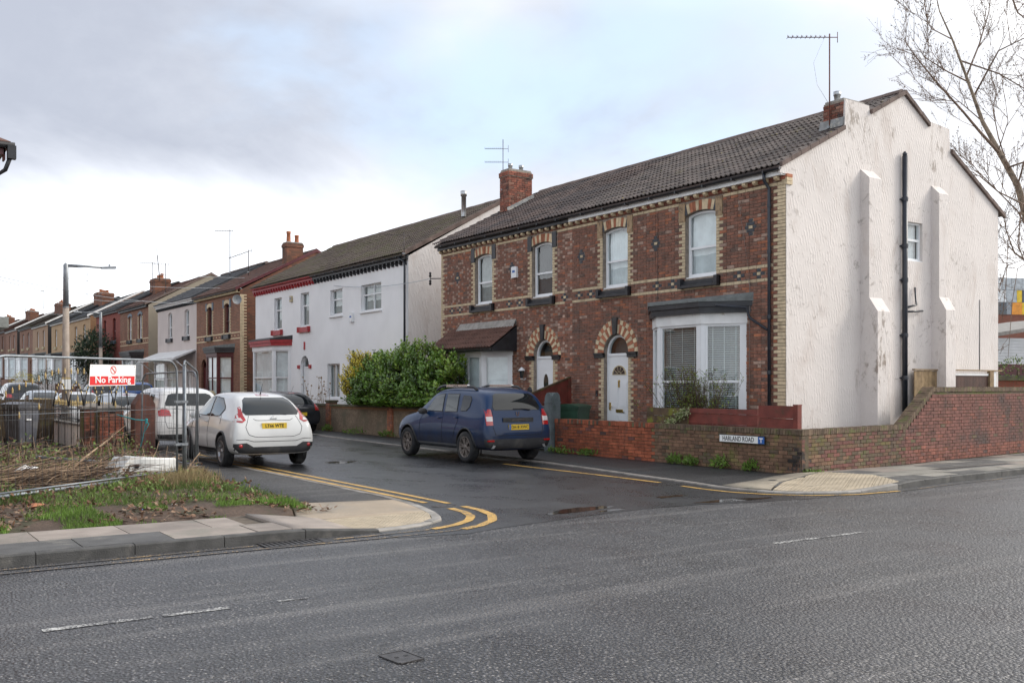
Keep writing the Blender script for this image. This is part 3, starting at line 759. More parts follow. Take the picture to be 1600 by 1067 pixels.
def vblinds(parent, pts, x, mat, fn=None, gap=.0, ang=-.5, w=.085, only=None):
    """vertical louvre blind"""
    fn = fn or (lambda u,v,x: (x,u,v)); us = [p[0] for p in pts]; u0, u1 = min(us)+.02, max(us)-.02; z0 = min(p[1] for p in pts)+.03; z1 = max(p[1] for p in pts)-.02
    mb = MB(); u = u0
    while u < u1:
        c, s = math.cos(ang)*w/2, math.sin(ang)*w/2
        mb.add([fn(u-c+.04,z0,x-s),fn(u+c+.04,z0,x+s),fn(u+c+.04,z1,x+s),fn(u-c+.04,z1,x-s)], [(0,1,2,3)]); u += w+gap
    mb.build('blind', mat, parent, recalc=False)
def hblinds(parent, pts, x, mat, fn=None, pitch=.05, tapes=3):
    fn = fn or (lambda u,v,x: (x,u,v)); us = [p[0] for p in pts]; u0, u1 = min(us)+.02, max(us)-.02; z0 = min(p[1] for p in pts)+.02; z1 = max(p[1] for p in pts)-.02
    mb = MB(); z = z0
    while z < z1:
        mb.add([fn(u0,z,x),fn(u1,z,x),fn(u1,z+.026,x+.03),fn(u0,z+.026,x+.03)], [(0,1,2,3)]); z += pitch
    for k in range(tapes):
        u = u0+(u1-u0)*(k+.5)/tapes; mb.add([fn(u-.012,z0,x-.006),fn(u+.012,z0,x-.006),fn(u+.012,z1,x-.006),fn(u-.012,z1,x-.006)], [(0,1,2,3)])
    mb.build('blind', mat, parent, recalc=False)
def window(parent, yc, w, z0, z1, rise=0, x=.10, mat=None, split=(.5,), fw=.055, inner=CURT, kind='curtain', fn=None, mull=(), sill=True, glass=None, n=8, name='window', back=True):
    """frame with rails, panes and what hangs behind; fn(u,z,x) places it"""
    fn = fn or (lambda u,v,x: (x,u,v)); mat = mat or PVC; o = arc_pts(yc, w, z0, z1, rise, n); i = inset(o, fw); mb = MB(); ring(mb, o, i, x, x+.07, fn)
    H = z1-z0; zs = [z0+fw]; bars = []
    for s in split: zs += [z0+H*s]
    lo = z0+fw
    def bx(u0,u1,za,zb,xa,xb):
        v = [fn(u0,za,xa),fn(u1,za,xa),fn(u1,zb,xa),fn(u0,zb,xa),fn(u0,za,xb),fn(u1,za,xb),fn(u1,zb,xb),fn(u0,zb,xb)]
        mb.add(v, [(0,1,2,3),(0,4,5,1),(1,5,6,2),(2,6,7,3),(3,7,4,0)])
    for s in split: bx(yc-w/2+fw*.9, yc+w/2-fw*.9, z0+H*s-.028, z0+H*s+.028, x-.004, x+.06)
    for m_ in mull: bx(yc+m_-.025, yc+m_+.025, z0+fw*.9, z1-.01, x-.003, x+.06)
    if len(split) == 1 and not mull and fw > .04:   # lower sash stands proud
        zt = z0+H*split[0]; a = yc-w/2+fw; b = yc+w/2-fw
        for q in ((a,a+.028,z0+fw,zt-.028),(b-.028,b,z0+fw,zt-.028),(a+.028,b-.028,z0+fw,z0+fw+.03)): bx(*q, x+.008, x+.05)
    if sill: bx(yc-w/2-.02, yc+w/2+.02, z0-.035, z0+.012, x-.07, x+.03)
    f = mb.build(name, mat, parent)
    p = inset(o, fw*.8); pm = MB(); v = [fn(*q, x+.03) for q in p]; pm.add(v, [tuple(range(len(p)))]); pm.build('pane', glass or GLASS, f, recalc=False)
    if kind == 'curtain': curtain(f, o, x+.13, inner, fn=fn)
    elif kind == 'vblind': vblinds(f, o, x+.13, inner, fn=fn)
    elif kind == 'hblind': hblinds(f, o, x+.12, inner, fn=fn)
    if kind in ('vblind', 'hblind') and back:
        bm_ = MB(); q = inset(o, -.03); bm_.add([fn(*p_, x+.3) for p_ in q], [tuple(range(len(q)))]); bm_.build('dark_room_sheet', ROOMDARK, f, recalc=False)  # dark sheet stands for the unlit room behind the blind
    return f
def wall_face(name, parent, outer, holes, mat, x=0., reveal=.11, sign=1):
    mb = MB(); poly_face(mb, outer, holes, lambda u,v: (x,u,v))
    for h in holes:
        n = len(h); mb.add([(x,)+tuple(p) for p in h]+[(x+reveal*sign,)+tuple(p) for p in h], [(i,(i+1)%n,n+(i+1)%n,n+i) for i in range(n)])
    return mb.build(name, mat, parent, recalc=False)
def bay(parent, ya, yb, d, z0, z1, mat, apron, splitz, inner=BLIND, kind='hblind', cant=.8, mullion=False, post=.09, sillz=None, wide_head=True):
    """canted bay: three glazed sides on an apron; returns plan"""
    plan = [(0,ya),(-d,ya+cant*.9),(-d,yb-cant*.9),(0,yb)]
    mb = MB(); mb.prism([plan[0],plan[3],plan[2],plan[1]][::1], z0, sillz or z0+.5); mb.build('bay_apron', apron, parent)
    zs = sillz or z0+.5
    frame = MB()
    for k in range(3):
        a = Vector(plan[k]); b = Vector(plan[k+1]); l = (b-a).length; t = (b-a)/l; nrm = Vector((t.y, -t.x))
        if nrm.x > 0: nrm = -nrm
        def fn(u, v, x, a=a, t=t, nrm=nrm): p = a+t*u-nrm*x; return (p.x, p.y, v)
        for s in (.0, l-post):
            v = [fn(s,zs,-.012),fn(s+post,zs,-.012),fn(s+post,z1,-.012),fn(s,z1,-.012),fn(s,zs,.08),fn(s+post,zs,.08),fn(s+post,z1,.08),fn(s,z1,.08)]
            frame.add(v, [(0,1,2,3),(0,4,5,1),(1,5,6,2),(2,6,7,3),(3,7,4,0)])
        window(parent, l/2, l-2*post, zs, z1, 0, .0, mat, (splitz,), .05, inner, kind, fn=fn, sill=False, mull=((0,) if mullion and k == 1 else ()), back=True)
    frame.build('bay_posts', mat, parent)
    # closes the bay behind its blinds so that the room reads dark
    return plan
def grow(plan, e):
    a, b, c, d = plan; return [(0,a[1]-e*1.1),(b[0]-e,b[1]-e*.6),(c[0]-e,c[1]+e*.6),(0,d[1]+e*1.1)]
def ccw(plan):
    ar = sum(plan[i][0]*plan[(i+1)%len(plan)][1]-plan[(i+1)%len(plan)][0]*plan[i][1] for i in range(len(plan)))
    return plan if ar > 0 else plan[::-1]
def bay_head(parent, plan, z, mats, hts=(.2,.26,.12), g=(.04,.14,.20)):
    """fascia, cornice, lead top"""
    z_ = z
    for k, (m, h, e) in enumerate(zip(mats, hts, g)):
        mb = MB(); p = ccw(grow(plan, e))
        if k == 2:
            zt = [z_+h*.35 if q[0] < -.01 else z_+h*1.6 for q in p]; mb.prism(p, z_, zt)
        else:
            mb.prism(p, z_, z_+h)
            if k == 1: mb.prism(ccw(grow(plan, e+.04)), z_+h*.55, z_+h-.002)
        mb.build(('bay_fascia','bay_cornice','bay_roof')[k], m, parent); z_ += h
def door(parent, yc, w, z0, ztop, rise, mat=None, x=.1, leaf=None, panels='fan', fanlight=True, fw=.06, glass=None):
    mat = mat or PVC; spring = ztop; o = arc_pts(yc, w, z0, spring, rise, 12); mb = MB(); ring(mb, o, inset(o, fw), x, x+.08)
    zt = spring - .05 if fanlight else spring-fw
    if fanlight: mb.box(x-.004, x+.07, yc-w/2+fw*.9, yc+w/2-fw*.9, zt-.035, zt+.035)
    f = mb.build('door_frame', mat, parent)
    if fanlight:
        i = inset(arc_pts(yc, w, zt, spring, rise, 12), fw*.8); m2 = MB(); m2.add([(x+.04,)+tuple(p) for p in i], [tuple(range(len(i)))]); m2.build('fanlight_pane', glass or GLASS, f, recalc=False)
        m3 = MB(); i2 = inset(i, -.01); m3.add([(x+.25,)+tuple(p) for p in i2], [tuple(range(len(i2)))]); m3.build('dark_hall_sheet', ROOMDARK, f, recalc=False)  # dark sheet stands for the unlit hall behind the fanlight
    lw = w-2*fw; a, b = yc-lw/2, yc+lw/2; H = zt-.035-z0-.03; m = MB(); m.box(x+.02, x+.065, a, b, z0+.03, z0+.03+H)
    def pan(u0,u1,v0,v1,mi=0):
        U0,U1,V0,V1 = a+lw*u0,a+lw*u1,z0+.03+H*v0,z0+.03+H*v1
        m.box(x+.012,x+.021,U0,U1,V0,V1); m.box(x+.005,x+.013,U0+.03,U1-.03,V0+.035,V1-.035)
    for r in ((.06,.36),(.42,.72)):
        pan(.12,.46,*r); pan(.54,.88,*r)
    lf = m.build('door', leaf or mat, parent)
    h = MB(); h.box(x-.02,x+.03,b-.075,b-.045,z0+.95,z0+1.15); h.tube([(x-.03,b-.06,z0+1.05),(x-.035,b-.17,z0+1.05)],.009); h.build('handle', GOLD, lf)
    h = MB(); h.box(x-.004,x+.022,yc-.14,yc+.12,z0+.03+H*.37,z0+.03+H*.405); h.build('letter_plate', GOLD, lf)
    if panels == 'fan':
        c = (yc, z0+.03+H*.79); r = lw*.33; pts = [(c[0]+r*math.cos(math.pi*k/12), c[1]+r*math.sin(math.pi*k/12)*.9) for k in range(13)]
        q = MB(); ring(q, pts, [(c[0]+(p[0]-c[0])*.86, c[1]+.015+(p[1]-c[1])*.84) for p in pts], x+.004, x+.03)
        for k in range(1,5):
            an = math.pi*k/5; p0 = (c[0]+r*.28*math.cos(an), c[1]+r*.25*math.sin(an)); p1 = (c[0]+r*.9*math.cos(an), c[1]+r*.82*math.sin(an)); q.tube([(x+.008,*p0),(x+.008,*p1)], .008, 4)
        q.tube([(x+.008,c[0]+r*.3*math.cos(math.pi*k/8),c[1]+r*.27*math.sin(math.pi*k/8)) for k in range(9)], .008, 4)
        q.build('sunburst_light', CREAMP, lf); g = MB(); g.add([(x+.011,)+p for p in pts], [tuple(range(13))]); g.build('sunburst_pane', GLASSD, lf, recalc=False)
        q = MB(); q.lathe([(.0,0),(.035,.0),(.035,.012),(.012,.03),(.0,.03)], (0,0,0), 'x', 10); q = MB(); q.lathe([(.001,x-.03),(.022,x-.02),(.03,x+.02)], (0,yc,z0+.03+H*.72), 'x', 10); q.box(x-.02,x+.02,yc-.012,yc+.012,z0+.03+H*.65,z0+.03+H*.71); q.build('knocker', GOLD, lf)
    elif panels == 'oval':
        c = (yc, z0+.03+H*.70); pts = [(c[0]+.15*math.cos(2*math.pi*k/20), c[1]+.30*math.sin(2*math.pi*k/20)) for k in range(20)]
        q = MB(); ring(q, pts, [(c[0]+(p[0]-c[0])*.8, c[1]+(p[1]-c[1])*.88) for p in pts], x-.002, x+.03)
        q.build('oval_trim', mat, lf); g = MB(); g.add([(x+.002,c[0]+(p[0]-c[0])*.9,c[1]+(p[1]-c[1])*.93) for p in pts], [tuple(range(20))]); g.build('oval_pane', GLASSD, lf, recalc=False)
    return f

# roof tiles
_tiles = {}
PROF = [(0,.004),(.028,.034),(.062,.034),(.09,.004),(.15,.0),(.178,.034),(.212,.034),(.24,.004),(.302,.0)]
def tile_geo(w=.302, l=.37):
    v = []; f = []; n = len(PROF)
    for u, h in PROF: v += [(u,0,h-.012),(u,0,h+.014),(u,l,h-.02)]
    for i in range(n-1): f += [(3*i,3*i+3,3*i+4,3*i+1),(3*i+1,3*i+4,3*i+5,3*i+2)]
    return v, f
TV, TF = tile_geo()
def tile_roof(parent, w, xe, ze, xr, zr, mat, nmax=0, y0=0., expo=.325, wob=1., y_cut=None, matf=None):
    """front slope from eaves (xe,ze) to ridge (xr,zr), local to house, tiles laid along +y"""
    sl = math.hypot(xr-xe, zr-ze); up = Vector((xr-xe, 0, zr-ze)).normalized(); al = Vector((0,-1,0)); nr = al.cross(up)
    if nr.z < 0: nr = -nr
    rows = int(sl/expo)+1; nt = int(round(w/.30)); tw = w/nt; base = wloc(parent); T = []
    key = mat.name
    if key not in _tiles:
        me = bpy.data.meshes.new('roof_tile'); me.from_pydata(TV, [], TF); me.materials.append(mat)
        me.polygons.foreach_set('use_smooth', [False]*len(me.polygons)); me.update(); _tiles[key] = me
    for r in range(rows):
        for k in range(nt):
            y = y0+w-k*tw; v = min(r*expo, sl-.30)
            sag = wob*(mnoise.noise(Vector((y*.35+base.y*.1, r*.25, base.x)))*.03 + R.uniform(-.005,.005))
            p = Vector((xe,y,ze)) + up*v + nr*(.03+sag); T.append(((p+base-EYE).length, p, R.uniform(-.012,.012)))
    T.sort(key=lambda t: t[0]); st = MB()
    M3 = Matrix((al*(tw/.302), up, nr)).transposed()
    for i, (d, p, rt) in enumerate(T):
        m = M3 @ Matrix.Rotation(rt, 3, 'Z')
        if i < nmax:
            o = bpy.data.objects.new('roof_tile', _tiles[key]); COL.objects.link(o); o.parent = parent
            mm = m.to_4x4(); mm.translation = p; o.matrix_local = mm
        else: st.add([p + m @ Vector(v) for v in TV], TF)
    if st.v: st.build('tiled_slope', mat, parent, kind='stuff', recalc=False)
def far_roof(parent, w, xe, ze, xr, zr, mat, y0=0., expo=.33):
    sl = math.hypot(xr-xe, zr-ze); up = Vector((xr-xe,0,zr-ze)).normalized(); nr = Vector((-up.z,0,up.x)); n = int(sl/expo); mb = MB()
    for r in range(n+1):
        a = Vector((xe,0,ze))+up*(r*expo)+nr*.045; b = Vector((xe,0,ze))+up*min((r+1)*expo+.02, sl)+nr*.01; seg = max(1,int(w/1.5))
        for s in range(seg):
            ya, yb = y0+w*s/seg, y0+w*(s+1)/seg; d = nr*R.uniform(-.006,.006)
            p, q = a+d, b+d; lo = a+d-nr*.04
            mb.add([(p.x,ya,p.z),(p.x,yb,p.z),(q.x,yb,q.z),(q.x,ya,q.z),(lo.x,ya,lo.z),(lo.x,yb,lo.z)], [(0,1,2,3),(4,5,1,0)])
    mb.build('tile_courses', mat, parent, kind='stuff', recalc=False)
def roof_shell(parent, w, xe, ze, xr, zr, xb, zb, mat, y0=0., ridge=True, vo=.06):
    m = MB(); t = .07; a, b = y0-vo, y0+w+vo
    poly = [(xe,ze-t),(xr,zr-t),(xb,zb-t),(xb,zb),(xr,zr),(xe,ze)]
    m.slab(poly, 'y', a, b); m.build('roof', mat, parent)
    if ridge:
        n = int(w/.45)
        for k in range(n):
            ya = y0+w*k/n+.006; yb = y0+w*(k+1)/n-.006; q = MB(); z = zr+.05+R.uniform(-.006,.006); pr = [(xr-.14,z-.06),(xr-.1,z+.01),(xr,z+.055),(xr+.1,z+.01),(xr+.14,z-.06)]
            q.slab(pr, 'y', ya, yb); q.build('ridge_tile', RIDGE, parent)
def gutter(parent, y0, y1, x, z, mat=BLACKP, r=.055):
    mb = MB(); n = 8; pr = [(x+r*math.cos(math.pi+math.pi*k/n), z+r*math.sin(math.pi+math.pi*k/n)) for k in range(n+1)] + [(x+r*.8*math.cos(-math.pi*k/n), z+r*.8*math.sin(-math.pi*k/n)) for k in range(n+1)]
    mb.slab(pr, 'y', y0, y1)
    k = y0+.4
    while k < y1: mb.box(x-r-.006, x+r, k, k+.04, z-r-.008, z-.01); k += .9
    mb.build('gutter', mat, parent)
def chimney(parent, x0, x1, y0, y1, z0, z1, pots=2, mat=None, real=None, potm=TERRA, potd='x', name='chimney', cap=True, poth=.35, band=True):
    mb = MB(); m = mat or B_GAB
    mb.box(x0,x1,y0,y1,z0,z1-.22 if band else z1)
    if band: mb.box(x0-.035,x1+.035,y0-.035,y1+.035,z1-.22,z1-.06); mb.box(x0,x1,y0,y1,z1-.06,z1)
    c = mb.build(name, mortar_w if real else m, parent)
    if cap: q = MB(); q.prism([(x0+.02,y0+.02),(x1-.02,y0+.02),(x1-.02,y1-.02),(x0+.02,y1-.02)], z1, z1+.05); q.build('flaunching', KERBL, c)
    for k in range(pots):
        t = (k+.5)/pots; px, py = (x0+(x1-x0)*t,(y0+y1)/2) if potd == 'x' else ((x0+x1)/2, y0+(y1-y0)*t)
        h = poth*R.uniform(.7,1.2); q = MB()
        q.lathe([(.12,z1),(.10,z1+h*.8),(.12,z1+h*.82),(.115,z1+h),(.08,z1+h),(.08,z1+h*.5)], (px,py,0), 'z', 12); q.build('chimney_pot', potm, c)
    return c
# ---------------------------------------------------------------- the brick pair at the corner
XF = 16.65; RS = .515; XE, ZE = -.25, 6.37; XR = 4.12; ZR = ZE+RS*(XR-XE)
def rz(x): return ZE+RS*(x-XE)
Z0B = .08
def crs(z): return int((z-Z0B)/.075)
def brick_house(y0, w, label, wins, dr, bayr, main, quoinL, quoinR, seed, soff):
    h = empty('terraced_house', (XF, y0, 0), 0, label, 'house', 'houses along the side street')
    R.seed(seed); K = 84
    holes = []; forced = {}
    def force(k, a, b, c): forced.setdefault(k, []).append((a, b, c))
    face_holes = []
    for yc in wins:
        holes.append(lambda z, yc=yc: (yc-.5, yc+.5) if 4.05 < z < 5.61 else (yc-.71, yc+.71) if 5.61 <= z < 6.06 else (yc-.64, yc+.64) if 4.02 < z < 4.25 else None)
        face_holes.append(arc_pts(yc, 1.0, 4.25, 5.745, .08))
        for k in range(crs(4.3), crs(5.57)+1):
            l = .215 if k % 2 else .11; force(k, yc-.5-l, yc-.5, 'c'); force(k, yc+.5, yc+.5+l, 'c')
    dy, dw = dr
    rr = dw/2+.39
    holes.append(lambda z: (dy-dw/2, dy+dw/2) if z < 2.5 else (dy-math.sqrt(max(0,rr*rr-max(0,z-2.57)**2)), dy+math.sqrt(max(0,rr*rr-max(0,z-2.57)**2))) if z < 2.57+rr else None)
    face_holes.append(arc_pts(dy, dw, .12, 2.57, dw/2-.002, 16))
    for k in range(0, crs(2.46)+1):
        l = .215 if k % 2 else .11; force(k, dy-dw/2-l, dy-dw/2, 'c'); force(k, dy+dw/2, dy+dw/2+l, 'c')
    ba, bb = bayr
    holes.append(lambda z: (ba+.12, bb-.12) if z < 3.45 else None)
    for zb in (4.29, 3.99):
        k = crs(zb)
        x = .35
        while x < w: force(k, x, x+.225, 'c'); x += .225
    # ornament: black crosses in the band, diamonds between the windows
    kb = crs(4.14)
    for yc in soff[0]:
        force(kb, yc-.165, yc-.055, 'k'); force(kb, yc-.055, yc+.055, 'c'); force(kb, yc+.055, yc+.165, 'k'); force(kb-1, yc-.055, yc+.055, 'k'); force(kb+1, yc-.055, yc+.055, 'k')
    kd = crs(5.22)
    for yc in soff[1]:
        force(kd, yc-.165, yc-.06, 'k'); force(kd, yc-.06, yc+.06, 'c'); force(kd, yc+.06, yc+.165, 'k')
        for s in (-1, 1): force(kd+s, yc-.115, yc+.115, 'k'); force(kd+2*s, yc-.055, yc+.055, 'k')
    kt = crs(6.06)
    x = 0
    while x < w: force(kt, x, x+.225, 'c'); x += .225
    for k in range(0, kt):
        if quoinR: l = .335 if k % 2 else .225; forced.setdefault(k, []).insert(0, (0, l, 'c'))
        if quoinL: l = .225 if k % 2 else .11; forced.setdefault(k, []).insert(0, (w-l, w, 'c'))
    def cls(u, z, k, l):
        if l < .12 and main == 'spotted': return pick([('p',.52),('b',.2),('a',.2),('o',.08)])
        d = mnoise.noise(Vector((u*.9+y0, z*.9, 5)))
        return pick([('a',.46-d*.3),('b',.32+d*.3),('d',.07),('o',.08),('p',.06)])
    br = lay(0, w, Z0B, 6.17, holes, forced, cls)
    # stretchers in the soldier heads over windows and doors
    emit_bricks(h, br, (0,0,0), (0,1,0), (-1,0,0))
    wall_face('wall', h, [(0,0),(w,0),(w,6.36),(0,6.36)], face_holes, mortar_w, 0., .11)
    for yc in wins:
        Rr = (.25+.0064)/.16; cz = 5.825-Rr; n = 11; tm = math.asin(.5/Rr)
        pat = 'kccoccocoocck'[1:12] if main != 'spotted' else 'ccocoocococ'
        for i in range(n):
            t = -tm+(i+.5)*2*tm/n; rm = Rr+.115; c = 'k' if (i in (0, n-1) and main != 'spotted') else pat[i]
            vo(h, yc, cz, t, Rr+.004, Rr+.235, 2*tm/n, c)
        for s in (-1, 1):
            mb = MB(); a, b = sorted((yc+s*.5, yc+s*.70)); a2 = sorted((yc+s*.5, yc+s*.64)); mb.box(-.03,.02,a,b,5.61,6.05)
            mb.build('spring_stone', BLACKT if main == 'spotted' else SANDST, h)
        # heavy black stone sill with end blocks
        mb = MB(); a, b = yc-.64, yc+.64
        mb.slab([(a,4.02),(b,4.02),(b,4.24),(b-.1,4.24),(b-.1,4.20),(a+.1,4.20),(a+.1,4.24),(a,4.24)], 'x', -.05, .05)
        v = [(-.13,a+.1,4.08),(-.13,b-.1,4.08),(.05,b-.1,4.22),(.05,a+.1,4.22),(-.13,a+.1,4.03),(-.13,b-.1,4.03)]
        mb.add(v, [(0,1,2,3),(4,5,1,0)]); mb.box(-.14,.03,a,a+.1,4.01,4.245); mb.box(-.14,.03,b-.1,b,4.01,4.245); mb.box(-.135,-.05,a+.1,b-.1,4.02,4.07)
        mb.build('stone_sill', BLACKT, h)
    # door arch
    n = 21; r = dw/2
    for i in range(n):
        if i == n//2: continue
        t = -math.pi/2+(i+.5)*math.pi/n
        vo(h, dy, 2.57, t, r+.01, r+.245, math.pi/n, 'c' if i % 2 else 'o'); vo(h, dy, 2.57, t, r+.255, r+.375, math.pi/n, 'o' if i % 2 else 'c')
    km = BLACKT if main == 'spotted' else DSTONE
    mb = MB(); mb.slab([(dy-.06,2.57+r-.01),(dy+.06,2.57+r-.01),(dy+.1,2.57+r+.42),(dy-.1,2.57+r+.42)], 'x', -.07, .02); mb.build('keystone', km, h)
    for s in (-1, 1):
        a, b = sorted((dy+s*r, dy+s*(r+.36))); mb = MB(); mb.box(-.055,.04,a,b,2.44,2.575); mb.box(-.085,.04,a,b,2.53,2.577); mb.build('impost', km, h)
    # eaves: red course, cream corbels, fascia, gutter
    mb = MB(); mb.box(-.035, .0, 0, w, 6.118, 6.19); mb.build('eaves_course', BC['v'], h)
    x = .14
    while x < w-.05:
        mb = MB(); mb.slab([(-.13,6.19),(-.13,6.135),(-.09,6.105),(-.014,6.105),(-.014,6.19)], 'y', x, x+.09); mb.build('corbel', BC['c'], h); x += .3
    return h
def vo(h, yc, cz, t, r0, r1, da, c):
    """one wedge brick of an arch"""
    g = .0045; v = []
    for r in (r0, r1):
        for s in (-1, 1):
            a = t+s*(da/2-g/r); v.append((yc+r*math.sin(a), cz+r*math.cos(a)))
    q = [v[0], v[1], v[3], v[2]]; mb = MB(); x = -.014+R.uniform(-.003,.003)
    mb.add([(x,)+p for p in q]+[(.006,)+p for p in q], [(0,1,2,3),(0,1,5,4),(1,2,6,5),(2,3,7,6),(3,0,4,7)]); mb.build('voussoir', BC[c], h, recalc=False)

def d_(y, base): return y-base
# --- right house
Y1 = 14.06; W1 = 7.40; Y2 = Y1+W1; W2 = 28.62-Y2
h1 = brick_house(Y1, W1, 'end of terrace brick house with a white rendered gable and a white sunburst door', [2.52, 5.60], (5.57, .97), (1.12, 4.12), 'brown', False, True, 11, ([.75,1.32,3.45,4.0,6.6,7.1],[.98,4.05,7.0]))
h2 = brick_house(Y2, W2, 'brick house with a tiled canopy over its bay and a door with an oval pane', [1.42, 4.54], (1.37, .94), (2.95, 6.05), 'spotted', True, False, 12, ([.35,2.55,3.1,5.95,6.45],[2.95,6.1]))
for h, w in ((h1, W1), (h2, W2)):
    lab = h is h1
    roof_shell(h, w, XE, ZE, XR, ZR, 8.5, 6.2, TILE, vo=-.02 if lab else .0)
# tiles: the right house has darker, lichen-spotted tiles
tile_roof(h1, W1-.01, XE-.03, ZE+.0, XR, ZR, TILE_L, 300, y0=.01)
tile_roof(h2, W2+.08, XE-.03, ZE+.0, XR, ZR, TILE, 300, y0=0)
for h, w, fm in ((h1, W1, PVC2), (h2, W2, BLACKT)):
    mb = MB(); mb.box(-.155,-.13,0,w,6.19,6.33); mb.box(-.13,.0,0,w,6.192,6.21); mb.build('fascia', fm, h)
    gutter(h, -.02 if h is h1 else 0, w+.02, -.225, 6.335)
for yc in (2.52, 5.60): window(h1, yc, .98, 4.27, 5.735, .08, .10, PVC, (.47,), .055, CURT, 'vblind' if yc < 3 else 'curtain')
for yc in (1.42, 4.54): window(h2, yc, .96, 4.27, 5.735, .08, .10, PVC, (.46,), .055, CURTG if yc > 3 else ROOMDARK, 'curtain')  # nearer window: curtain mesh in a dark colour, standing for an unlit room
door(h1, 5.57, .95, .12, 2.57, .47, PVC, .1, panels='fan')
door(h2, 1.37, .92, .12, 2.57, .455, PVC, .1, panels='oval')
mb = MB(); mb.box(-.45, .12, 5.0, 6.15, 0, .13); mb.build('door_step', KERBT, h1)
mb = MB(); mb.box(-.45, .12, .85, 1.9, 0, .13); mb.build('door_step', KERBT, h2)
text_mesh('28', .075, TEXTB, h1, 'house_number', basis((.085, 5.57-.20, 1.02), (0,-1,0), (-1,0,0)))
# bays
b1 = bay(h1, 1.10, 4.14, .6, .1, 3.10, PVC, PVC, .45, BLIND, 'hblind', .9, sillz=.75, post=.10)
bay_head(h1, b1, 3.10, (PVC2, BLACKT, LEADG), (.24, .25, .12))
b2 = bay(h2, 2.93, 6.07, .6, .1, 2.62, PVC, BC['b'], .35, CURT, 'vblind', .85, True, sillz=.8, post=.10)
bay_head(h2, b2, 2.62, (PVC2,), (.14,), (.05,))
can = empty('bay_canopy', (0,0,0), parent=h2)
mb = MB(); ya, yb = 2.66, 6.36; poly = [(0,2.74),(-.9,2.74),(-.9,2.84),(0,3.50)]
mb.slab(poly, 'y', ya+.02, yb-.02); mb.build('canopy_cheek', BLACKT, can)
tile_roof(can, yb-ya, -.97, 2.82, .0, 3.52, TILE_R, 0, y0=ya, expo=.25, wob=.3)
mb = MB(); mb.box(-.03,-.015,ya+.05,yb-.45,3.5,3.70); mb.add([(-.02,ya+.05,3.70),(-.02,yb-.45,3.70),(-.16,yb-.4,3.475),(-.16,ya,3.475)], [(0,1,2,3)]); mb.build('flashing', KERBL, can)
gutter(can, ya, yb, -.98, 2.80, BLACKP, .045)
# rendered gable
g = [(0,0),(0,6.22),(-.2,6.22),(-.2,rz(-.2)-.02),(1.95,rz(1.95)-.02),(1.98,8.14),(2.83,8.12),(2.86,rz(2.86)-.02),(4.12,ZR-.02),(5.17,7.98),(5.19,8.12),(6.03,8.05),(6.05,7.47),(8.22,6.24),(8.22,0)]
mb = MB(); mb.slab(g, 'y', -.012, .22); hole = [(4.30,4.68),(4.90,4.68),(4.90,5.61),(4.30,5.61)]
mb = MB(); poly_face(mb, g, [hole], lambda u,v: (u,-.012,v)); n = 4
mb.add([(p[0],-.012,p[1]) for p in hole]+[(p[0],.10,p[1]) for p in hole], [(i,(i+1)%4,4+(i+1)%4,4+i) for i in range(4)])
n = len(g); mb.add([(p[0],-.012,p[1]) for p in g]+[(p[0],.03,p[1]) for p in g], [(i,(i+1)%n,n+(i+1)%n,n+i) for i in range(n)])
mb.build('rendered_gable', R_GABLE, h1, recalc=False)
# brick quoin seen on the corner and its small projecting head
emit_bricks(h1, [(-.17,Z0B+k*.075+.0375,.33,.065,'c') for k in range(0)], (0,0,0), (0,1,0), (-1,0,0))
for k, c in ((0,'c'),(1,'c'),(2,'o')):
    mb = MB(); mb.box(-.02, .16, -.045, .1, 6.0+k*.077, 6.07+k*.077); mb.build('brick', BC[c], h1)
window(h1, 4.60, .60, 4.68, 5.61, 0, .06, PVC, (.55,), .045, WHITEP, 'curtain', fn=lambda u,v,x: (u, x, v))
# buttresses
def butt(x0, x1, z_lo, z_hi, d1, d2):
    b = MB(); zt = z_hi
    b.slab([(-.01,0),(-d2,0),(-d2,z_lo-.32),(-d1,z_lo),(-d1,zt-.22),(-.01,zt)], 'x', x0, x1); b.build('buttress', R_GABLE, h1); return
    b.add([(x0,-.01,0),(x1,-.01,0),(x0,-d2,0),(x1,-d2,0),(x0,-d2,z_lo-.32),(x1,-d2,z_lo-.32),(x0,-d1,z_lo),(x1,-d1,z_lo),(x0,-d1,zt-.22),(x1,-d1,zt-.22),(x0,-.01,zt),(x1,-.01,zt)],
          [(2,3,5,4),(4,5,7,6),(6,7,9,8),(8,9,11,10),(0,2,4),(0,4,10),(4,6,10),(6,8,10),(1,5,3),(1,11,5),(5,11,7),(7,11,9)])
    o = b.build('buttress', R_GABLE, h1); md = o.modifiers.new('bevel','BEVEL'); md.width = .02; md.segments = 2; return o
butt(2.52, 2.98, 3.70, 6.63, .24, .46); butt(5.26, 5.66, 3.85, 6.57, .22, .40)
# verge tiles on the gable
for (xa, za, xb, zb) in ((-.2,rz(-.2),1.93,rz(1.93)),(2.88,rz(2.88),4.16,ZR+.02),(4.16,ZR+.02,5.16,8.02),(6.08,7.50,8.5,6.12)):
    l = math.hypot(xb-xa, zb-za); n = max(2,int(l/.34))
    for k in range(n):
        p = Vector((xa,0,za)).lerp(Vector((xb,0,zb)), k/n); q = Vector((xa,0,za)).lerp(Vector((xb,0,zb)), (k+.96)/n); mb = MB()
        mb.slab([(p.x,p.z-.05),(q.x,q.z-.05),(q.x,q.z+.045),(p.x,p.z+.06)], 'y', -.075, .0); mb.build('verge_tile', RIDGE, h1)
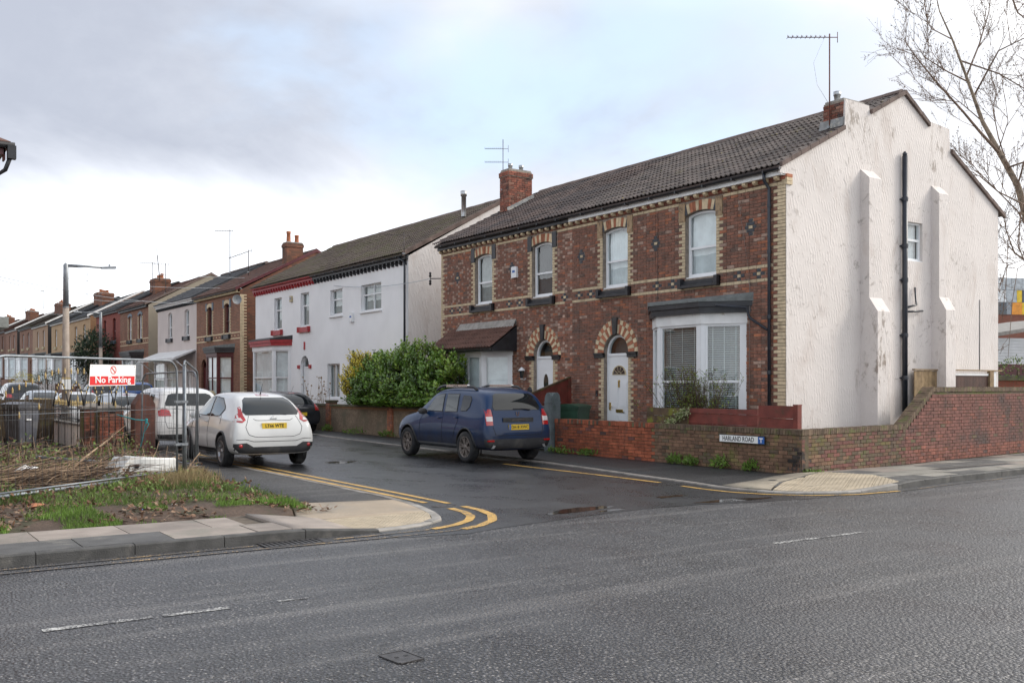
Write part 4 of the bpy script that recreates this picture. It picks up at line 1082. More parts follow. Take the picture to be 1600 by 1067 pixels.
# chimney stacks
def real_stack(h, x0, x1, y0, y1, zb, zt, faces, pots, potm=ALU, band=True):
    c = chimney(h, x0+.012, x1-.012, y0+.012, y1-.012, zb, zt, 0, real=True, cap=True, band=band)
    for f in faces:
        if f == 'w': org, ud, nd, L_ = (x0+.012, y0, 0), (0,1,0), (-1,0,0), y1-y0
        else: org, ud, nd, L_ = (x0, y0+.012, 0), (1,0,0), (0,-1,0), x1-x0
        b = lay(0, L_, zb, zt-.2 if band else zt, [], {}, lambda u,z,k,l: 'v' if R.random() < .85 else 'a')
        emit_bricks(c, b, org, ud, nd, 150)
        if band:
            o2 = tuple(Vector(org)+Vector(nd)*.036); b = lay(-.02, L_+.02, zt-.2, zt-.04, [], {}, lambda u,z,k,l: 'v'); emit_bricks(c, b, o2, ud, nd, 60)
    for px, py in pots:
        q = MB(); q.lathe([(.07,zt),(.07,zt+.16),(.085,zt+.17),(.085,zt+.26),(.02,zt+.27)], (px,py,0), 'z', 12); q.build('flue_terminal', potm, c)
    return c
c = real_stack(h1, 1.98, 2.80, .03, .60, 6.9, 8.14, 'w', [(2.12,.32)], band=False)
mb = MB(); mb.add([(1.90,.0,rz(1.9)+.06),(1.90,.66,rz(1.9)+.06),(1.955,.66,rz(2)+.22),(1.955,.0,rz(2)+.22)], [(0,1,2,3)]); mb.build('flashing', LEAD, c)
c = chimney(h1, 5.22, 6.0, .2, .6, 6.9, 8.03, 0, BC['v']); q = MB(); q.lathe([(.07,8.03),(.07,8.17),(.085,8.18),(.085,8.26),(.02,8.27)], (5.5,.35,0), 'z', 12); q.build('flue_terminal', ALU, c)
yl = W2-.92
cm = real_stack(h2, 2.10, 3.08, yl, yl+.55, 7.2, 9.05, 'ws', [(2.35,yl+.27),(2.8,yl+.27)])
mb = MB(); mb.add([(2.02,yl-.06,rz(2.02)+.07),(3.12,yl-.06,rz(3.12)+.07),(3.12,yl-.02,rz(3.12)+.2),(2.02,yl-.02,rz(2.02)+.2)], [(0,1,2,3)]); mb.build('flashing', LEAD, cm)
# far gable of the pair, backs
for h, ya in ((h2, W2-.02),):
    mb = MB(); gg = [(0,0),(0,6.36),(XR,ZR-.05),(8.22,6.24),(8.22,0)]; mb.add([(p[0],ya,p[1]) for p in gg], [tuple(range(5))]); mb.build('gable_wall', B_GAB, h, recalc=False)
for h, w in ((h1, W1), (h2, W2)):
    mb = MB(); mb.add([(8.22,0,0),(8.22,w,0),(8.22,w,6.24),(8.22,0,6.24)], [(0,1,2,3)]); mb.build('rear_wall', R_GABLE if h is h1 else B_BRN, h, recalc=False)
# pipes
mb = MB(); mb.tube([(4.08,-.09,1.1),(4.08,-.09,7.12)], .062, 12)
for z in (1.9,2.9,4.2,5.0,6.1): mb.lathe([(.072,z-.05),(.076,z),(.072,z+.05)], (4.08,-.09,0), 'z', 12); mb.box(3.98,4.08,-.10,-.0,z-.015,z+.015)
mb.lathe([(.04,7.12),(.06,7.16),(.03,7.22)], (4.08,-.09,0), 'z', 8); mb.build('soil_pipe', NAVY, h1)
mb = MB(); mb.tube([(4.10,-.1,3.55),(4.45,-.1,3.62),(4.52,-.1,3.62),(4.52,-.06,4.05)], .024, 8); mb.tube([(4.1,-.11,3.45),(4.75,-.11,3.50),(4.75,-.0,3.50)], .024, 8); mb.build('waste_pipe', NAVY, h1)
mb = MB(); mb.tube([(7.35,-.02,2.1),(7.36,-.02,3.9)], .008, 5); mb.build('cable', BLACKP, h1)
mb = MB(); mb.tube([(-.225,.42,6.30),(-.20,.42,6.12),(-.05,.42,5.98),(-.07,.40,5.9),(-.07,.40,.1)], .036, 10)
for z in (5.6,4.6,3.2,2.0): mb.lathe([(.046,z-.04),(.048,z),(.046,z+.04)], (-.07,.40,0), 'z', 10)
mb.build('downpipe', NAVY, h1)
mb = MB(); mb.tube([(-.72,1.35,3.48),(-.2,.95,3.44),(-.12,.9,3.2),(-.09,.43,2.92)], .03, 8); mb.build('bay_downpipe', NAVY, h1)
mb = MB(); mb.tube([(-.03,1.25,4.05),(-.035,1.02,4.07),(-.035,.98,3.9),(-.035,.99,.6)], .006, 5); mb.tube([(-.03,1.02+.3,5.9),(-.03,.95,3.9)], .004, 4); mb.build('wall_cable', M('grey cable', (.28,.24,.22), .7), h1)
mb = MB(); mb.tube([(-.03,3.95,5.95),(-.03,3.98,.3)], .005, 4); mb.build('wall_cable', BLACKP, h1)
# things fixed on the fronts
def alarm(loc, label, s=1., col=WHITEP):
    a = empty('alarm_box', loc, 0, label, 'alarm box'); mb = MB(); mb.slab([(-.13*s,-.16*s),(.13*s,-.16*s),(.13*s,.12*s),(.10*s,.17*s),(-.10*s,.17*s),(-.13*s,.12*s)], 'x', -.09, 0)
    mb.build('housing', col, a); mb = MB(); mb.box(-.094,-.088,-.07*s,.07*s,-.01,.06); mb.build('badge', SIGNB, a); return a
alarm((XF, Y2+2.75, 5.08), 'white alarm box between the two upper windows of the house with the tiled bay canopy')
dl = empty('wall_lantern', (XF, Y2+2.22, 2.05), 0, 'small white wall lantern on brickwork left of the oval-pane door', 'lantern')
mb = MB(); mb.lathe([(.02,-.16),(.05,-.14),(.02,-.12)], (-.16,0,0)); mb.tube([(0,0,-.12),(-.08,0,-.18),(-.16,0,-.13)], .014, 6); mb.lathe([(.11,.10),(.06,.16),(.015,.2)], (-.16,0,0)); mb.build('bracket', WHITEP, dl)
mb = MB(); mb.lathe([(.05,-.12),(.085,.10)], (-.16,0,0), 'z', 6, smooth=False); mb.build('lamp_glass', GLASSD, dl)
nb = empty('round_plaque', (XF, Y2+2.02, 1.55), 0, 'round black plaque on brickwork below the wall lantern', 'plaque'); mb = MB(); mb.lathe([(.001,-.04),(.10,-.035),(.13,-.015),(.13,0)], (0,0,0), 'x', 16); mb.build('disc', BLACKT, nb)
mb = MB(); mb.lathe([(.07,-.045),(.08,-.05),(.09,-.042)], (0,0,0), 'x', 16); mb.build('rim', DSTONE, nb)
db = empty('doorbell', (XF, Y1+6.33, 1.5), 0, 'small black doorbell beside the white sunburst door', 'doorbell'); mb = MB(); mb.slab([(-.035,-.07),(.035,-.07),(.04,0),(.035,.09),(-.035,.09),(-.04,0)], 'x', -.03, 0); mb.build('case', BLACKP, db)
mb = MB(); mb.lathe([(.001,-.036),(.014,-.034),(.016,-.03)], (0,0,-.03), 'x', 10); mb.build('button', GALV, db)

# ---------------------------------------------------------------- other houses of the street
def plain_house(y0, w, label, wall, wins, dr, bayspec, roofm, eave=6.36, depth=8.2, gabR=None, gabL=None, fasc=BLACKT, rs=.515, winw=.8, wm=PVC, wz=(4.28,5.62), rise=.12, sillm=BLACKT, roof='courses', corb=None, chim=(), frontx=16.6, ridgeoff=None, inner=CURT, gut=BLACKP, kindw='curtain', archm=None, bands=None, quoinc=None, wins_full=None, stone=None):
    h = empty('terraced_house', (frontx, y0, hgt(y0+w/2)), 0, label, 'house', 'houses along the side street')
    XRr = depth/2; zr = eave+rs*(XRr+.25)
    fh = []
    W_ = wins_full or [(yc, winw, wz[0], wz[1], rise, (.46,), ()) for yc in wins]
    for (yc, ww, z0, z1, rs_, sp, mu) in W_: fh.append(arc_pts(yc, ww, z0, z1, rs_, 6))
    if dr: fh.append(arc_pts(dr[0], dr[1], .1, dr[2], dr[3], 8))
    wall_face('wall', h, [(0,0),(w,0),(w,eave),(0,eave)], fh, wall, 0., .12)
    for (yc, ww, z0, z1, rs_, sp, mu) in W_:
        window(h, yc, ww-.01, z0+.01, z1, rs_, .11, wm, sp, .05, inner, kindw, mull=mu, n=6)
        if sillm:
            mb = MB(); mb.box(-.10,.06,yc-ww/2-.12,yc+ww/2+.12,z0-.24,z0-.02); mb.box(-.13,.05,yc-ww/2-.13,yc-ww/2-.03,z0-.24,z0); mb.box(-.13,.05,yc+ww/2+.03,yc+ww/2+.13,z0-.24,z0); mb.build('stone_sill', sillm, h)
        if archm:
            a = arc_pts(yc, ww+.02, z0, z1, rs_, 8)[2:]; b = arc_pts(yc, ww+.40, z0, z1+.12, rs_+.06, 8)[2:]; mb = MB()
            for i in range(8):
                v = [a[i],a[i+1],b[i+1],b[i]]; v4 = [(-.03,)+p for p in v]+[(.02,)+p for p in v]; mb.add(v4, [(0,1,2,3),(0,1,5,4),(1,2,6,5),(2,3,7,6),(3,0,4,7)])
            mb.build('arch', archm, h)
            if stone:
                for s in (-1,1):
                    mb = MB(); a_, b_ = sorted((yc+s*(ww/2+.01), yc+s*(ww/2+.22))); mb.box(-.04,.02,a_,b_,z1-.1,z1+.32); mb.build('spring_stone', stone, h)
        if quoinc:
            mb = MB(); k = 0; z = z0
            while z < z1-.12:
                l = .2 if k % 2 else .11
                for s in (-1,1): a_, b_ = sorted((yc+s*ww/2, yc+s*(ww/2+l))); mb.box(-.014,.01,a_,b_,z,z+.066)
                z += .075; k += 1
            mb.build('window_quoins', quoinc, h, kind='stuff')
    if bands:
        mb = MB()
        for z in bands: mb.box(-.014,.01,.0,w,z,z+.066)
        for k in range(int(w/.5)): mb.box(-.015,.01,.2+k*.5,.3+k*.5,(bands[0]+bands[-1])/2,(bands[0]+bands[-1])/2+.066)
        mb.build('string_course', quoinc or BC['c'], h)
    if dr: door(h, dr[0], dr[1]-.02, .1, dr[2], dr[3], wm, .13, leaf=dr[4] if len(dr) > 4 else None, panels='plain', fanlight=dr[3] > .1)
    if bayspec:
        (ya, yb, d, ztop, heads, apron, kd, mul) = bayspec
        b = bay(h, ya, yb, d, .05, ztop, wm, apron, .5, inner if kd == 'curtain' else CURT, kd, .8, mul, sillz=.85); bay_head(h, b, ztop, heads)
    # roof
    if roof == 'tiles': roof_shell(h, w, XE, eave+.0, XRr, zr, depth+.2, eave-.1, roofm, vo=.03); tile_roof(h, w+.1, XE-.03, eave, XRr, zr, roofm, 0, y0=-.05)
    else: roof_shell(h, w, XE, eave+.0, XRr, zr, depth+.2, eave-.1, roofm, ridge=(y0 < 60), vo=.03); far_roof(h, w+.06, XE-.03, eave+.0, XRr, zr, roofm, y0=-.03)
    mb = MB(); mb.box(-.155,-.13,0,w,eave-.19,eave-.05); mb.box(-.13,.0,0,w,eave-.185,eave-.16); mb.build('fascia', fasc, h); gutter(h, 0, w, -.225, eave-.04, gut)
    if corb:
        x = .12
        while x < w-.05:
            mb = MB(); mb.slab([(-.13,eave-.19),(-.13,eave-.26),(-.06,eave-.36),(-.0,eave-.36),(-.0,eave-.19)], 'y', x, x+.09); mb.build('corbel', corb, h); x += .32
    for gm, yy, nm in ((gabR, 0, -1), (gabL, w, 1)):
        if gm:
            gg = [(0,0),(0,eave-.06),(XRr,zr-.06),(depth,eave-.15),(depth,0)]; mb = MB(); mb.add([(p[0],yy+.004*nm,p[1]) for p in gg], [tuple(range(5))]); mb.build('gable_wall', gm, h, recalc=False)
    mb = MB(); mb.add([(depth,0,0),(depth,w,0),(depth,w,eave-.15),(depth,0,eave-.15)], [(0,1,2,3)]); mb.build('rear_wall', wall, h, recalc=False)
    for (cx, cy, cw, cd, zt, pots, cmat, pm) in chim:
        zb = eave+rs*(min(cx, 2*XRr-cx)+.25)-.3; chimney(h, cx, cx+cw, cy, cy+cd, zb, zt, pots, cmat, potm=pm, potd='y' if cd > cw else 'x')
    return h
def verge(h, w, eave, depth, rs, mat, yy=0, th=.09):
    XRr = depth/2; zr = eave+rs*(XRr+.25); mb = MB()
    mb.slab([(XE,eave-.09),(XRr,zr-.09),(XRr,zr+.07),(XE,eave+.07)], 'y', yy-.06, yy+.02)
    mb.slab([(XRr,zr-.09),(depth+.2,eave-.15),(depth+.2,eave+.0),(XRr,zr+.07)], 'y', yy-.06, yy+.02); mb.build('verge', mat, h)
# white rendered pair
h3 = plain_house(30.85, 8.25, 'white rendered house with black corbels beyond the alley, half hidden by the laurel', R_WHITE, [], None, None, TILE_M, 6.36, gabR=R_SIDE, corb=BLACKT, roof='tiles', sillm=None, rs=.54,
    wins_full=[(2.97,1.72,4.55,5.56,0,(.62,),(-.05,)),(6.13,1.18,4.55,5.60,0,(.62,),()),(6.4,1.2,1.2,2.6,0,(),(0,))], kindw='vblind', inner=BLIND)
for yc, w_, z in ((2.97,1.72,4.53),(6.13,1.18,4.53)):
    mb = MB(); mb.box(-.07,.08,yc-w_/2-.05,yc+w_/2+.05,z-.05,z); mb.build('sill', PVC, h3)
verge(h3, 8.25, 6.36, 8.2, .54, RIDGE)
mb = MB(); mb.tube([(-.2,.35,6.25),(-.1,.15,6.1),(-.1,.1,5.9),(-.1,.1,.2)], .04, 8); mb.build('downpipe', NAVY, h3)
q = MB(); q.lathe([(.09,8.0),(.09,8.75),(.12,8.76),(.12,8.95),(.03,8.97)], (2.6,.5,0), 'z', 12); q.build('flue_pipe', ALU, h3)
alarm((16.6, 30.85+4.6, 4.38), 'white alarm box low between the windows of the white house with black corbels', 1.15)
h4 = plain_house(39.1, 7.25, 'white rendered house with red corbels, red sills and an arched white door', R_WHITE, [], (1.15,.92,2.55,.45), (2.75,6.75,.55,3.3,(PVC,REDP,BLACKT),PVC,'vblind',False), TILE_M, 6.36, corb=REDP, fasc=REDP, gut=REDP, roof='tiles', sillm=REDP, rs=.54,
    wins_full=[(1.15,.95,4.25,5.72,0,(.62,),()),(4.3,.95,4.25,5.72,0,(.62,),())], chim=(), kindw='vblind', inner=BLIND, gabL=R_WHITE)
alarm((16.6, 39.1+2.6, 5.55), 'small cream alarm box between upper windows of the house with red corbels', .8, CREAMP)
mb = MB(); mb.box(-.04,.0,1.10,1.2,3.26,3.60); mb.box(-.06,.0,.42,.62,2.45,2.6); mb.box(-.06,.0,1.68,1.88,2.45,2.6); mb.build('painted_keystone', REDP, h4)
# brick house with maroon bay, then the pinkish one
h5 = plain_house(48.6, 7.3, 'brown brick house with a maroon framed bay window and cream brick trim', B_BRN, [2.0,4.9], (5.95,.95,2.55,.45,MARP), (1.0,4.2,.6,3.05,(MARP,BLACKT,LEADG),MARP,'curtain',True), TILE_R, 6.42, gabR=B_GAB, fasc=CREAMP, winw=.85, wz=(4.2,5.7), wm=MARP, archm=BC['c'], quoinc=BC['c'], bands=(3.92,4.22), stone=GREYP)
verge(h5, 7.3, 6.42, 8.2, .515, MARP)
mb = MB(); k = 0; z = .3
while z < 6.1: l = .34 if k % 2 else .2; mb.box(0,l,-.016,.0,z,z+.066); z += .075; k += 1
mb.build('corner_quoins', BC['c'], h5, kind='stuff')
h5c = chimney(h5, 2.6, 3.5, .35, 1.0, 7.4, 9.0, 2, B_GAB, potm=TERRA, poth=.55)
h6 = plain_house(55.9, 8.2, 'pinkish rendered house with a white lean-to porch roof across its front', R_PINK, [1.9,5.4], (1.6,.95,2.3,0), (3.6,7.4,.6,2.75,(PVC,),PVC,'vblind',False), TILE_G, 6.36, fasc=PVC2, gut=PVC2, winw=.9, wz=(4.25,5.7), corb=BLACKT, gabL=R_PINK)
mb = MB(); mb.add([(0,.1,3.45),(0,8.1,3.45),(-1.25,8.0,2.95),(-1.25,.1,2.95),(0,.1,3.38),(0,8.1,3.38),(-1.25,8.0,2.82),(-1.25,.1,2.82)], [(0,1,2,3),(4,5,6,7),(3,2,6,7),(0,3,7,4),(1,2,6,5)]); mb.build('porch_roof', PVC2, h6)
mb = MB(); mb.tube([(-1.15,.25,2.85),(0,.25,1.9)], .035, 6); mb.tube([(-1.15,7.8,2.85),(0,7.8,1.9)], .035, 6); mb.build('porch_bracket', PVC, h6)
h7 = plain_house(66.4, 7.8, 'brown brick house with blue grey arch stones and a white porch beside the dark tree', B_BRN, [2.1,4.9], None, (1.3,5.3,.6,2.95,(BLACKT,BLACKT,LEADG),PVC,'vblind',True), TILE_R, 6.5, gabR=R_BEIGE, winw=.9, wz=(4.3,5.85), archm=GREYP, quoinc=BC['c'], bands=(3.95,4.25), chim=((2.2,6.9,1.1,1.5,8.9,3,B_GAB,TERRA),))
verge(h7, 7.8, 6.5, 8.2, .515, RIDGE)
h8 = plain_house(74.2, 8.0, 'dark red painted brick house behind the dark evergreen tree', B_RED, [1.9,5.0], (1.6,.95,2.5,.45,MARP), (3.2,6.6,.6,2.9,(BLACKT,BLACKT),B_RED,'curtain',True), TILE_G, 6.5, winw=.9, wz=(4.3,5.85), wm=MARP, gabL=B_RED, sillm=GREYP)
fars = [
 (84.4,8.8,'ochre rendered house, its upper windows over the dark tree',R_TAN,TILE_G,B_TAN,PVC,'a',1),
 (93.2,8.8,'tan rendered house with a white bay beside the dark gap',R_TAN,TILE_G,None,PVC,'b',1),
 (104.0,9.0,'brown rendered house with a grey gutter left of the dark gap',R_TAN2,TILE_M,R_DARK,PVC,'a',1),
 (113.0,9.0,'brown brick house with white quoined windows, third from the far end',B_BRN,TILE_M,None,PVC,'b',0),
 (124.0,9.0,'dark brick house with tall white windows near the far end of the row',B_BRN,TILE_R,R_DARK,PVC,'a',1),
 (133.0,9.0,'reddish brick house second from the far end of the row',B_GAB,TILE_R,None,PVC,'b',0),
 (144.0,9.0,'farthest small brick house in the row at the left edge',B_BRN,TILE_R,R_DARK,PVC,'a',1),
 (153.0,9.0,'ochre house closing the far end of the row',R_TAN,TILE_R,None,PVC,'b',0)]
for (y0,w,lab,wm_,rm,gab,fm,ty,ch) in fars:
    hh = plain_house(y0, w, lab, wm_, [2.4,5.9] if ty == 'a' else [2.9,6.5], None if ty == 'a' else (1.4,1.0,2.5,.4), (1.2,5.2,.7,3.0,(PVC,BLACKT,LEADG),PVC,'curtain',True) if ty == 'a' else (3.3,7.6,.7,3.0,(PVC,BLACKT,LEADG),PVC,'curtain',True), rm, 6.4, gabR=gab, winw=1.0, wz=(4.2,5.7), fasc=PVC2 if ch else BLACKT, gabL=wm_ if not gab else None, sillm=CREAMP, chim=((2.4,w-1.5 if ty == 'a' else .3,1.0,1.7,8.9,3 if ty == 'a' else 2,B_GAB,TERRA),))
    if gab: verge(hh, w, 6.4, 8.2, .515, PVC2)
# corner of a house at the left edge, gable to the side street
hl = empty('corner_house', (2.50, 21.3, 0), 0, 'house at the left edge, only the black gutter end of its eaves in view', 'house')
mb = MB(); mb.box(-8.5, 0, 0, 8, 0, 6.25); mb.build('wall', B_BRN, hl)
mb = MB(); mb.add([(-8.5,-.32,6.38),(.2,-.32,6.38),(.2,8.3,6.38),(-8.5,8.3,6.38),(-8.5,4,8.7),(-4.1,4,8.7),(-8.5,-.32,6.32),(.2,-.32,6.32),(.2,8.3,6.32)], [(0,1,5,4),(1,2,5),(2,3,4,5),(0,1,7,6),(1,2,8,7),(6,7,8)]); mb.build('roof', TILE_R, hl)
mb = MB(); mb.box(-8.5,.12,-.22,-.19,6.14,6.32); mb.box(-8.5,.12,-.19,0,6.14,6.17); mb.box(.09,.12,-.22,.0,6.04,6.32); mb.build('fascia', MARP, hl)
mb = MB(); mb.tube([(-8.4,-.30,6.33),(.27,-.30,6.31)], .062, 10); mb.box(.14,.29,-.37,-.22,6.05,6.30); mb.tube([(.2,-.3,6.1),(.12,-.2,5.85),(-.05,-.08,5.72),(-.08,-.08,.2)], .04, 8); mb.build('gutter', BLACKP, hl)
mb = MB(); b = ccw([(0,4.6),(.60,5.1),(.60,6.7),(0,7.2)]); mb.prism(b, .6, 3.1); mb.build('bay_front', PVC2, hl); mb = MB(); b = ccw([(0,4.4),(.84,5.0),(.84,6.8),(0,7.4)]); mb.prism(b, 3.1, 3.35); mb.build('bay_roof', LEADG, hl)

for i, (ya, yb) in enumerate(((30.2,45.5),(47.0,62.5),(64.0,95.0))):  # unseen terraces added so that windows and car glass reflect houses
    hh = empty('terraced_house', (-.6, ya, hgt(ya)), 0, ('nearer','middle','farther')[i]+' brick terrace beyond the left edge, unseen, added for reflections', 'house'); w = yb-ya
    mb = MB(); mb.box(-8.4,0,0,w,0,6.3); mb.build('wall', B_BRN if i != 1 else R_TAN, hh); mb = MB(); mb.slab([(.3,6.35),(-4.2,8.7),(-8.7,6.35),(-8.7,6.22),(-4.2,8.57),(.3,6.22)], 'y', -.05, w+.05); mb.build('roof', TILE_R if i else TILE, hh)
    k = 1.5
    while k < w-1.5:
        window(hh, k, .95, 4.3, 5.7, .1, -.02, PVC, (.46,), .055, CURT, fn=lambda u,v,x: (.01-x,u,v)); window(hh, k, 1.3, .9, 2.6, 0, -.02, PVC, (.5,), .055, CURT, fn=lambda u,v,x: (.01-x,u,v)); k += 3.1
# ---------------------------------------------------------------- garden walls
R.seed(5)
def coping(parent, org, ud, nd, L_, z, th, cls='y', w=.075, slope=0., h=.105, name='coping_brick', nmax=140):
    """bricks on edge across the top of a wall"""
    ud = Vector(ud); nd = Vector(nd); n = int(L_/w); k = 0
    for i in range(n):
        u = (i+.5)*w*L_/(n*w); z0 = z+slope*u+R.uniform(-.004,.004); mb = MB(); hw = w/2*L_/(n*w)-.005; hh = h
        vs = []
        for a in (-hw, hw):
            for b, c in ((.012+R.uniform(-.003,.003),0),(.012,hh),(-th,hh),(-th,0)):
                p = Vector(org)+ud*(u+a)+nd*b; vs.append((p.x,p.y,z0+c+slope*a))
        mb.add(vs, [(0,1,2,3),(7,6,5,4),(0,4,5,1),(1,5,6,2),(2,6,7,3)]); mb.build(name, BC[cls] if not callable(cls) else BC[cls(u)], parent, recalc=False)
gw = empty('garden_wall', (14.95, 12.25, 0), 0, 'low brick garden wall round the corner plot, mossy, with the street nameplate', 'wall')
LF = 7.75
def clsF(u, z, k, l):
    if u > 4.05+(.1 if k % 2 else 0): return 'g' if R.random() < .93 else 'r'
    if math.hypot(u-.05, (z-.27)*.9) < .20+R.uniform(0,.08): return 's'
    return 'm' if R.random() < .86 else 'y'
b = lay(0, LF, .02, .77, [], {}, clsF, pattern=(.215,.1025) if 0 else (.215,), shift=.1125)
mb = MB(); mb.box(.014, .215, .014, LF, -.1, .77); mb.build('mortar_core', mortar_g, gw)
emit_bricks(gw, b, (.014,0,0), (0,1,0), (-1,0,0), 300)
coping(gw, (.0,0,0), (0,1,0), (-1,0,0), 4.05, .775, .215, 'y'); coping(gw, (.0,4.05,0), (0,1,0), (-1,0,0), LF-4.05, .775, .215, lambda u: 'g' if R.random() < .6 else 'y')
# side wall facing the main road: runs slightly away from it, ramps up
p0 = Vector((14.95,12.25)); p1 = Vector((18.93,12.74)); p2 = Vector((30,13.95)); d1 = (p1-p0).normalized(); d2 = (p2-p1).normalized(); l1 = (p1-p0).length
n1 = Vector((d1.y,-d1.x)); n2 = Vector((d2.y,-d2.x))
g2 = empty('side_wall', (14.95, 12.25, 0), 0, 'red brown brick side wall along the main road that ramps up to full height', 'wall')
rs0, rs1 = -.18, 1.35       # ramp measured along the second stretch
def clsS(u, z, k, l):
    if math.hypot(u-.05, (z-.27)*.9) < .20+R.uniform(0,.08): return 's'
    return pick([('m',.45 if u < 1.5 else .2),('y',.3),('r',.25 if u < 1.5 else .5)])
b = lay(0, l1, .02, .77, [], {}, clsS, pattern=(.215,), shift=.1125)
core = MB(); core.prism([(-n1.x*.014,-n1.y*.014),(l1*d1.x-n1.x*.014,l1*d1.y-n1.y*.014),(l1*d1.x-n1.x*.215,l1*d1.y-n1.y*.215),(.014,.215)], -.1, .77); core.build('mortar_core', mortar_g, g2)
nd = (n1.x,n1.y,0); emit_bricks(g2, b, (n1.x*-.014,n1.y*-.014,0), (d1.x,d1.y,0), nd, 110)
coping(g2, (0,0,0), (d1.x,d1.y,0), nd, l1-.15, .775, .215, 'y')
q = p1-p0; L2 = 10.2; top = lambda u: .77 if u < 0 else .77+.80*min(1, u/1.25)
def clsT(u, z, k, l):
    if z < .33 and u > .4: return 'h' if R.random() < .75 else 'r'
    return pick([('r',.93),('h',.05),('y',.02)])
def hole_top(z): 
    if z < .77: return None
    if z > 1.57: return (-1, 99)
    return (-1, (z-.77)/.80*1.25+.06)
b = lay(0, L2, .02, 1.565, [hole_top], {}, clsT, pattern=(.215,), shift=.1125)
b = [(u,z,w,h,c) for (u,z,w,h,c) in b]
core = MB(); o1 = q; e = q+d2*L2; mid = q+d2*1.25
def cp(p, off_): return (p.x-n2.x*off_, p.y-n2.y*off_)
for a_, b_, za, zb in ((q, mid, .77, 1.57), (mid, e, 1.57, 1.57)):
    pl = [cp(a_,.014), cp(b_,.014), cp(b_,.215), cp(a_,.215)]; core.prism(pl, -.1, [za,zb,zb,za])
core.build('mortar_core', mortar_g, g2)
nd = (n2.x,n2.y,0); emit_bricks(g2, b, (q.x-n2.x*.014,q.y-n2.y*.014,0), (d2.x,d2.y,0), nd, 190)
coping(g2, (q.x-d2.x*.13,q.y-d2.y*.13,0), (d2.x,d2.y,0), nd, 1.36, .70, .25, 'y', slope=.80/1.25, h=.12)
coping(g2, (q.x+d2.x*1.23,q.y+d2.y*1.23,0), (d2.x,d2.y,0), nd, L2-1.3, 1.575, .215, 'y')
# nameplate on the wall
sg = empty('street_nameplate', (14.93, 13.70, .645), 0, 'white street nameplate with black lettering and a blue dead end panel on the mossy wall', 'street sign')
mb = MB(); mb.box(-.035,-.012,-.60,.60,-.078,.078); mb.build('backing', TEXTB, sg); mb = MB(); mb.box(-.039,-.034,-.43,.59,-.068,.068); mb.build('plate', SIGNW, sg)
mb = MB(); mb.box(-.039,-.034,-.59,-.43,-.068,.068); mb.build('dead_end_panel', SIGNB, sg)
text_mesh('HARLAND ROAD', .135, TEXTB, sg, 'lettering', basis((-.040,.09,-.002),(0,-1,0),(-1,0,0)), .001, sx=.80, bold=.0015)
mb = MB(); mb.box(-.042,-.0395,-.555,-.465,.02,.045); mb.box(-.042,-.0395,-.520,-.500,-.05,.02); mb.build('dead_end_symbol', TEXTW, sg)
# red timber boards behind the wall
bf = empty('board_fence', (15.22, 12.52, .60), 0, 'low red brown board fence behind the corner wall, mossy at its left end', 'fence')
for (ya, yb, z0, z1, m_) in ((.12,1.02,.0,.24,CREDW),(.12,1.02,.245,.47,CREDW),(.12,1.02,.475,.72,CREDW),(1.04,2.98,.0,.30,CREDW),(1.04,2.98,.305,.52,CREDW),(1.04,2.98,.525,.63,CREDW),(2.99,4.32,.0,.22,MOSSW),(2.99,4.32,.225,.44,MOSSW),(2.99,4.32,.445,.62,MOSSW)):
    mb = MB(); mb.slab([(-.02,z0),(.01,z0),(.014,z1),(-.008,z1)], 'y', ya, yb); mb.build('board', m_, bf)
mb = MB(); mb.box(-.06,.06,0,.11,-.6,.735); mb.box(-.065,.065,-.005,.115,.735,.75); mb.build('post', CREDW, bf)
mb = MB(); mb.box(.015,.10,2.0,2.09,-.6,.6); mb.build('post', MOSSW, bf); mb = MB(); mb.box(.015,.10,4.2,4.29,-.6,.55); mb.build('post', MOSSW, bf)
# divider between the gardens
df = empty('sloping_fence', (14.95, 21.55, 0), 0, 'red brown close boarded fence with a sloping top between the two front gardens', 'fence')
for k in range(14):
    x0 = .12+k*.112; z0 = 1.42+.32*(k/14)*1.6; mb = MB(); zt = 1.40+.54*k/14; z2 = 1.40+.54*(k+1)/14; mb.add([(x0,0,.05),(x0+.108,0,.05),(x0+.108,0,z2),(x0,0,zt),(x0,.02,.05),(x0+.108,.02,.05),(x0+.108,.02,z2),(x0,.02,zt)], [(0,1,2,3),(4,5,6,7),(0,4,7,3),(1,5,6,2),(3,2,6,7)]); mb.build('board', CREDW, df)
mb = MB(); mb.slab([(.06,1.37),(1.70,1.92),(1.70,1.97),(.06,1.42)], 'y', -.03, .05); mb.build('capping', MOSSW, df)
mb = MB(); mb.box(1.6,1.69,-.06,-.01,0,1.9); mb.box(.05,.14,-.06,-.01,0,1.4); mb.build('post', CREDW, df)
# gate post, gate
gp = empty('gate_post', (15.0, 20.17, 0), 0, 'grey green square gate post with a rounded top at the end of the orange wall', 'gate post')
mb = MB(); s = .145; mb.box(-s,s,-s,s,0,1.27); mb.box(-s-.012,s+.012,-s-.012,s+.012,1.27,1.30)
mb.build('post', GREYW, gp); mb = MB(); vs = []; n = 8
arc = [(-s*math.cos(math.pi*k/n), 1.30+.24*math.sin(math.pi*k/n)) for k in range(n+1)]
mb.slab(arc, 'x', -s, s); mb.slab(arc, 'y', -s, s); mb.build('rounded_cap', GREYW, gp)
gt = empty('garden_gate', (15.0, 20.37, 0), 0, 'grey vertical board garden gate beside the grey green gate post', 'gate')
for k in range(9): mb = MB(); mb.box(-.012,.012,k*.10,k*.10+.085,.08,1.12); mb.build('slat', GREYW, gt)
for z in (.3,.85): mb = MB(); mb.box(.013,.04,0,.9,z,z+.09); mb.build('rail', GREYW, gt)
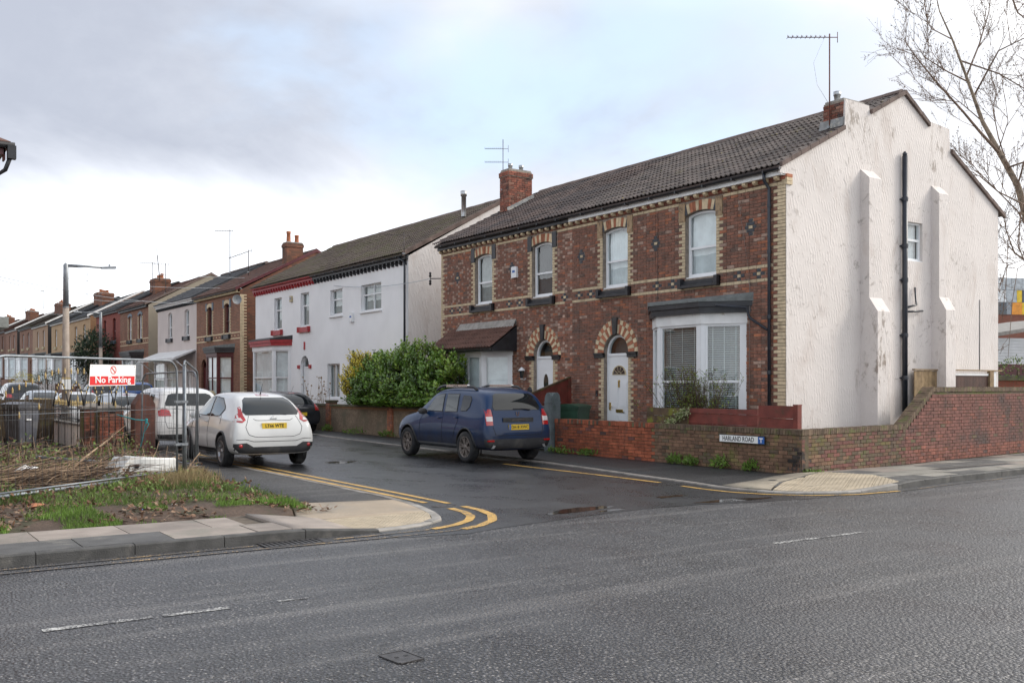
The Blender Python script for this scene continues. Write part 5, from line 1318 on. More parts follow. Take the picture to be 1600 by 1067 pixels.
# pebble-dashed wall in front of the next gardens
PEB = M('pebble dash', (.25,.185,.125), .95, .2, 2, 1., 45, col2=(.13,.115,.075), s2=1.2, c2=(.5,.7), fvar=.45)
PEBB = MOSS_STONE = M('mossy coping', (.11,.095,.06), .9, .3, 3, .6, 50, col2=(.10,.12,.03), s2=3, c2=(.5,.66))
pw = empty('pebbledash_wall', (15.03, 21.6, 0), 0, 'low pebble dashed wall with orange brick piers below the laurel hedge', 'wall')
piers = [0.1, 3.0, 7.6, 12.6, 16.5, 19.6, 25.4]
for a_, b_ in zip(piers, piers[1:]):
    mb = MB(); mb.box(.03,.2,a_+.17,b_-.17,-.05,.88); mb.build('panel', PEB, pw); mb = MB(); mb.box(.01,.22,a_+.17,b_-.17,.88,.96); mb.build('brick_course', B_TAN, pw); mb = MB(); mb.box(-.03,.26,a_+.17,b_-.17,.96,1.03); mb.build('coping', PEBB, pw)
for p in piers:
    mb = MB(); mb.box(-.02,.29,p-.17,p+.17,-.05,1.10); c = mb.build('pier', mortar_g, pw); mb = MB(); mb.prism([(-.05,p-.2),(.32,p-.2),(.32,p+.2),(-.05,p+.2)], 1.10, 1.17); mb.build('pier_cap', PEBB, c)
    if p < 21:
        b = lay(p-.17, p+.17, 0, 1.10, [], {}, lambda u,z,k,l: 'o' if R.random() < .6 else 'b', pattern=(.215,.1025)); emit_bricks(c, b, (-.02,0,0), (0,1,0), (-1,0,0), 40); b = lay(-.02, .29, 0, 1.10, [], {}, lambda u,z,k,l: 'o', pattern=(.215,.1025)); emit_bricks(c, b, (0,p-.17,0), (1,0,0), (0,-1,0), 40)
w3 = empty('garden_wall', (15.03, 48.4, .05), 0, 'low brick wall with cream stone pier caps before the maroon bay house', 'wall')
mb = MB(); mb.box(0,.2,0,7.4,0,.85); mb.build('wall', B_GAB, w3)
for p in (.1, 1.5, 4.5, 7.2):
    mb = MB(); mb.box(-.04,.26,p-.16,p+.16,0,1.0); mb.build('pier', B_GAB, w3); mb = MB(); mb.box(-.10,.32,p-.22,p+.22,1.0,1.12); mb.box(-.06,.28,p-.18,p+.18,1.12,1.27); mb.lathe([(.17,1.27),(.14,1.37),(.04,1.42)], (.11,p,0), 'z', 10); mb.build('pier_cap', CREAMP, w3)
for k in range(60):
    if k % 1 == 0: pass
mb = MB()
for k in range(58): mb.tube([(.1,.3+k*.12,.85),(.1,.3+k*.12,1.3)], .01, 4)
mb.tube([(.1,.2,1.25),(.1,7.3,1.25)], .012, 4); mb.build('railing', BLACKT, w3)
w4 = empty('garden_wall', (15.03, 56, .25), 0, 'long low brick wall before the farther houses on the right', 'wall')
for k in range(12):
    a_ = k*8.6; mb = MB(); z = hgt(56+a_+4)-.25; mb.box(0,.2,a_,a_+8.4,z-.3,z+.8); mb.build('wall', B_BRN if k % 2 else R_PINK, w4); mb = MB(); mb.box(-.05,.27,a_+8.3,a_+8.62,z-.3,z+1.0); mb.build('pier', B_GAB, w4)
# fence and gate by the gable
tf = empty('timber_fence', (21.0, 13.90, 1.0), 0, 'pale timber fence boards above the brick side wall, against the white gable', 'fence')
for k in range(11):
    mb = MB(); mb.box(k*.14,k*.14+.134,0,.02,0,1.07+R.uniform(-.004,.004)); mb.build('board', NEWW, tf)
mb = MB(); mb.box(-.02,3.75,-.03,.05,1.08,1.11); mb.build('capping', NEWW, tf)
mb = MB(); mb.box(3.20,3.38,-.02,.06,-.2,1.08); mb.build('post', NEWW, tf); mb = MB(); mb.box(3.40,3.52,.0,.07,-.2,1.08); mb.build('post', PVC2, tf)
tg = empty('timber_gate', (22.58, 13.93, 1.0), 0, 'dark brown timber gate with a white top rail beside the pale fence boards', 'gate')
for k in range(12): mb = MB(); mb.box(k*.134,k*.134+.13,0,.02,0,.96); mb.build('board', DKW, tg)
mb = MB(); mb.box(-.02,1.6,-.02,.03,.965,1.02); mb.build('top_rail', PVC2, tg)

# ---------------------------------------------------------------- waste ground: site fence, sign, debris
def heras(a, b, h0, h1, label, mesh_mat, vs=.115, hz=(.25,.55,.85,1.15,1.45,1.72), bent=0., r=.018, crumple=0.):
    a = Vector(a); b = Vector(b); g = empty('site_fence_panel', (a.x, a.y, 0), 0, label, 'fence panel', 'temporary site fence panels'); d = b-a; l = d.length; t = d/l
    za = zW(a.x,a.y) if a.x < 5.3 else .03; zb = zW(b.x,b.y) if b.x < 5.3 else .03
    def P(u, z, o=0.): z_ = za+(zb-za)*u/l; lean = bent*z; return (t.x*u-t.y*(o+lean), t.y*u+t.x*(o+lean), z_+z)
    rc = .22; top = h0+ (h1-h0)
    pts = [P(0,0)]+[P(0,h0-rc)]+[P(rc*(1-math.cos(k*math.pi/8)), h0-rc+rc*math.sin(k*math.pi/8)) for k in range(1,5)]+[P(l-rc+rc*math.sin(k*math.pi/8), h1-rc+rc*math.cos(k*math.pi/8)) for k in range(0,5)]+[P(l,0)]
    mb = MB(); mb.tube(pts, r, 8); mb.build('tube_frame', GALV, g); mb = MB(); mb.tube([P(.02,.2),P(l-.02,.2)], .014, 6); mb.tube([P(.02,1.22),P(l-.02,1.22)], .004, 4); mb.build('cross_tube', GALV, g)
    mb = MB(); u = .06
    while u < l-.03:
        zt = h0+(h1-h0)*u/l-.01-(.1 if u < .12 or u > l-.12 else 0); o = crumple*math.sin(u*9)
        mb.tube([P(u,.2,0),P(u+o*.6,.9,o),P(u,zt,0)], .0022, 3, smooth=False); u += vs
    for z in hz: mb.tube([P(.01,z),P(l*.5,z+crumple*.6,crumple),P(l-.01,z)], .0022, 3, smooth=False)
    mb.build('wire_mesh', mesh_mat, g, kind='stuff')
    return g, P, l
WIRE = M('weathered wire', (.06,.062,.065), .55, .2, 9, metal=.3)
hg, HP, hl_ = heras((1.60,14.30), (4.58,16.50), 2.0, 2.0, 'galvanised site fence panel carrying the no parking sign', WIRE)
hg0, _, _ = heras((-1.62,12.95), (1.50,14.22), 2.03, 2.0, 'galvanised site fence panel running out of the left edge of the photo', WIRE)
hg2, _, _ = heras((4.70,16.55), (5.50,18.45), 2.02, 1.95, 'bent site fence panel seen nearly edge on behind the sign panel', WIRE, .2, (.3,.9,1.5), crumple=.07)
hg3, _, _ = heras((5.50,18.6), (5.15,21.2), 1.95, 1.90, 'leaning site fence panel beside the white estate car', WIRE, .2, (.3,.9,1.5), crumple=.09, bent=-.02)
hp = empty('fence_post', (4.72, 16.50, 0), 0, 'loose galvanised post standing against the sign panel end', 'post'); mb = MB(); mb.tube([(0,0,.0),(-.01,.02,2.06)], .024, 10); mb.build('tube', GALV, hp); mb = MB(); mb.lathe([(.03,0),(.03,.02)], (-.01,.02,2.05), 'z', 10, capped=True); mb.build('end_cap', GALV2, hp)
for z in (.75, 1.45):
    c = empty('fence_clamp', (4.63, 16.50, z), 0, ('lower' if z < 1 else 'upper')+' steel clamp joining sign panel to loose post', 'clamp'); mb = MB(); mb.box(-.08,.12,-.045,-.03,-.02,.02); mb.box(-.08,.12,.05,.062,-.02,.02); mb.build('plate', GALV2, c); mb = MB(); mb.tube([(.02,-.06,0),(.02,.08,0)], .01, 6); mb.build('bolt', GALV2, c)
# the sign hangs on the mesh
dv = Vector((4.58-1.60, 16.50-14.30)).normalized(); sp = Vector((1.60,14.30))+dv*2.20; nf = Vector((dv.y,-dv.x))
ns = empty('no_parking_sign', (sp.x+nf.x*.03, sp.y+nf.y*.03, 1.80+zW(3,15)*.5), math.atan2(dv.y, dv.x), 'white and red no parking sign tied to the site fence', 'sign')
mb = MB(); pts = [(-.50,-.165),(.47,-.15),(.49,.16),(-.47,.15)]
mb.slab(pts, 'y', 0, .004); mb.build('board', SIGNW, ns); mb = MB(); mb.slab([(-.485,-.152),(.455,-.138),(.46,-.012),(-.48,-.022)], 'y', -.003, -.001); mb.build('red_band', SIGNR, ns)
text_mesh('No Parking', .135, TEXTW, ns, 'lettering', basis((-.01,-.006,-.073),(1,.0,.012),(0,-1,0)), .002, sx=1.22, bold=.002)
mb = MB(); n = 28; o = [(.062*math.cos(2*math.pi*k/n), .075+.062*math.sin(2*math.pi*k/n)) for k in range(n)]; i = [(.050*math.cos(2*math.pi*k/n), .075+.050*math.sin(2*math.pi*k/n)) for k in range(n)]
ring(mb, o, i, -.003, -.001, fn=lambda u,v,x: (u,x,v)); a = .7071; mb.add([(-.05*a-.006,-.003,.075+.05*a-.006),(-.05*a+.006,-.003,.075+.05*a+.006),(.05*a+.006,-.003,.075-.05*a+.006),(.05*a-.006,-.003,.075-.05*a-.006)], [(0,1,2,3)]); mb.build('prohibition_symbol', SIGNR, ns)
for s, e in ((-.44,.12),(.45,.13)):
    mb = MB(); mb.tube([(s,-.01,e),(s+.02,.02,e+.02),(s+.05,-.03,e+.11)], .004, 4); mb.build('cable_tie', BLACKP, ns)
# dumped white appliance
wh = M('dumped white enamel', (.62,.62,.60), .35, .1, 3, col2=(.25,.23,.2), s2=2.5, c2=(.55,.72))
ap = empty('dumped_appliance', (4.22,17.05,.30), .42, 'dumped white appliance casing lying in the grass behind the fence', 'debris')
mb = MB(); mb.add([(-.5,-.2,-.2),(.50,-.22,-.2),(.58,.25,-.2),(-.42,.25,-.2),(-.42,-.16,.24),(.46,-.20,.19),(.54,.22,.17),(-.30,.22,.26)], [(0,1,5,4),(1,2,6,5),(2,3,7,6),(3,0,4,7),(4,5,6,7)])
o = mb.build('casing', wh, ap); md = o.modifiers.new('bevel','BEVEL'); md.width = .02; md.segments = 2
mb = MB(); mb.slab([(-.78,-.08),(-.70,-.12),(-.40,.22),(-.46,.26)], 'y', -.22, .2); mb.build('open_flap', wh, ap); mb = MB(); mb.lathe([(.03,-.23),(.04,-.19)], (-.33,0,.10), 'y', 10, capped=True); mb.build('knob', BLACKT, ap)
def pipe(a, b, label, r=.027, nm='scaffold_tube'):
    a = Vector(a); b = Vector(b); g = empty(nm, a, 0, label, 'metal tube', 'loose metal tubes in the grass'); mb = MB(); mb.tube([(0,0,0), b-a], r, 8); mb.build('tube', GALV, g); mb = MB(); d = (b-a).normalized(); mb.tube([-d*.01, d*.09], r*1.2, 8); mb.build('coupling', GALV2, g)
pipe((1.2,14.6,.2), (3.65,16.2,.22), 'grey metal tube lying along the foot of the sign fence')
pipe((2.95,19.6,.42), (4.25,18.0,.34), 'grey metal tube resting on brush behind the white appliance')
pipe((2.3,17.3,.2), (3.35,17.9,.22), 'short grey tube half buried in the brushwood')
# bins
def bin_(loc, rz, label, mat, lid, s=1.):
    g = empty('wheelie_bin', loc, rz, label, 'bin'); w, d, h = .29*s, .33*s, .98*s
    mb = MB(); mb.prism([(-w*.8,-d*.75),(w*.8,-d*.75),(w*.8,d*.7),(-w*.8,d*.7)], .05, h, top=[(-w,-d),(w,-d),(w,d),(-w,d)]); mb.box(-w-.02,w+.02,-d-.02,d+.02,h-.06,h); mb.build('body', mat, g)
    mb = MB(); n = 6; pr = [(-w-.03,h+.004)]+[(-w-.03+(2*w+.06)*k/n, h+.03+.06*math.sin(math.pi*k/n)) for k in range(n+1)]+[(w+.03,h+.004)]
    mb.slab(pr, 'y', -d-.04, d+.05); l = mb.build('lid', lid, g); mb = MB(); mb.tube([(-w*.8,d+.07,h),(w*.8,d+.07,h)], .016, 6); mb.build('handle', lid, g)
    for s_ in (-1,1):
        mb = MB(); mb.lathe([(.02,s_*w*.72),(.1,s_*w*.72),(.1,s_*w*.9),(.02,s_*w*.9)], (0,d*.7,.1), 'x', 12); mb.build('wheel', BLK, g)
    mb = MB(); mb.box(-.08,.06,-d*.98-.012,-d*.9,h*.62,h*.66); mb.build('label', PVC, g); return g
GRN = M('green bin plastic', (.028,.075,.045), .5, .15, 5); GRYB = M('grey bin plastic', (.10,.105,.125), .5, .2, 3, col2=(.16,.16,.17), s2=2)
bin_((15.78, 20.35, .02), -1.1, 'green wheelie bin behind the orange garden wall', GRN, GRN, 1.16)
bin_((15.50, 21.05, .02), -1.2, 'grey wheelie bin wedged between gate and green bin', GRYB, GRYB, 1.1)
bin_((4.10, 29.9, .1), .45, 'large grey wheelie bin behind the railings at the left edge', GRYB, GRYB, 1.1)
# front wall of the left garden with railings, gatepost and piers
lw = empty('railing_wall', (5.30, 23.3, .03), 0, 'low rendered wall with black railings and gold finials on the left', 'wall')
mb = MB(); mb.box(-.1,.1,2.2,13.0,0,.62); mb.build('wall', R_SIDE, lw); mb = MB(); mb.box(-.14,.14,2.2,13.0,.62,.68); mb.build('coping', KERBT, lw)
bars = 0
y = 1.2
while y < 12.6:
    ph = (y*.5) % 1; ht = 1.12; mb = MB(); mb.tube([(0,y,.6 if y > 2.2 else .1),(0,y,ht)], .011, 5); br_ = mb.build('bar', BLACKT, lw)
    mb = MB(); mb.lathe([(.012,ht),(.026,ht+.02),(.014,ht+.04),(.03,ht+.07),(.004,ht+.17)], (0,y,0), 'z', 6); mb.build('finial', GOLDP, br_); y += .21
for z in (.78, 1.05): mb = MB(); mb.tube([(0,1.1,z),(0,12.6,z)], .012, 5); mb.build('rail', BLACKT, lw)
orn = empty('ornamental_railing', (2.75, 23.35, .05), math.atan2(-.42, 2.62), 'black ornamental railing with gold finials and hoops left of the brown gatepost', 'railing')
k = 0
while k < 21:
    u = .03+k*.127; ht = 1.30+.62*min(1, u/1.15)**.8 if u < 1.9 else 1.92-.22*(u-1.9)/.7; m_ = MB(); m_.tube([(u,0,.25),(u,0,ht)], .009, 5); br_ = m_.build('bar', BLACKT, orn)
    m_ = MB(); m_.lathe([(.011,ht),(.020,ht+.02),(.011,ht+.035),(.024,ht+.06),(.003,ht+.135)], (u,0,0), 'z', 6)
    if k % 3 == 0: m_.lathe([(.004,ht-.62),(.024,ht-.57),(.018,ht-.52),(.004,ht-.46)], (u,-.012,0), 'z', 5)
    m_.build('finial', GOLDP, br_); k += 1
for z in (.35, 1.15): m_ = MB(); m_.tube([(0,0,z),(2.62,0,z)], .012, 5); m_.build('rail', BLACKT, orn)
for k in range(5):
    uc = 1.22+k*.305; m_ = MB(); m_.tube([(uc-.15+.30*j/12, .012, 1.22+.50*math.sin(math.pi*j/12)**.8) for j in range(13)], [.024]+[.014]*11+[.024], 5); a_ = m_.build('hoop', BLACKT, orn)
    for j in (2,3,4,6,8,9,10):
        q_ = Vector((uc-.15+.30*j/12, -.008, 1.23+.50*math.sin(math.pi*j/12)**.8)); m_ = MB(); m_.lathe([(.003,-.03),(.016,-.005),(.012,.02),(.002,.04)], q_, 'z', 5); m_.build('gold_leaf', GOLDP, a_)
gp2 = empty('timber_gatepost', (5.62, 22.95, 0), 0, 'thick brown gatepost with a pointed top beside the white estate car', 'gate post')
mb = MB(); s = .215; mb.box(-s,s,-s,s,0,1.30); mb.build('post', RUSTW, gp2); mb = MB(); mb.slab([(-s,1.302),(s,1.302),(s*.3,1.53),(-s*.3,1.53)], 'y', -s, s); mb.build('pointed_cap', RUSTW, gp2)
for (px, py, lab, h_) in ((5.15, 24.15, 'red brick pier with a flat stone cap left of the brown gatepost', 1.15), (5.05, 25.35, 'second red brick pier with a stone cap, farther from the gatepost', 1.15)):
    g = empty('brick_pier', (px, py, 0), 0, lab, 'pier', 'brick piers at the left garden'); mb = MB(); mb.box(-.26,.26,-.26,.26,0,h_); mb.build('core', mortar_g, g)
    for org, ud, nd in (((-.262,-.26,0),(1,0,0),(0,-1,0)),):
        b = lay(0,.52,.02,h_,[],{},lambda u,z,k,l:'v' if R.random()<.7 else 'b'); emit_bricks(g, b, (-.26,-.26,0), (1,0,0), (0,-1,0), 60)
    b = lay(0,.52,.02,h_,[],{},lambda u,z,k,l:'v' if R.random()<.7 else 'b'); emit_bricks(g, b, (.26,-.26,0), (0,1,0), (1,0,0), 60)
    mb = MB(); mb.prism([(-.31,-.31),(.31,-.31),(.31,.31),(-.31,.31)], h_, h_+.06); mb.prism([(-.31,-.31),(.31,-.31),(.31,.31),(-.31,.31)], h_+.06, h_+.14, top=[(-.1,-.1),(.1,-.1),(.1,.1),(-.1,.1)]); mb.build('stone_cap', KERBT, g)
DKMW = M('dark mossy boards', (.07,.05,.03), .85, .3, 5, .3, 50, col2=(.09,.085,.03), s2=2)
sf = empty('shed_boards', (2.0, 31.0, .1), 0, 'dark mossy board fence behind the grey bin at the left', 'fence')
for k in range(24): mb = MB(); mb.box(k*.13,k*.13+.125,0,.02,0,1.22); mb.build('board', DKMW, sf)
# street lamps
def lamp(loc, ht, arm, dirx, label, split, rz=0, rot=0.):
    g = empty('street_lamp', loc, rz, label, 'street lamp', 'street lamps on the side street'); mb = MB(); mb.tube([(0,0,0),(0,0,ht*split)], [.14,.105], 10, smooth=True); mb.build('concrete_column', CONCP, g)
    mb = MB(); mb.tube([(0,0,ht*split-.02),(0,0,ht),(dirx*.03,0,ht+.02)], [.10,.085,.07], 10); mb.lathe([(.115,ht*split-.03),(.115,ht*split+.02)], (0,0,0), 'z', 10); mb.build('steel_sleeve', GALV2, g)
    a = MB(); a.tube([(0,0,ht-.03),(dirx*arm*.5,0,ht-.01),(dirx*arm,0,ht-.03)], [.06,.04,.03], 8); a.build('arm', GALV2, g)
    m = MB(); x0 = dirx*arm; m.add([(x0-dirx*.08,-.05,ht-.07),(x0-dirx*.08,.05,ht-.07),(x0+dirx*.42,.11,ht-.03),(x0+dirx*.42,-.11,ht-.03),(x0-dirx*.08,-.05,ht+.0),(x0-dirx*.08,.05,ht+.0),(x0+dirx*.40,.09,ht+.05),(x0+dirx*.40,-.09,ht+.05)], [(0,1,2,3),(4,5,6,7),(0,1,5,4),(1,2,6,5),(2,3,7,6),(3,0,4,7)])
    o = m.build('lantern', GALV2, g); m = MB(); m.lathe([(.035,ht+.02),(.035,ht+.10),(.01,ht+.11)], (x0+dirx*.2,0,0), 'z', 8); m.build('photocell', GALV2, o); return g
l1_ = lamp((6.55, 37.4, .03), 5.92, 1.25, 1, 'tall street lamp with a concrete column left of the no parking sign', .75)
mb = MB(); mb.box(-.17,-.13,-.16,.16,1.55,1.9); mb.box(-.16,.16,-.17,-.13,1.55,1.9); mb.build('notice', SIGNW, l1_); mb = MB(); mb.box(-.16,.16,-.172,-.12,1.91,1.97); mb.build('notice_band', GOLDP, l1_)
lamp((13.9, 67.5, hgt(67.5)+.03), 5.9, 1.2, -1, 'farther street lamp in front of the dark evergreen tree', .62)
# ---------------------------------------------------------------- cars
def paint(name, col, metal=.0, rough=.28, dirt=None):
    m, t, b = newmat(name); b.inputs['Specular IOR Level'].default_value = .2; o = N(t, 'ShaderNodeTexCoord').outputs['Object']; s = N(t, 'ShaderNodeSeparateXYZ'); L(t, o, s.inputs[0])
    c = mixc(t, rng(t, nz(t, 2, 3, vec=o), .3, .7), tuple(x*.95 for x in col), tuple(min(1,x*1.05) for x in col))
    if dirt:
        g = mth(t, 'MULTIPLY', rng(t, s.outputs[2], .95, .35, 0, dirt[1]), rng(t, nz(t, 2.5, 6, .65, .4, vec=o), .25, .7, .5, 1.))
        c = mixc(t, g, c, dirt[0]); L(t, mth(t, 'ADD', rough, mth(t, 'MULTIPLY', g, .5)), b.inputs['Roughness'])
    else: b.inputs['Roughness'].default_value = rough
    L(t, c, b.inputs['Base Color']); b.inputs['Metallic'].default_value = metal; b.inputs['Coat Weight'].default_value = .4 if dirt and dirt[1] > .6 else .8; b.inputs['Coat Roughness'].default_value = .03; return m
P_WHITE = paint('white pearl paint', (.68,.675,.655), 0, .3, ((.35,.33,.3), .35))
P_BLUE = paint('dark blue paint', (.002,.025,.085), .0, .38, ((.030,.024,.021), .8))
P_GREY = paint('dark grey paint', (.03,.032,.04), .3, .3)
P_WHITE2 = paint('white paint', (.66,.66,.65), 0, .32, ((.35,.32,.28), .3)); P_SILV = paint('silver paint', (.42,.45,.48), .6, .3); P_BLUE2 = paint('mid blue paint', (.04,.10,.28), .4, .3)
CLAD = M('black bumper plastic', (.022,.022,.024), .55, .25, 6, .2, 200, obj=True, col2=(.06,.055,.05), s2=3, c2=(.5,.75))
CGLASS = darkglass('tinted car glass', (.012,.015,.017), .55); CGLASSB = darkglass('car window glass', (.035,.045,.045))
SEAM = M('panel gap', (.008,.008,.009), .8, 0, 1); TLR = M('tail lamp red', (.40,.012,.014), .12, .2, 14, coat=1.); TLC = M('tail lamp clear', (.62,.58,.57), .15, .1, 9, coat=1.)
CHROME = M('chrome', (.6,.6,.61), .12, .05, 9, metal=1.); ALLOY = M('alloy wheel', (.42,.42,.43), .32, .12, 9, metal=.85, obj=True); ALLOYD = M('dirty alloy wheel', (.22,.19,.17), .5, .2, 9, metal=.6, obj=True)
TYRE = M('tyre rubber', (.018,.018,.019), .8, .3, 12, .3, 90, obj=True, col2=(.07,.065,.06), s2=4, c2=(.55,.7)); HUBD = M('wheel well', (.006,.006,.006), 1, 0, 1)
PLATEY = M('yellow number plate', (.75,.50,.035), .35, .05, 5); PLATEW = M('white number plate', (.75,.75,.72), .35, .05, 5); SKID = M('silver skid plate', (.26,.265,.27), .4, .15, 6, metal=.6)
def body_mesh(T, ly, zm):
    vs = []; ring_n = 16; fs = []
    for (y, zb, wm, zbelt, wb, ztop, wt) in T:
        zs = ztop-.045; ws = wm*.965; h = [(0,zb),(ws*.8,zb),(ws,zb+.07),(wm,zm if zm < zbelt-.05 else (zb+zbelt)/2),(wb,zbelt),(wb*.47+wt*.53,zbelt+(zs-zbelt)*.52),(wt,zs),(wt*.62,ztop-.006),(0,ztop)]
        r = h + [(-p[0],p[1]) for p in h[-2:0:-1]]
        vs += [(p[0], y*ly, p[1]) for p in r]
    n = len(T)
    for i in range(n-1):
        for k in range(ring_n): j = (k+1)%ring_n; fs.append((i*16+k,(i+1)*16+k,(i+1)*16+j,i*16+j))
    fs.append(tuple(range(16))); fs.append(tuple(reversed(range((n-1)*16,n*16)))); return vs, fs
def car(label, loc, rz, T, opt, pt, group=None, ly=1.0):
    g = empty('parked_car', loc, rz, label, 'car', group or 'cars parked along the side street')
    vs, fs = body_mesh(T, ly, opt.get('zm',.62)); me = bpy.data.meshes.new('b'); me.from_pydata(vs, [], fs); o = bpy.data.objects.new('b', me); COL.objects.link(o)
    md = o.modifiers.new('s','SUBSURF'); md.levels = md.render_levels = opt.get('lv',2)
    dg = bpy.context.evaluated_depsgraph_get(); ev = bpy.data.meshes.new_from_object(o.evaluated_get(dg)); o.modifiers.clear(); o.data = ev
    bvh = BVHTree.FromPolygons([v.co for v in ev.vertices], [tuple(p.vertices) for p in ev.polygons])
    ev.materials.clear(); ev.materials.append(pt); ev.materials.append(HUBD)
    cut = MB(); wr = opt['wr']; ar = opt['ar']; W2_ = max(t[2] for t in T)
    for y in opt['wy']:
        for s in (-1,1): cut.lathe([(ar, s*(W2_-.30)),(ar, s*(W2_+.2))], (0,y*ly,wr*1.0), 'x', 28, smooth=True, capped=True)
    co = cut.build('cut', [HUBD]); md = o.modifiers.new('b','BOOLEAN'); md.object = co; md.operation = 'DIFFERENCE'; md.solver = 'EXACT'
    try: md.material_mode = 'TRANSFER'
    except Exception: pass
    bpy.context.view_layer.update(); dg = bpy.context.evaluated_depsgraph_get(); fin = bpy.data.meshes.new_from_object(o.evaluated_get(dg)); bpy.data.objects.remove(co); bpy.data.objects.remove(o)
    fin.name = 'body'; fin.polygons.foreach_set('use_smooth', [True]*len(fin.polygons))
    b = bpy.data.objects.new('body', fin); COL.objects.link(b); b.parent = g
    md = b.modifiers.new('split','EDGE_SPLIT'); md.split_angle = D2R(42)
    def cast(u, v, view):
        if view == 'L': o_, d_ = Vector((-3,u*ly,v)), Vector((1,0,0))
        elif view == 'Rt': o_, d_ = Vector((3,u*ly,v)), Vector((-1,0,0))
        elif view == 'B': o_, d_ = Vector((u,-6,v)), Vector((0,1,0))
        elif view == 'F': o_, d_ = Vector((u,6,v)), Vector((0,-1,0))
        else: o_, d_ = Vector((u,v*ly,4)), Vector((0,0,-1))
        h = bvh.ray_cast(o_, d_)
        if h[0] is None:
            q = o_+d_*(3-W2_ if view in ('L','Rt') else 4.1); h = bvh.find_nearest(q); return h[0], d_
        return h[0], d_
    def patch(name, view, poly, mat, off_=.010, parent=None, step=.05, th=.018):
        if isinstance(mat, tuple): mat = mat[0]
        P = []; n = len(poly)
        for i in range(n):
            a, c = Vector(poly[i]), Vector(poly[(i+1)%n]); k = max(1,int((c-a).length/step)); P += [a.lerp(c,j/k) for j in range(k)]
        nb = len(P); ed = [(i,(i+1)%nb) for i in range(nb)]; xs = [p[0] for p in poly]; ys_ = [p[1] for p in poly]; x = min(xs)+step/2
        while x < max(xs):
            y = min(ys_)+step/2
            while y < max(ys_):
                if inpoly((x,y), poly) and min((Vector((x,y))-p).length for p in P) > step*.35: P.append(Vector((x,y)))
                y += step
            x += step
        v2, e2, f2, *_ = delaunay_2d_cdt([Vector(p) for p in P], ed, [], 1, 1e-5); m = MB(); top = []; bot = []
        for p in v2: h, d_ = cast(p[0], p[1], view); top.append(h-d_*off_)
        nb = len(v2); d_ = cast(poly[0][0], poly[0][1], view)[1]; m.add(top, [tuple(f) for f in f2], 0, True)
        # rim
        cnt = {}
        for f in f2:
            for i in range(len(f)): e = (f[i], f[(i+1)%len(f)]); kk = tuple(sorted(e)); cnt[kk] = cnt.get(kk, 0)+1
        base = len(m.v)
        for (i, j), c in cnt.items():
            if c == 1: q = len(m.v); m.add([top[i],top[j],top[j]+d_*th,top[i]+d_*th], [(0,1,2,3)])
        return m.build(name, mat, parent or g, recalc=False)
    def line(pts, view, w, mat, name='panel_gap', off_=.003, parent=None):
        P = resample(pts, .06); P.append(Vector(pts[-1])); m = MB(); L3 = [cast(p[0], p[1], view) for p in P]; m.tube([h-d*off_*.2 for h, d in L3], w/2, 4, caps=False, smooth=False); return m.build(name, mat, parent or g)
    sides = ('L','Rt')
    for nm, poly, mat in opt['side']:
        for s in sides:
            f = patch(nm+'_surround' if 'window' in nm else nm, s, poly if 'window' not in nm else [tuple(p) for p in poly], CLAD if 'window' in nm else mat, .007)
            if 'window' in nm:
                c = Vector((sum(p[0] for p in poly)/len(poly), sum(p[1] for p in poly)/len(poly))); q = [tuple(c+(Vector(p)-c)*.93) for p in poly]; patch('window', s, q, mat, .012, parent=f)
    for nm, poly, mat, *r in opt['rear']:
        patch(nm, 'B', poly, mat, *(r[:1]))
    for nm, poly, mat in opt.get('rear2', []):
        for s in (-1,1): patch(nm, 'B', [(p[0]*s,p[1]) for p in poly], mat, .018 if 'lens' in nm else .010)
    for nm, poly, mat in opt.get('front', []):
        for s in ((-1,1) if nm in ('headlight','fog_light') else (1,)): patch(nm, 'F', [(p[0]*s,p[1]) for p in poly], mat, .008)
    for pts in opt.get('seams', []):
        for s in sides: line(pts, s, .011, SEAM)
    for pts in opt.get('rseams', []): line(pts, 'B', .011, SEAM)
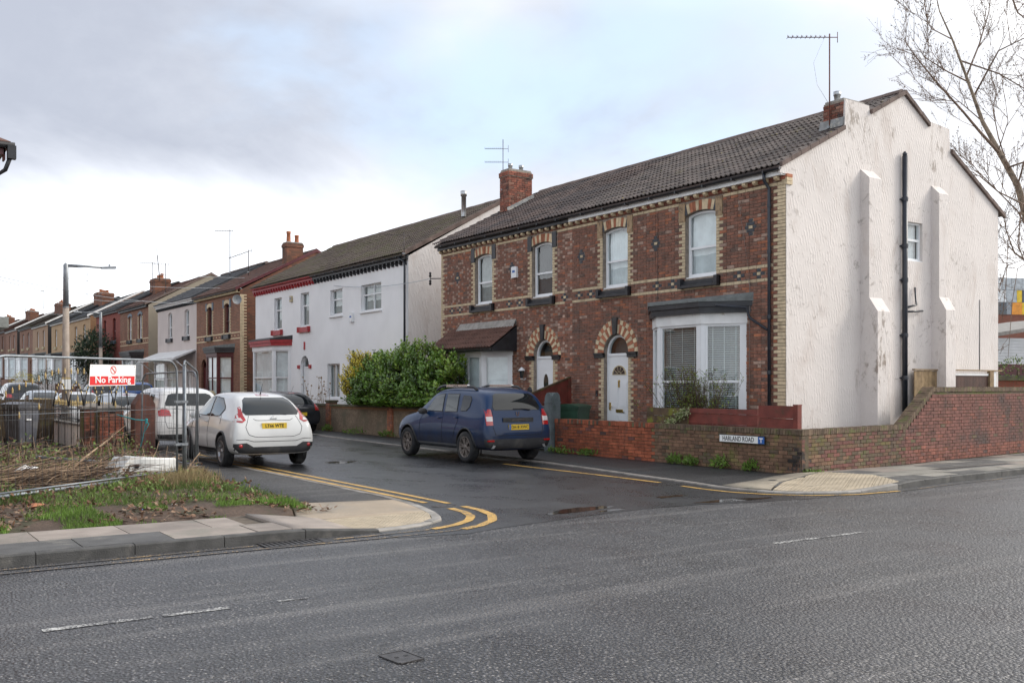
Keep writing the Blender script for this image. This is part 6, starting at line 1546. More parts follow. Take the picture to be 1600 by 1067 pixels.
    # arches
    for y in opt['wy']:
        for s in (-1,1):
            m = MB(); n = 18; pts = []
            for k in range(n+1):
                a = math.pi*(-.10+1.20*k/n); u = y*ly+ar*1.03*math.cos(a); v = wr+ar*1.03*math.sin(a)
                h = bvh.ray_cast(Vector((s*3,u,max(v,.3))), Vector((-s,0,0))); x = h[0].x if h[0] else s*W2_*.96; pts.append((x+s*.004,u,v))
            m.tube(pts, opt.get('archw',.025), 6); m.build('wheel_arch_trim', opt.get('archm', CLAD), g)
            # wheel
            xw = s*(W2_-.115); w = MB(); r = wr; w.lathe([(r*.60,-.085),(r*.80,-.105),(r*.94,-.10),(r*.995,-.075),(r,-.04),(r*.992,-.012),(r*.992,.012),(r,.04),(r*.995,.075),(r*.94,.10),(r*.80,.105),(r*.60,.085)], (xw,y*ly,r), 'x', 30); wl = w.build('wheel', TYRE, g)
            w = MB(); w.lathe([(r*.70,s*.088),(r*.66,s*.10),(r*.62,s*.085),(r*.60,s*.03),(r*.60,-s*.06)], (xw,y*ly,r), 'x', 30)
            ns_ = opt.get('spokes',5)
            for k in range(ns_):
                a0 = 2*math.pi*k/ns_+.2
                for da in (-.17,.17):
                    a = a0+da; ca, sa = math.cos(a), math.sin(a); cb, sb = math.cos(a0+da*.7), math.sin(a0+da*.7); wd = .017
                    q = [(r*.12*cb-sb*wd, r*.12*sb+cb*wd),(r*.12*cb+sb*wd, r*.12*sb-cb*wd),(r*.64*ca+sa*wd, r*.64*sa-ca*wd),(r*.64*ca-sa*wd, r*.64*sa+ca*wd)]
                    w.add([(xw+s*.075,y*ly+p[0],r+p[1]) if i < 2 else (xw+s*.088,y*ly+p[0],r+p[1]) for i, p in enumerate(q)]+[(xw+s*.03,y*ly+p[0],r+p[1]) for p in q], [(0,1,2,3),(0,1,5,4),(1,2,6,5),(2,3,7,6),(3,0,4,7)])
            w.lathe([(.001,s*.085),(r*.13,s*.085),(r*.16,s*.07),(r*.16,s*.02)], (xw,y*ly,r), 'x', 14); w.build('rim', opt.get('rimm', ALLOY), wl)
            w = MB(); w.lathe([(.001,s*.0),(r*.61,s*.0)], (xw,y*ly,r), 'x', 20); w.build('shade_disc', HUBD, wl)  # plain black disc stands for the dark behind the spokes
    # mirrors
    my, mz = opt['mirror']
    for s in (-1,1):
        h = cast(my, mz, 'Rt' if s > 0 else 'L')[0]; m = MB(); m.lathe([(.01,-.09),(.055,-.08),(.085,-.03),(.09,.03),(.075,.05)], (0,0,0), 'y', 10, capped=True); m.v = [(h.x+s*.13+v[0]*1.25, h.y-v[1]*.9, h.z+v[2]*.85) for v in m.v]; mr = m.build('door_mirror', pt if opt.get('mirpaint', True) else CLAD, g)
        m = MB(); m.tube([(h.x-s*.03,h.y,h.z-.04),(h.x+s*.08,h.y,h.z-.03)], .022, 6); m.build('mirror_arm', CLAD, mr)
    for hy, hz_ in opt.get('handles', []):
        for s in (-1,1):
            h = cast(hy, hz_, 'Rt' if s > 0 else 'L')[0]; m = MB(); m.tube([(h.x,h.y-.075,h.z),(h.x+s*.03,h.y-.055,h.z),(h.x+s*.035,h.y,h.z+.002),(h.x+s*.03,h.y+.055,h.z),(h.x,h.y+.075,h.z)], .013, 6); m.build('door_handle', pt, g)
    # plate and script
    def flatpt(z): h, d = cast(0, z, 'B'); return h
    if opt.get('plate'):
        txt, pz, px = opt['plate']; h = flatpt(pz); m = MB(); m.box(px-.262,px+.262,h.y-.022,h.y+.02,pz-.058,pz+.058); pl = m.build('number_plate', PLATEY, g)
        if txt: text_mesh(txt, .098, TEXTB, pl, 'lettering', basis((px+(.02 if opt.get('euro') else 0),h.y-.0235,pz-.002),(1,0,0),(0,-1,0)), .001, sx=.90, bold=.0018)
        if opt.get('euro'): m = MB(); m.box(px-.262,px-.215,h.y-.024,h.y-.0225,pz-.056,pz+.056); m.build('blue_band', SIGNB, pl)
    for fn_ in opt.get('extra', []): fn_(g, cast, patch, pt)
    return g

T_JUKE = [(-2.05,.36,.66,.60,.60,.68,.50),(-2.02,.30,.82,.70,.76,.80,.66),(-1.96,.28,.87,.86,.80,.97,.70),(-1.90,.27,.885,.96,.80,1.06,.66),(-1.80,.27,.895,1.01,.80,1.17,.63),(-1.66,.26,.90,1.03,.80,1.32,.60),(-1.45,.25,.905,1.03,.80,1.46,.575),(-1.10,.24,.90,1.02,.80,1.545,.575),(-.6,.22,.87,1.0,.795,1.57,.59),(0,.22,.86,.99,.79,1.575,.595),(.45,.22,.865,.98,.79,1.53,.575),(.85,.22,.885,.98,.79,1.37,.56),(1.18,.22,.90,.97,.79,1.15,.60),(1.4,.22,.90,.95,.78,1.05,.62),(1.75,.24,.88,.88,.75,.99,.6),(1.98,.25,.80,.72,.68,.87,.5),(2.07,.3,.6,.6,.5,.66,.4)]
def juke_extra(g, cast, patch, pt):
    h = cast(0,1.02,'B')[0]; m = MB(); n = 18
    m.lathe([(.045,-.01),(.05,-.014),(.056,-.01)], (0,h.y,1.02), 'y', n); m.box(-.075,.075,h.y-.018,h.y-.006,1.012,1.028); m.build('badge', CHROME, g)
    h = cast(-.12,1.13,'B')[0]; m = MB(); m.tube([(-.28,h.y-.0,1.125),(-.05,h.y-.02,1.125),(.05,h.y-.02,1.13)], .014, 6); m.box(-.36,-.1,h.y-.03,h.y-.01,1.115,1.13)
    m = MB(); m.tube([(.30,h.y-.022,1.09),(.1,h.y-.02,1.105),(-.06,h.y-.015,1.10)], .016, 6); m.build('rear_wiper', BLACKP, g)
    m = MB(); m.tube([(0,-1.25,1.53),(0,-1.38,1.74)], .006, 5); m.lathe([(.02,1.52),(.012,1.56)], (0,-1.25,0), 'z', 8); m.build('aerial', BLACKP, g)
    m = MB(); m.tube([(-.42,-2.08,.27),(-.42,-1.8,.27)], .032, 10, caps=False); m.build('exhaust', CHROME, g)
    for s in (-1,1): m = MB(); y = cast(s*.72,.475,'B')[0].y; m.lathe([(.001,y-.024),(.036,y-.024),(.04,y+.02)], (s*.72,0,.475), 'y', 14); m.build('reflector', TLR, g)
    m = MB(); m.box(-.09,.09,-2.085,-2.03,.355,.39); m.build('rear_fog_lamp', TLR, g)
O_JUKE = dict(zm=.66, wr=.335, ar=.395, wy=(-1.265,1.265), mirror=(.62,1.04), handles=[(-.02,.93)], spokes=5, lv=2,
 side=[('front_window',[(.93,1.05),(.42,1.43),(.1,1.475),(-.12,1.475),(-.14,1.04)],CGLASSB),('rear_window',[(-.20,1.04),(-.18,1.47),(-.62,1.44),(-.98,1.27),(-1.05,1.2),(-.86,1.06)],CGLASS),('sill_cladding',[(-.92,.25),(.90,.25),(.90,.36),(-.92,.36)],CLAD)],
 rear=[('rear_window',[(-.55,1.10),(.55,1.10),(.60,1.16),(.50,1.40),(.42,1.455),(-.42,1.455),(-.50,1.40),(-.60,1.16)],CGLASS,.011),('brake_light',[(-.14,1.49),(.14,1.49),(.13,1.525),(-.13,1.525)],TLR,.012),
       ('bumper_cladding',[(-.84,.34),(-.5,.31),(.5,.31),(.84,.34),(.85,.52),(.60,.535),(.46,.45),(-.46,.45),(-.60,.535),(-.85,.52)],CLAD,.014)],
 rear2=[('tail_light',[(.60,1.27),(.64,1.25),(.68,1.13),(.78,1.06),(.81,.97),(.66,.945),(.575,1.0),(.605,1.1)],TLR),('tail_light_lens',[(.64,.985),(.67,1.05),(.75,1.03),(.77,.985)],TLC)],
 seams=[[(.92,1.02),(1.0,.75),(.92,.40)],[(-.16,1.03),(-.20,.6),(-.18,.38)],[(-.95,1.08),(-1.02,.9)]], rseams=[[(-.50,1.08),(-.60,.85),(-.55,.70),(-.4,.65),(.4,.65),(.55,.70),(.60,.85),(.50,1.08)],[(-.42,1.02),(-.36,.985),(.36,.985),(.42,1.02)],[(-.80,.60),(-.60,.605),(-.46,.56),(.46,.56),(.60,.605),(.80,.60)]],
 plate=('LT66 WTE', .875, 0), extra=[juke_extra])
T_DUST = [(-2.15,0.38,0.7,0.6,0.64,0.68,0.55),(-2.12,0.32,0.85,0.72,0.8,0.82,0.7),(-2.08,0.3,0.89,0.88,0.83,0.98,0.74),(-2.06,0.29,0.905,0.98,0.84,1.128,0.74),(-2.02,0.28,0.91,1.06,0.84,1.277,0.725),(-1.93,0.28,0.92,1.08,0.84,1.457,0.695),(-1.8,0.28,0.925,1.09,0.835,1.596,0.675),(-1.45,0.27,0.925,1.09,0.83,1.659,0.665),(-0.7,0.25,0.885,1.06,0.815,1.67,0.665),(0,0.25,0.88,1.05,0.81,1.67,0.665),(0.35,0.25,0.88,1.04,0.81,1.617,0.645),(0.68,0.25,0.89,1.04,0.81,1.447,0.635),(1.0,0.25,0.905,1.03,0.81,1.213,0.675),(1.2,0.25,0.92,1.01,0.81,1.096,0.68),(1.7,0.27,0.9,0.95,0.79,1.053,0.66),(2.0,0.28,0.84,0.82,0.74,0.96,0.6),(2.13,0.32,0.66,0.64,0.58,0.74,0.45)]
def rails(g, txt=False):
    for s in (-1,1):
        m = MB(); m.tube([(s*.60,-1.42,1.60),(s*.60,-1.25,1.675),(s*.60,.05,1.70),(s*.60,.30,1.655),(s*.60,.42,1.585)], [.026,.032,.032,.032,.02], 6); r = m.build('roof_rail', BLACKP, g); m = MB(); m.box(s*.60-.03,s*.60+.03,-1.02,-.08,1.672,1.728); bx_ = m.build('rail_cover', SKID if not txt else CHROME, r)
        if txt and s < 0: text_mesh('DUSTER', .045, TEXTB, r, 'lettering', basis((s*.60-.0315,-.50,1.70),(0,-1,0),(-1,0,0)), .0008, sx=1.4)
def dust_extra(g, cast, patch, pt):
    rails(g, True); h = cast(0,1.08,'B')[0]
    m = MB(); m.slab([(-.045,1.13),(-.03,1.05),(0,1.03),(.03,1.05),(.045,1.13),(.025,1.13),(.015,1.07),(-.015,1.07),(-.025,1.13)], 'y', h.y-.016, h.y+.01); m.build('badge', CHROME, g)
    h = cast(0,.955,'B')[0]; m = MB(); m.box(-.40,.40,h.y-.025,h.y+.03,.91,1.0); gb = m.build('tailgate_handle_bar', CLAD, g); text_mesh('DUSTER', .062, CHROME, gb, 'lettering', basis((.0,h.y-.027,.952),(1,0,0),(0,-1,0)), .002, sx=1.6, bold=.001)
    h = cast(.1,1.20,'B')[0]; m = MB(); m.tube([(.34,h.y-.035,1.17),(.1,h.y-.02,1.195),(-.10,h.y-.02,1.19)], .015, 6); m.build('rear_wiper', BLACKP, g)
    m = MB(); m.slab([(-.72,.34),(-.62,.50),(.62,.50),(.72,.34),(.66,.34),(.58,.44),(-.58,.44),(-.66,.34)], 'y', -2.19, -2.11); m.build('skid_plate', SKID, g)
    for s in (-1,1): m = MB(); y = cast(s*.70,.50,'B')[0].y; m.box(s*.74-.08,s*.74+.08,y-.03,y+.03,.49,.525); m.build('reflector', TLR, g)
    m = MB(); m.box(-.02,.02,-1.3,-1.25,1.62,1.66)
O_DUST = dict(zm=.70, wr=.345, ar=.405, wy=(-1.33,1.34), mirror=(.56,1.10), mirpaint=False, handles=[(-.10,.97),(-.86,.99)], spokes=6, rimm=ALLOYD, archm=CLAD, archw=.02,
 side=[('front_window',[(.62,1.11),(.28,1.46),(.05,1.515),(-.15,1.52),(-.20,1.10)],CGLASSB),('rear_window',[(-.30,1.10),(-.26,1.52),(-.80,1.52),(-.86,1.11)],CGLASSB),('quarter_window',[(-1.0,1.13),(-.97,1.49),(-1.30,1.47),(-1.38,1.40),(-1.36,1.22),(-1.25,1.14)],CGLASS),('sill_cladding',[(-.90,.28),(.92,.28),(.92,.38),(-.90,.38)],SKID)],
 rear=[('rear_window',[(-.60,1.17),(.60,1.17),(.62,1.25),(.52,1.49),(.44,1.53),(-.44,1.53),(-.52,1.49),(-.62,1.25)],CGLASS,.011),('bumper_cladding',[(-.86,.36),(-.5,.33),(.5,.33),(.86,.36),(.87,.54),(-.87,.54)],CLAD,.012)],
 rear2=[('tail_light',[(.66,.84),(.82,.84),(.825,1.0),(.79,1.19),(.68,1.19),(.65,1.0)],TLR),('tail_light_lens',[(.665,.93),(.81,.93),(.815,1.03),(.665,1.03)],TLC)],
 seams=[[(.66,1.08),(.80,.9),(.78,.42)],[(-.24,1.08),(-.26,.42)],[(-.90,1.08),(-.94,.9),(-.86,.75),(-.78,.55)]], rseams=[[(-.64,1.22),(-.66,.80),(-.60,.62),(.60,.62),(.66,.80),(.64,1.22)]],
 plate=('DA18 XWC', .795, 0), euro=True, extra=[dust_extra])
T_HATCH = [(-1.97,.36,.64,.58,.58,.66,.5),(-1.94,.28,.80,.68,.75,.80,.64),(-1.88,.26,.84,.84,.78,.92,.66),(-1.80,.25,.85,.92,.77,1.03,.63),(-1.68,.24,.855,.96,.77,1.16,.60),(-1.5,.23,.86,.97,.765,1.31,.57),(-1.2,.22,.86,.97,.76,1.42,.565),(-.7,.20,.85,.95,.76,1.475,.57),(0,.20,.845,.93,.76,1.48,.575),(.4,.20,.845,.92,.755,1.44,.56),(.8,.20,.85,.91,.755,1.27,.55),(1.1,.20,.855,.90,.75,1.07,.6),(1.3,.20,.86,.87,.75,.98,.62),(1.65,.22,.84,.80,.72,.88,.58),(1.88,.24,.76,.66,.64,.76,.5),(1.97,.3,.56,.56,.46,.60,.38)]
def hatch_extra(g, cast, patch, pt):
    h = cast(0,.93,'B')[0]; m = MB(); m.lathe([(.035,h.y-.012),(.042,h.y-.02),(.05,h.y-.012)], (0,0,.93), 'y', 16); m.box(-.03,.03,h.y-.018,h.y-.008,.925,.935); m.build('badge', CHROME, g)
    m = MB(); m.tube([(0,-1.1,1.42),(0,-1.35,1.66)], .005, 4); m.build('aerial', BLACKP, g); h = cast(0,1.05,'B')[0]; m = MB(); m.tube([(-.28,h.y-.02,1.03),(0,h.y-.02,1.02),(.06,h.y-.02,1.02)], .014, 5); m.build('rear_wiper', BLACKP, g)
def O_H(plate, **k):
    d = dict(zm=.6, wr=.31, ar=.365, wy=(-1.22,1.26), mirror=(.60,.99), handles=[(-.12,.86),(-.8,.88)], spokes=5, archm=CLAD, archw=.012,
 side=[('front_window',[(.74,.98),(.30,1.34),(.0,1.38),(-.1,1.38),(-.14,.97)],CGLASSB),('rear_window',[(-.20,.97),(-.17,1.38),(-.65,1.35),(-1.0,1.18),(-.85,1.0)],CGLASS)],
 rear=[('rear_window',[(-.54,1.02),(.54,1.02),(.58,1.08),(.48,1.30),(.40,1.36),(-.40,1.36),(-.48,1.30),(-.58,1.08)],CGLASS,.011),('brake_light',[(-.1,1.395),(.1,1.395),(.1,1.42),(-.1,1.42)],TLR,.01)],
 rear2=[('tail_light',[(.60,.80),(.80,.78),(.82,.90),(.70,1.04),(.63,1.04),(.60,.9)],TLR)],
 front=[('windscreen',[(-.54,1.06),(.54,1.06),(.44,1.38),(-.44,1.38)],CGLASS),('headlight',[(.46,.62),(.72,.66),(.70,.78),(.55,.76)],TLC),('grille',[(-.4,.36),(.4,.36),(.45,.52),(-.45,.52)],CLAD)],
 seams=[[(.76,.96),(.80,.6),(.75,.34)],[(-.16,.96),(-.18,.34)],[(-.8,.98),(-.84,.75)]], rseams=[[(-.58,1.02),(-.60,.78),(-.5,.60),(.5,.60),(.60,.78),(.58,1.02)]], plate=(plate,.66,0), extra=[hatch_extra]); d.update(k); return d
SUV_X = lambda g, cast, patch, pt: rails(g)
O_SUV = dict(O_DUST); O_SUV.update(rimm=ALLOY, archm=CLAD, archw=.03, mirpaint=True, euro=False, plate=None, spokes=5, rear2=[('tail_light',[(.50,.93),(.82,.93),(.82,1.06),(.72,1.12),(.55,1.08)],TLR)],
 extra=[], front=[('windscreen',[(-.58,1.17),(.58,1.17),(.48,1.52),(-.48,1.52)],CGLASS)], rear=[('rear_window',[(-.62,1.19),(.62,1.19),(.64,1.25),(.54,1.46),(.44,1.50),(-.44,1.50),(-.54,1.46),(-.64,1.25)],CGLASS,.011),('bumper_cladding',[(-.86,.36),(-.5,.33),(.5,.33),(.86,.36),(.86,.46),(-.86,.46)],CLAD,.012)])
car('white compact crossover with boomerang tail lights, half up on the left pavement', (7.50, 21.80, .01), D2R(-1.5), T_JUKE, O_JUKE, P_WHITE, ly=1.07)
car('dark blue crossover with silver roof rails parked at the right kerb', (12.37, 20.02, .01), D2R(-.5), T_DUST, O_DUST, P_BLUE, ly=1.02)
car('white estate car behind the brown gatepost and the crossover', (7.50, 27.9, .01), 0, T_DUST, O_SUV, P_WHITE2, ly=1.04)
car('silver hatchback third from the corner on the left side', (7.45, 33.7, .01), 0, T_HATCH, O_H(''), P_SILV)
car('white small car facing the camera behind the gold tipped railings', (7.35, 39.4, .01), math.pi, T_HATCH, O_H(''), P_WHITE2)
car('dark grey hatchback half up on the right pavement before the laurel', (13.63, 35.45, .03), 0, T_HATCH, O_H(''), P_GREY)
car('white hatchback farther along the right kerb, seen over the estate car', (13.1, 49.0, .06), 0, T_HATCH, O_H(''), P_WHITE2)
car('blue people carrier on the right beyond the white hatchback', (13.1, 56.2, .26), 0, T_DUST, O_SUV, P_BLUE2)
car('silver small car far down the left side of the street', (7.3, 47.0, .04), math.pi, T_HATCH, O_H(''), P_SILV)
car('dark car far along the right kerb beyond the blue one', (13.1, 64.5, .42), 0, T_HATCH, O_H(''), P_GREY)
car('dark grey estate car at the far left end of the parked row', (7.3, 54.0, .2), 0, T_DUST, O_SUV, P_GREY)
# ---------------------------------------------------------------- plants
R.seed(77)
def leafmat(name, col, var=.45, rough=.5, trans=True, spec=.5):
    m, t, b = newmat(name); f = nz(t, 1.6, 3); f2 = nz(t, 17, 2)
    c = mixc(t, rng(t, f, .35, .65), tuple(x*(1-var) for x in col), tuple(x*(1+var) for x in col)); c = mixc(t, rng(t, f2, .35, .65), tuple(x*.7 for x in col), c)
    L(t, c, b.inputs['Base Color']); b.inputs['Roughness'].default_value = rough; b.inputs['Specular IOR Level'].default_value = spec
    if trans:
        tl = N(t, 'ShaderNodeBsdfTranslucent'); L(t, c, tl.inputs[0]); mx = N(t, 'ShaderNodeMixShader'); mx.inputs[0].default_value = .25
        L(t, b.outputs[0], mx.inputs[1]); L(t, tl.outputs[0], mx.inputs[2]); L(t, mx.outputs[0], t.nodes['Material Output'].inputs['Surface'])
    return m
LAUREL = leafmat('laurel leaf', (.14,.26,.035), .35, .32); LAUREL2 = leafmat('laurel leaf bright', (.27,.40,.06), .25, .35); LAURELD = leafmat('laurel leaf dark', (.06,.12,.025), .35, .35)
GOLDL = leafmat('golden leaf', (.80,.66,.06), .25, .5); GREENB = leafmat('shrub leaf', (.13,.17,.035), .4, .5); BUDS = leafmat('young bud', (.20,.22,.045), .3, .6)
YEW = leafmat('yew needles', (.022,.045,.02), .45, .6, False); HEDGE = leafmat('hedge leaf', (.045,.08,.025), .4, .6)
GRASS = leafmat('grass blade', (.12,.20,.035), .35, .6); GRASS2 = leafmat('bright grass', (.17,.29,.045), .3, .55); STRAW = leafmat('dry grass', (.40,.31,.16), .3, .8, False); BRAM = leafmat('bramble leaf', (.17,.24,.06), .45, .55)
DEADL = M('dead leaf', (.14,.075,.045), .9, .5, 9, rnd=0, col2=(.27,.19,.13), s2=7, c2=(.5,.65)); TWIG = M('dry twig', (.28,.19,.12), .9, .4, 6, col2=(.42,.33,.22), s2=3, c2=(.55,.7)); TWIGD = M('dark twig', (.085,.05,.035), .9, .3, 6)
BARK = M('tree bark', (.27,.215,.16), .95, .3, 5, .9, 25, col2=(.10,.08,.06), s2=4); BARKT = M('tree twig bark', (.20,.14,.105), .95, .3, 5)
def rv(): 
    while True:
        v = Vector((R.uniform(-1,1),R.uniform(-1,1),R.uniform(-1,1)))
        if .05 < v.length < 1: return v
def leaf(mb, p, d, up, l, w, mi=0):
    s = d.cross(up)
    if s.length < 1e-4: s = d.orthogonal()
    s = s.normalized()*w/2; m = p+d*l*.45; dn = -up.normalized()*l*.06
    mb.add([p, m+s, p+d*l+dn, m-s], [(0,1,2),(0,2,3)], mi)
def crown(name, parent, c, rad, n, size, mats, weights, seedo=0, up=.3, lump=.35, shell=.55, flat=0.):
    """leafy mass: leaves thrown through the outer half of a lumpy ellipsoid"""
    mb = MB(); c = Vector(c)
    for _ in range(n):
        v = rv().normalized(); k = 1+lump*mnoise.noise(v*2.1+Vector((seedo,0,0)))+lump*.5*mnoise.noise(v*5+Vector((0,seedo,0)))
        rr = (R.uniform(shell,1)**.6)*k; p = c+Vector((v.x*rad[0],v.y*rad[1],v.z*rad[2]))*rr
        if flat and p.z < flat: p.z = flat+R.uniform(0,.1)
        d = (v*.6+rv()*.8+Vector((0,0,up))).normalized(); l = size*R.uniform(.7,1.3)
        q = R.random(); mi = 0 if q < weights[0] else 1 if q < weights[0]+weights[1] else min(2,len(mats)-1)
        leaf(mb, p, d, (v+rv()*.5).normalized(), l, l*.42, mi)
    return mb.build(name, mats, parent, recalc=False)
# laurel: upright shoots of big glossy leaves
lr = empty('laurel_bush', (15.75, 28.7, 0), 0, 'large glossy green laurel bush spilling over the pebble dashed wall', 'bush')
mb = MB(); sm = MB()
def shoot(mb, sm, b, t, n, l, mi, w=.38):
    b = Vector(b); t = Vector(t); sm.tube([b,t], [.012,.004], 3)
    for i in range(n):
        f = .15+.85*i/n; p = b.lerp(t,f); a = i*2.4+R.uniform(-.4,.4); dr_ = (t-b).normalized(); o = dr_.orthogonal().normalized(); o = Matrix.Rotation(a,3,dr_) @ o
        d = (o*.85+dr_*R.uniform(.35,1.0)).normalized(); leaf(mb, p, d, dr_, l*R.uniform(.75,1.25), l*w, mi)
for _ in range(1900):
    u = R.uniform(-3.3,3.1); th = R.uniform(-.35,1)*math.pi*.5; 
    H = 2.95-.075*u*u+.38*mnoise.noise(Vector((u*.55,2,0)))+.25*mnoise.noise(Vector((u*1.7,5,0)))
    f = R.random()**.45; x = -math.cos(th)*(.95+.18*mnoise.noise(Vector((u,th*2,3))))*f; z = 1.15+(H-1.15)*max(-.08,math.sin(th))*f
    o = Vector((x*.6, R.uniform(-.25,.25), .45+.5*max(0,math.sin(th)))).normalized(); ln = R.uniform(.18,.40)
    b = Vector((x,u,z)); mi = 1 if (z > H-.5 and R.random() < .55) or R.random() < .12 else 2 if f < .6 or R.random() < .12 else 0  # brighter leaves towards the top, darker ones deeper in
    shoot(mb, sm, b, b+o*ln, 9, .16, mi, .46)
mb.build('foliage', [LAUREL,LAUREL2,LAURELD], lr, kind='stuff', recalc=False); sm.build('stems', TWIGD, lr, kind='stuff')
mb = MB()
for k in range(11): y = -3+k*.6; mb.tube([(R.uniform(-.2,.3),y,0),(R.uniform(-.5,.3),y+R.uniform(-.4,.4),1.6)], [.03,.012], 5)
mb.build('trunks', TWIGD, lr); mb = MB(); mb.lathe([(.01,.3),(.45,.5),(.5,1.2),(.35,1.8),(.01,2.1)], (.15,0,0), 'z', 10); mb.v = [(v[0], v[1]*5.2, v[2]*1.1) for v in mb.v]; mb.build('inner_shade', leafmat('bush core shade', (.02,.035,.012), .4, .9, False), lr)  # dark core body stands for the shade inside the bush
gl = empty('golden_shrub', (15.5, 32.1, 0), 0, 'yellow variegated shrub at the left end of the laurel bush', 'bush')
mb = MB(); sm = MB()
for _ in range(1300):
    v = rv().normalized(); k = .8+.35*mnoise.noise(v*2.2+Vector((4,4,4))); f = R.random()**.4; p = Vector((v.x*.85,v.y*1.5,1.55+v.z*1.45))*1.0; p = Vector((v.x*.6*k*f, v.y*1.2*k*f, 1.65+v.z*1.35*k*f)); mi = 0 if (R.random() < .85 and v.z > -.5) else 1
    shoot(mb, sm, p, p+Vector((v.x*.3,v.y*.2,.22+.1*R.random())), 9, .10, mi, .55)
mb.build('foliage', [GOLDL, GREENB], gl, kind='stuff', recalc=False); sm.build('stems', TWIGD, gl, kind='stuff')
# thin shrub in the corner garden
ts = empty('leafy_shrub', (15.75, 15.75, .1), 0, 'sparse twiggy shrub with fresh green buds before the white bay window', 'bush')
mb = MB(); sm = MB()
for _ in range(125):
    y0 = R.gauss(0,.28); b = Vector((R.uniform(-.15,.15), y0, .1)); t = Vector((R.uniform(-.45,.3), y0*1.6+R.gauss(0,.42), R.uniform(1.2,2.05)-abs(y0)*.35)); m_ = b.lerp(t,.5)+Vector((0,R.uniform(-.12,.12),.1)); sm.tube([b,m_,t], [.009,.006,.003], 3)
    for i in range(16):
        f = R.uniform(.35,1); p = m_.lerp(t,(f-.5)*2) if f > .5 else b.lerp(m_,f*2); d = (rv()+Vector((0,0,.5))).normalized(); e = p+d*R.uniform(.08,.26); sm.tube([p,e], .0025, 3)
        for q in range(3):
            if R.random() < .72: leaf(mb, p.lerp(e,R.uniform(.3,1)), (rv()+Vector((0,0,.4))).normalized(), rv(), R.uniform(.025,.055), R.uniform(.015,.028), 0 if R.random() < .6 else 1)
mb.build('foliage', [BUDS, LAUREL2], ts, kind='stuff', recalc=False); sm.build('twigs', TWIGD, ts, kind='stuff')
iv = empty('trailing_ivy', (15.14, 15.75, 1.0), 0, 'pale variegated ivy trailing over the mossy end of the board fence', 'plant'); mb = MB(); sm = MB()
for _ in range(330):
    f = R.random(); p = Vector((-.06+.08*R.random(), -.35+f*.9+R.gauss(0,.05), .22-f*.48+R.gauss(0,.055))); leaf(mb, p, (rv()+Vector((-.6,0,-.3))).normalized(), Vector((-1,0,.4)), .05, .04, 0 if R.random() < .6 else 1)
for _ in range(120):
    p = Vector((-.08, .7+R.random()*1.35, -.21+R.gauss(0,.015))); leaf(mb, p, (rv()+Vector((-.6,0,0))).normalized(), Vector((-1,0,.4)), .045, .036, 0)
sm.tube([(-.02,-.3,.2),(-.05,.1,.05),(-.06,.5,-.15),(-.06,2.0,-.2)], .006, 4)
mb.build('foliage', [leafmat('variegated ivy', (.36,.38,.19), .3, .5), BRAM], iv, kind='stuff', recalc=False); sm.build('stem', TWIGD, iv)
# dark evergreen tree and hedges far down
dt = empty('evergreen_tree', (15.3, 76.5, hgt(76)), 0, 'dark dense evergreen tree behind the farther street lamp', 'tree')
mb = MB(); mb.tube([(0,0,0),(.05,.1,1.6),(0,0,3.2)], [.14,.12,.06], 8)
for k in range(7): a = k*.9; mb.tube([(0,0,.9+k*.22),(math.cos(a)*.9,math.sin(a)*1.2,1.7+k*.3)], [.06,.02], 5)
mb.build('trunk', TWIGD, dt); crown('crown', dt, (0,0,3.15), (1.5,1.9,1.95), 4200, .21, [YEW, leafmat('yew paler needles', (.045,.085,.03), .3, .6, False)], (.75,.25), 3, .2, .4, .35)  # paler needles mixed into the crown at random
def hedge(loc, r, n, mats, w, label, size=.12, sd=1):
    h = empty('hedge_bush', loc, 0, label, 'bush'); crown('foliage', h, (0,0,r[2]*.75), r, n, size, mats, w, sd, .4, .25, .5, .02)['kind'] = 'stuff'; mb = MB(); mb.tube([(0,0,0),(0,0,r[2])], .05, 5); mb.build('stem', TWIGD, h)
hedge((14.9,107,hgt(107)), (1.2,3.6,1.0), 900, [GOLDL], (1.,0), 'bright yellow bush before the far houses at the left')
hedge((14.9,93.5,hgt(93)), (1.2,4.8,1.25), 1400, [HEDGE], (1.,0), 'long clipped dark green hedge right of the yellow bush')
hedge((14.7,61.5,hgt(61)), (.8,1.4,1.0), 500, [HEDGE, LAUREL], (.6,.4), 'small green bush before the pinkish house')
hedge((3.6,34.5,.1), (1.3,3.0,.75), 1300, [leafmat('brown shrub', (.16,.09,.06), .4, .8), BRAM], (.75,.25), 'brown leafless looking shrub behind the railings', .07, 5)
hedge((2.1,30.3,.3), (.9,1.2,.75), 420, [LAUREL2, BRAM], (.7,.3), 'light green leafy plant above the bin at the left edge', .16, 8)
dp = empty('dry_plant', (15.6, 36.4, .1), 0, 'dry bare stems with faded flower heads before the white house', 'plant'); mb = MB()
for _ in range(14):
    b = Vector((R.uniform(-.2,.2),R.uniform(-.8,.8),.3)); t = b+Vector((R.uniform(-.2,.2),R.uniform(-.9,1.0),R.uniform(.9,1.7))); mb.tube([b,b.lerp(t,.5)+Vector((0,0,.1)),t], [.009,.007,.004], 4); mb.lathe([(.01,-.03),(.045,0),(.01,.04)], t, 'z', 6)
    for q in range(3): e = t.lerp(b,R.uniform(.1,.5)); f = e+rv()*.3; mb.tube([e,f], .004, 3); mb.lathe([(.01,-.02),(.03,0),(.01,.02)], f, 'z', 5)
mb.build('stems', TWIG, dp)
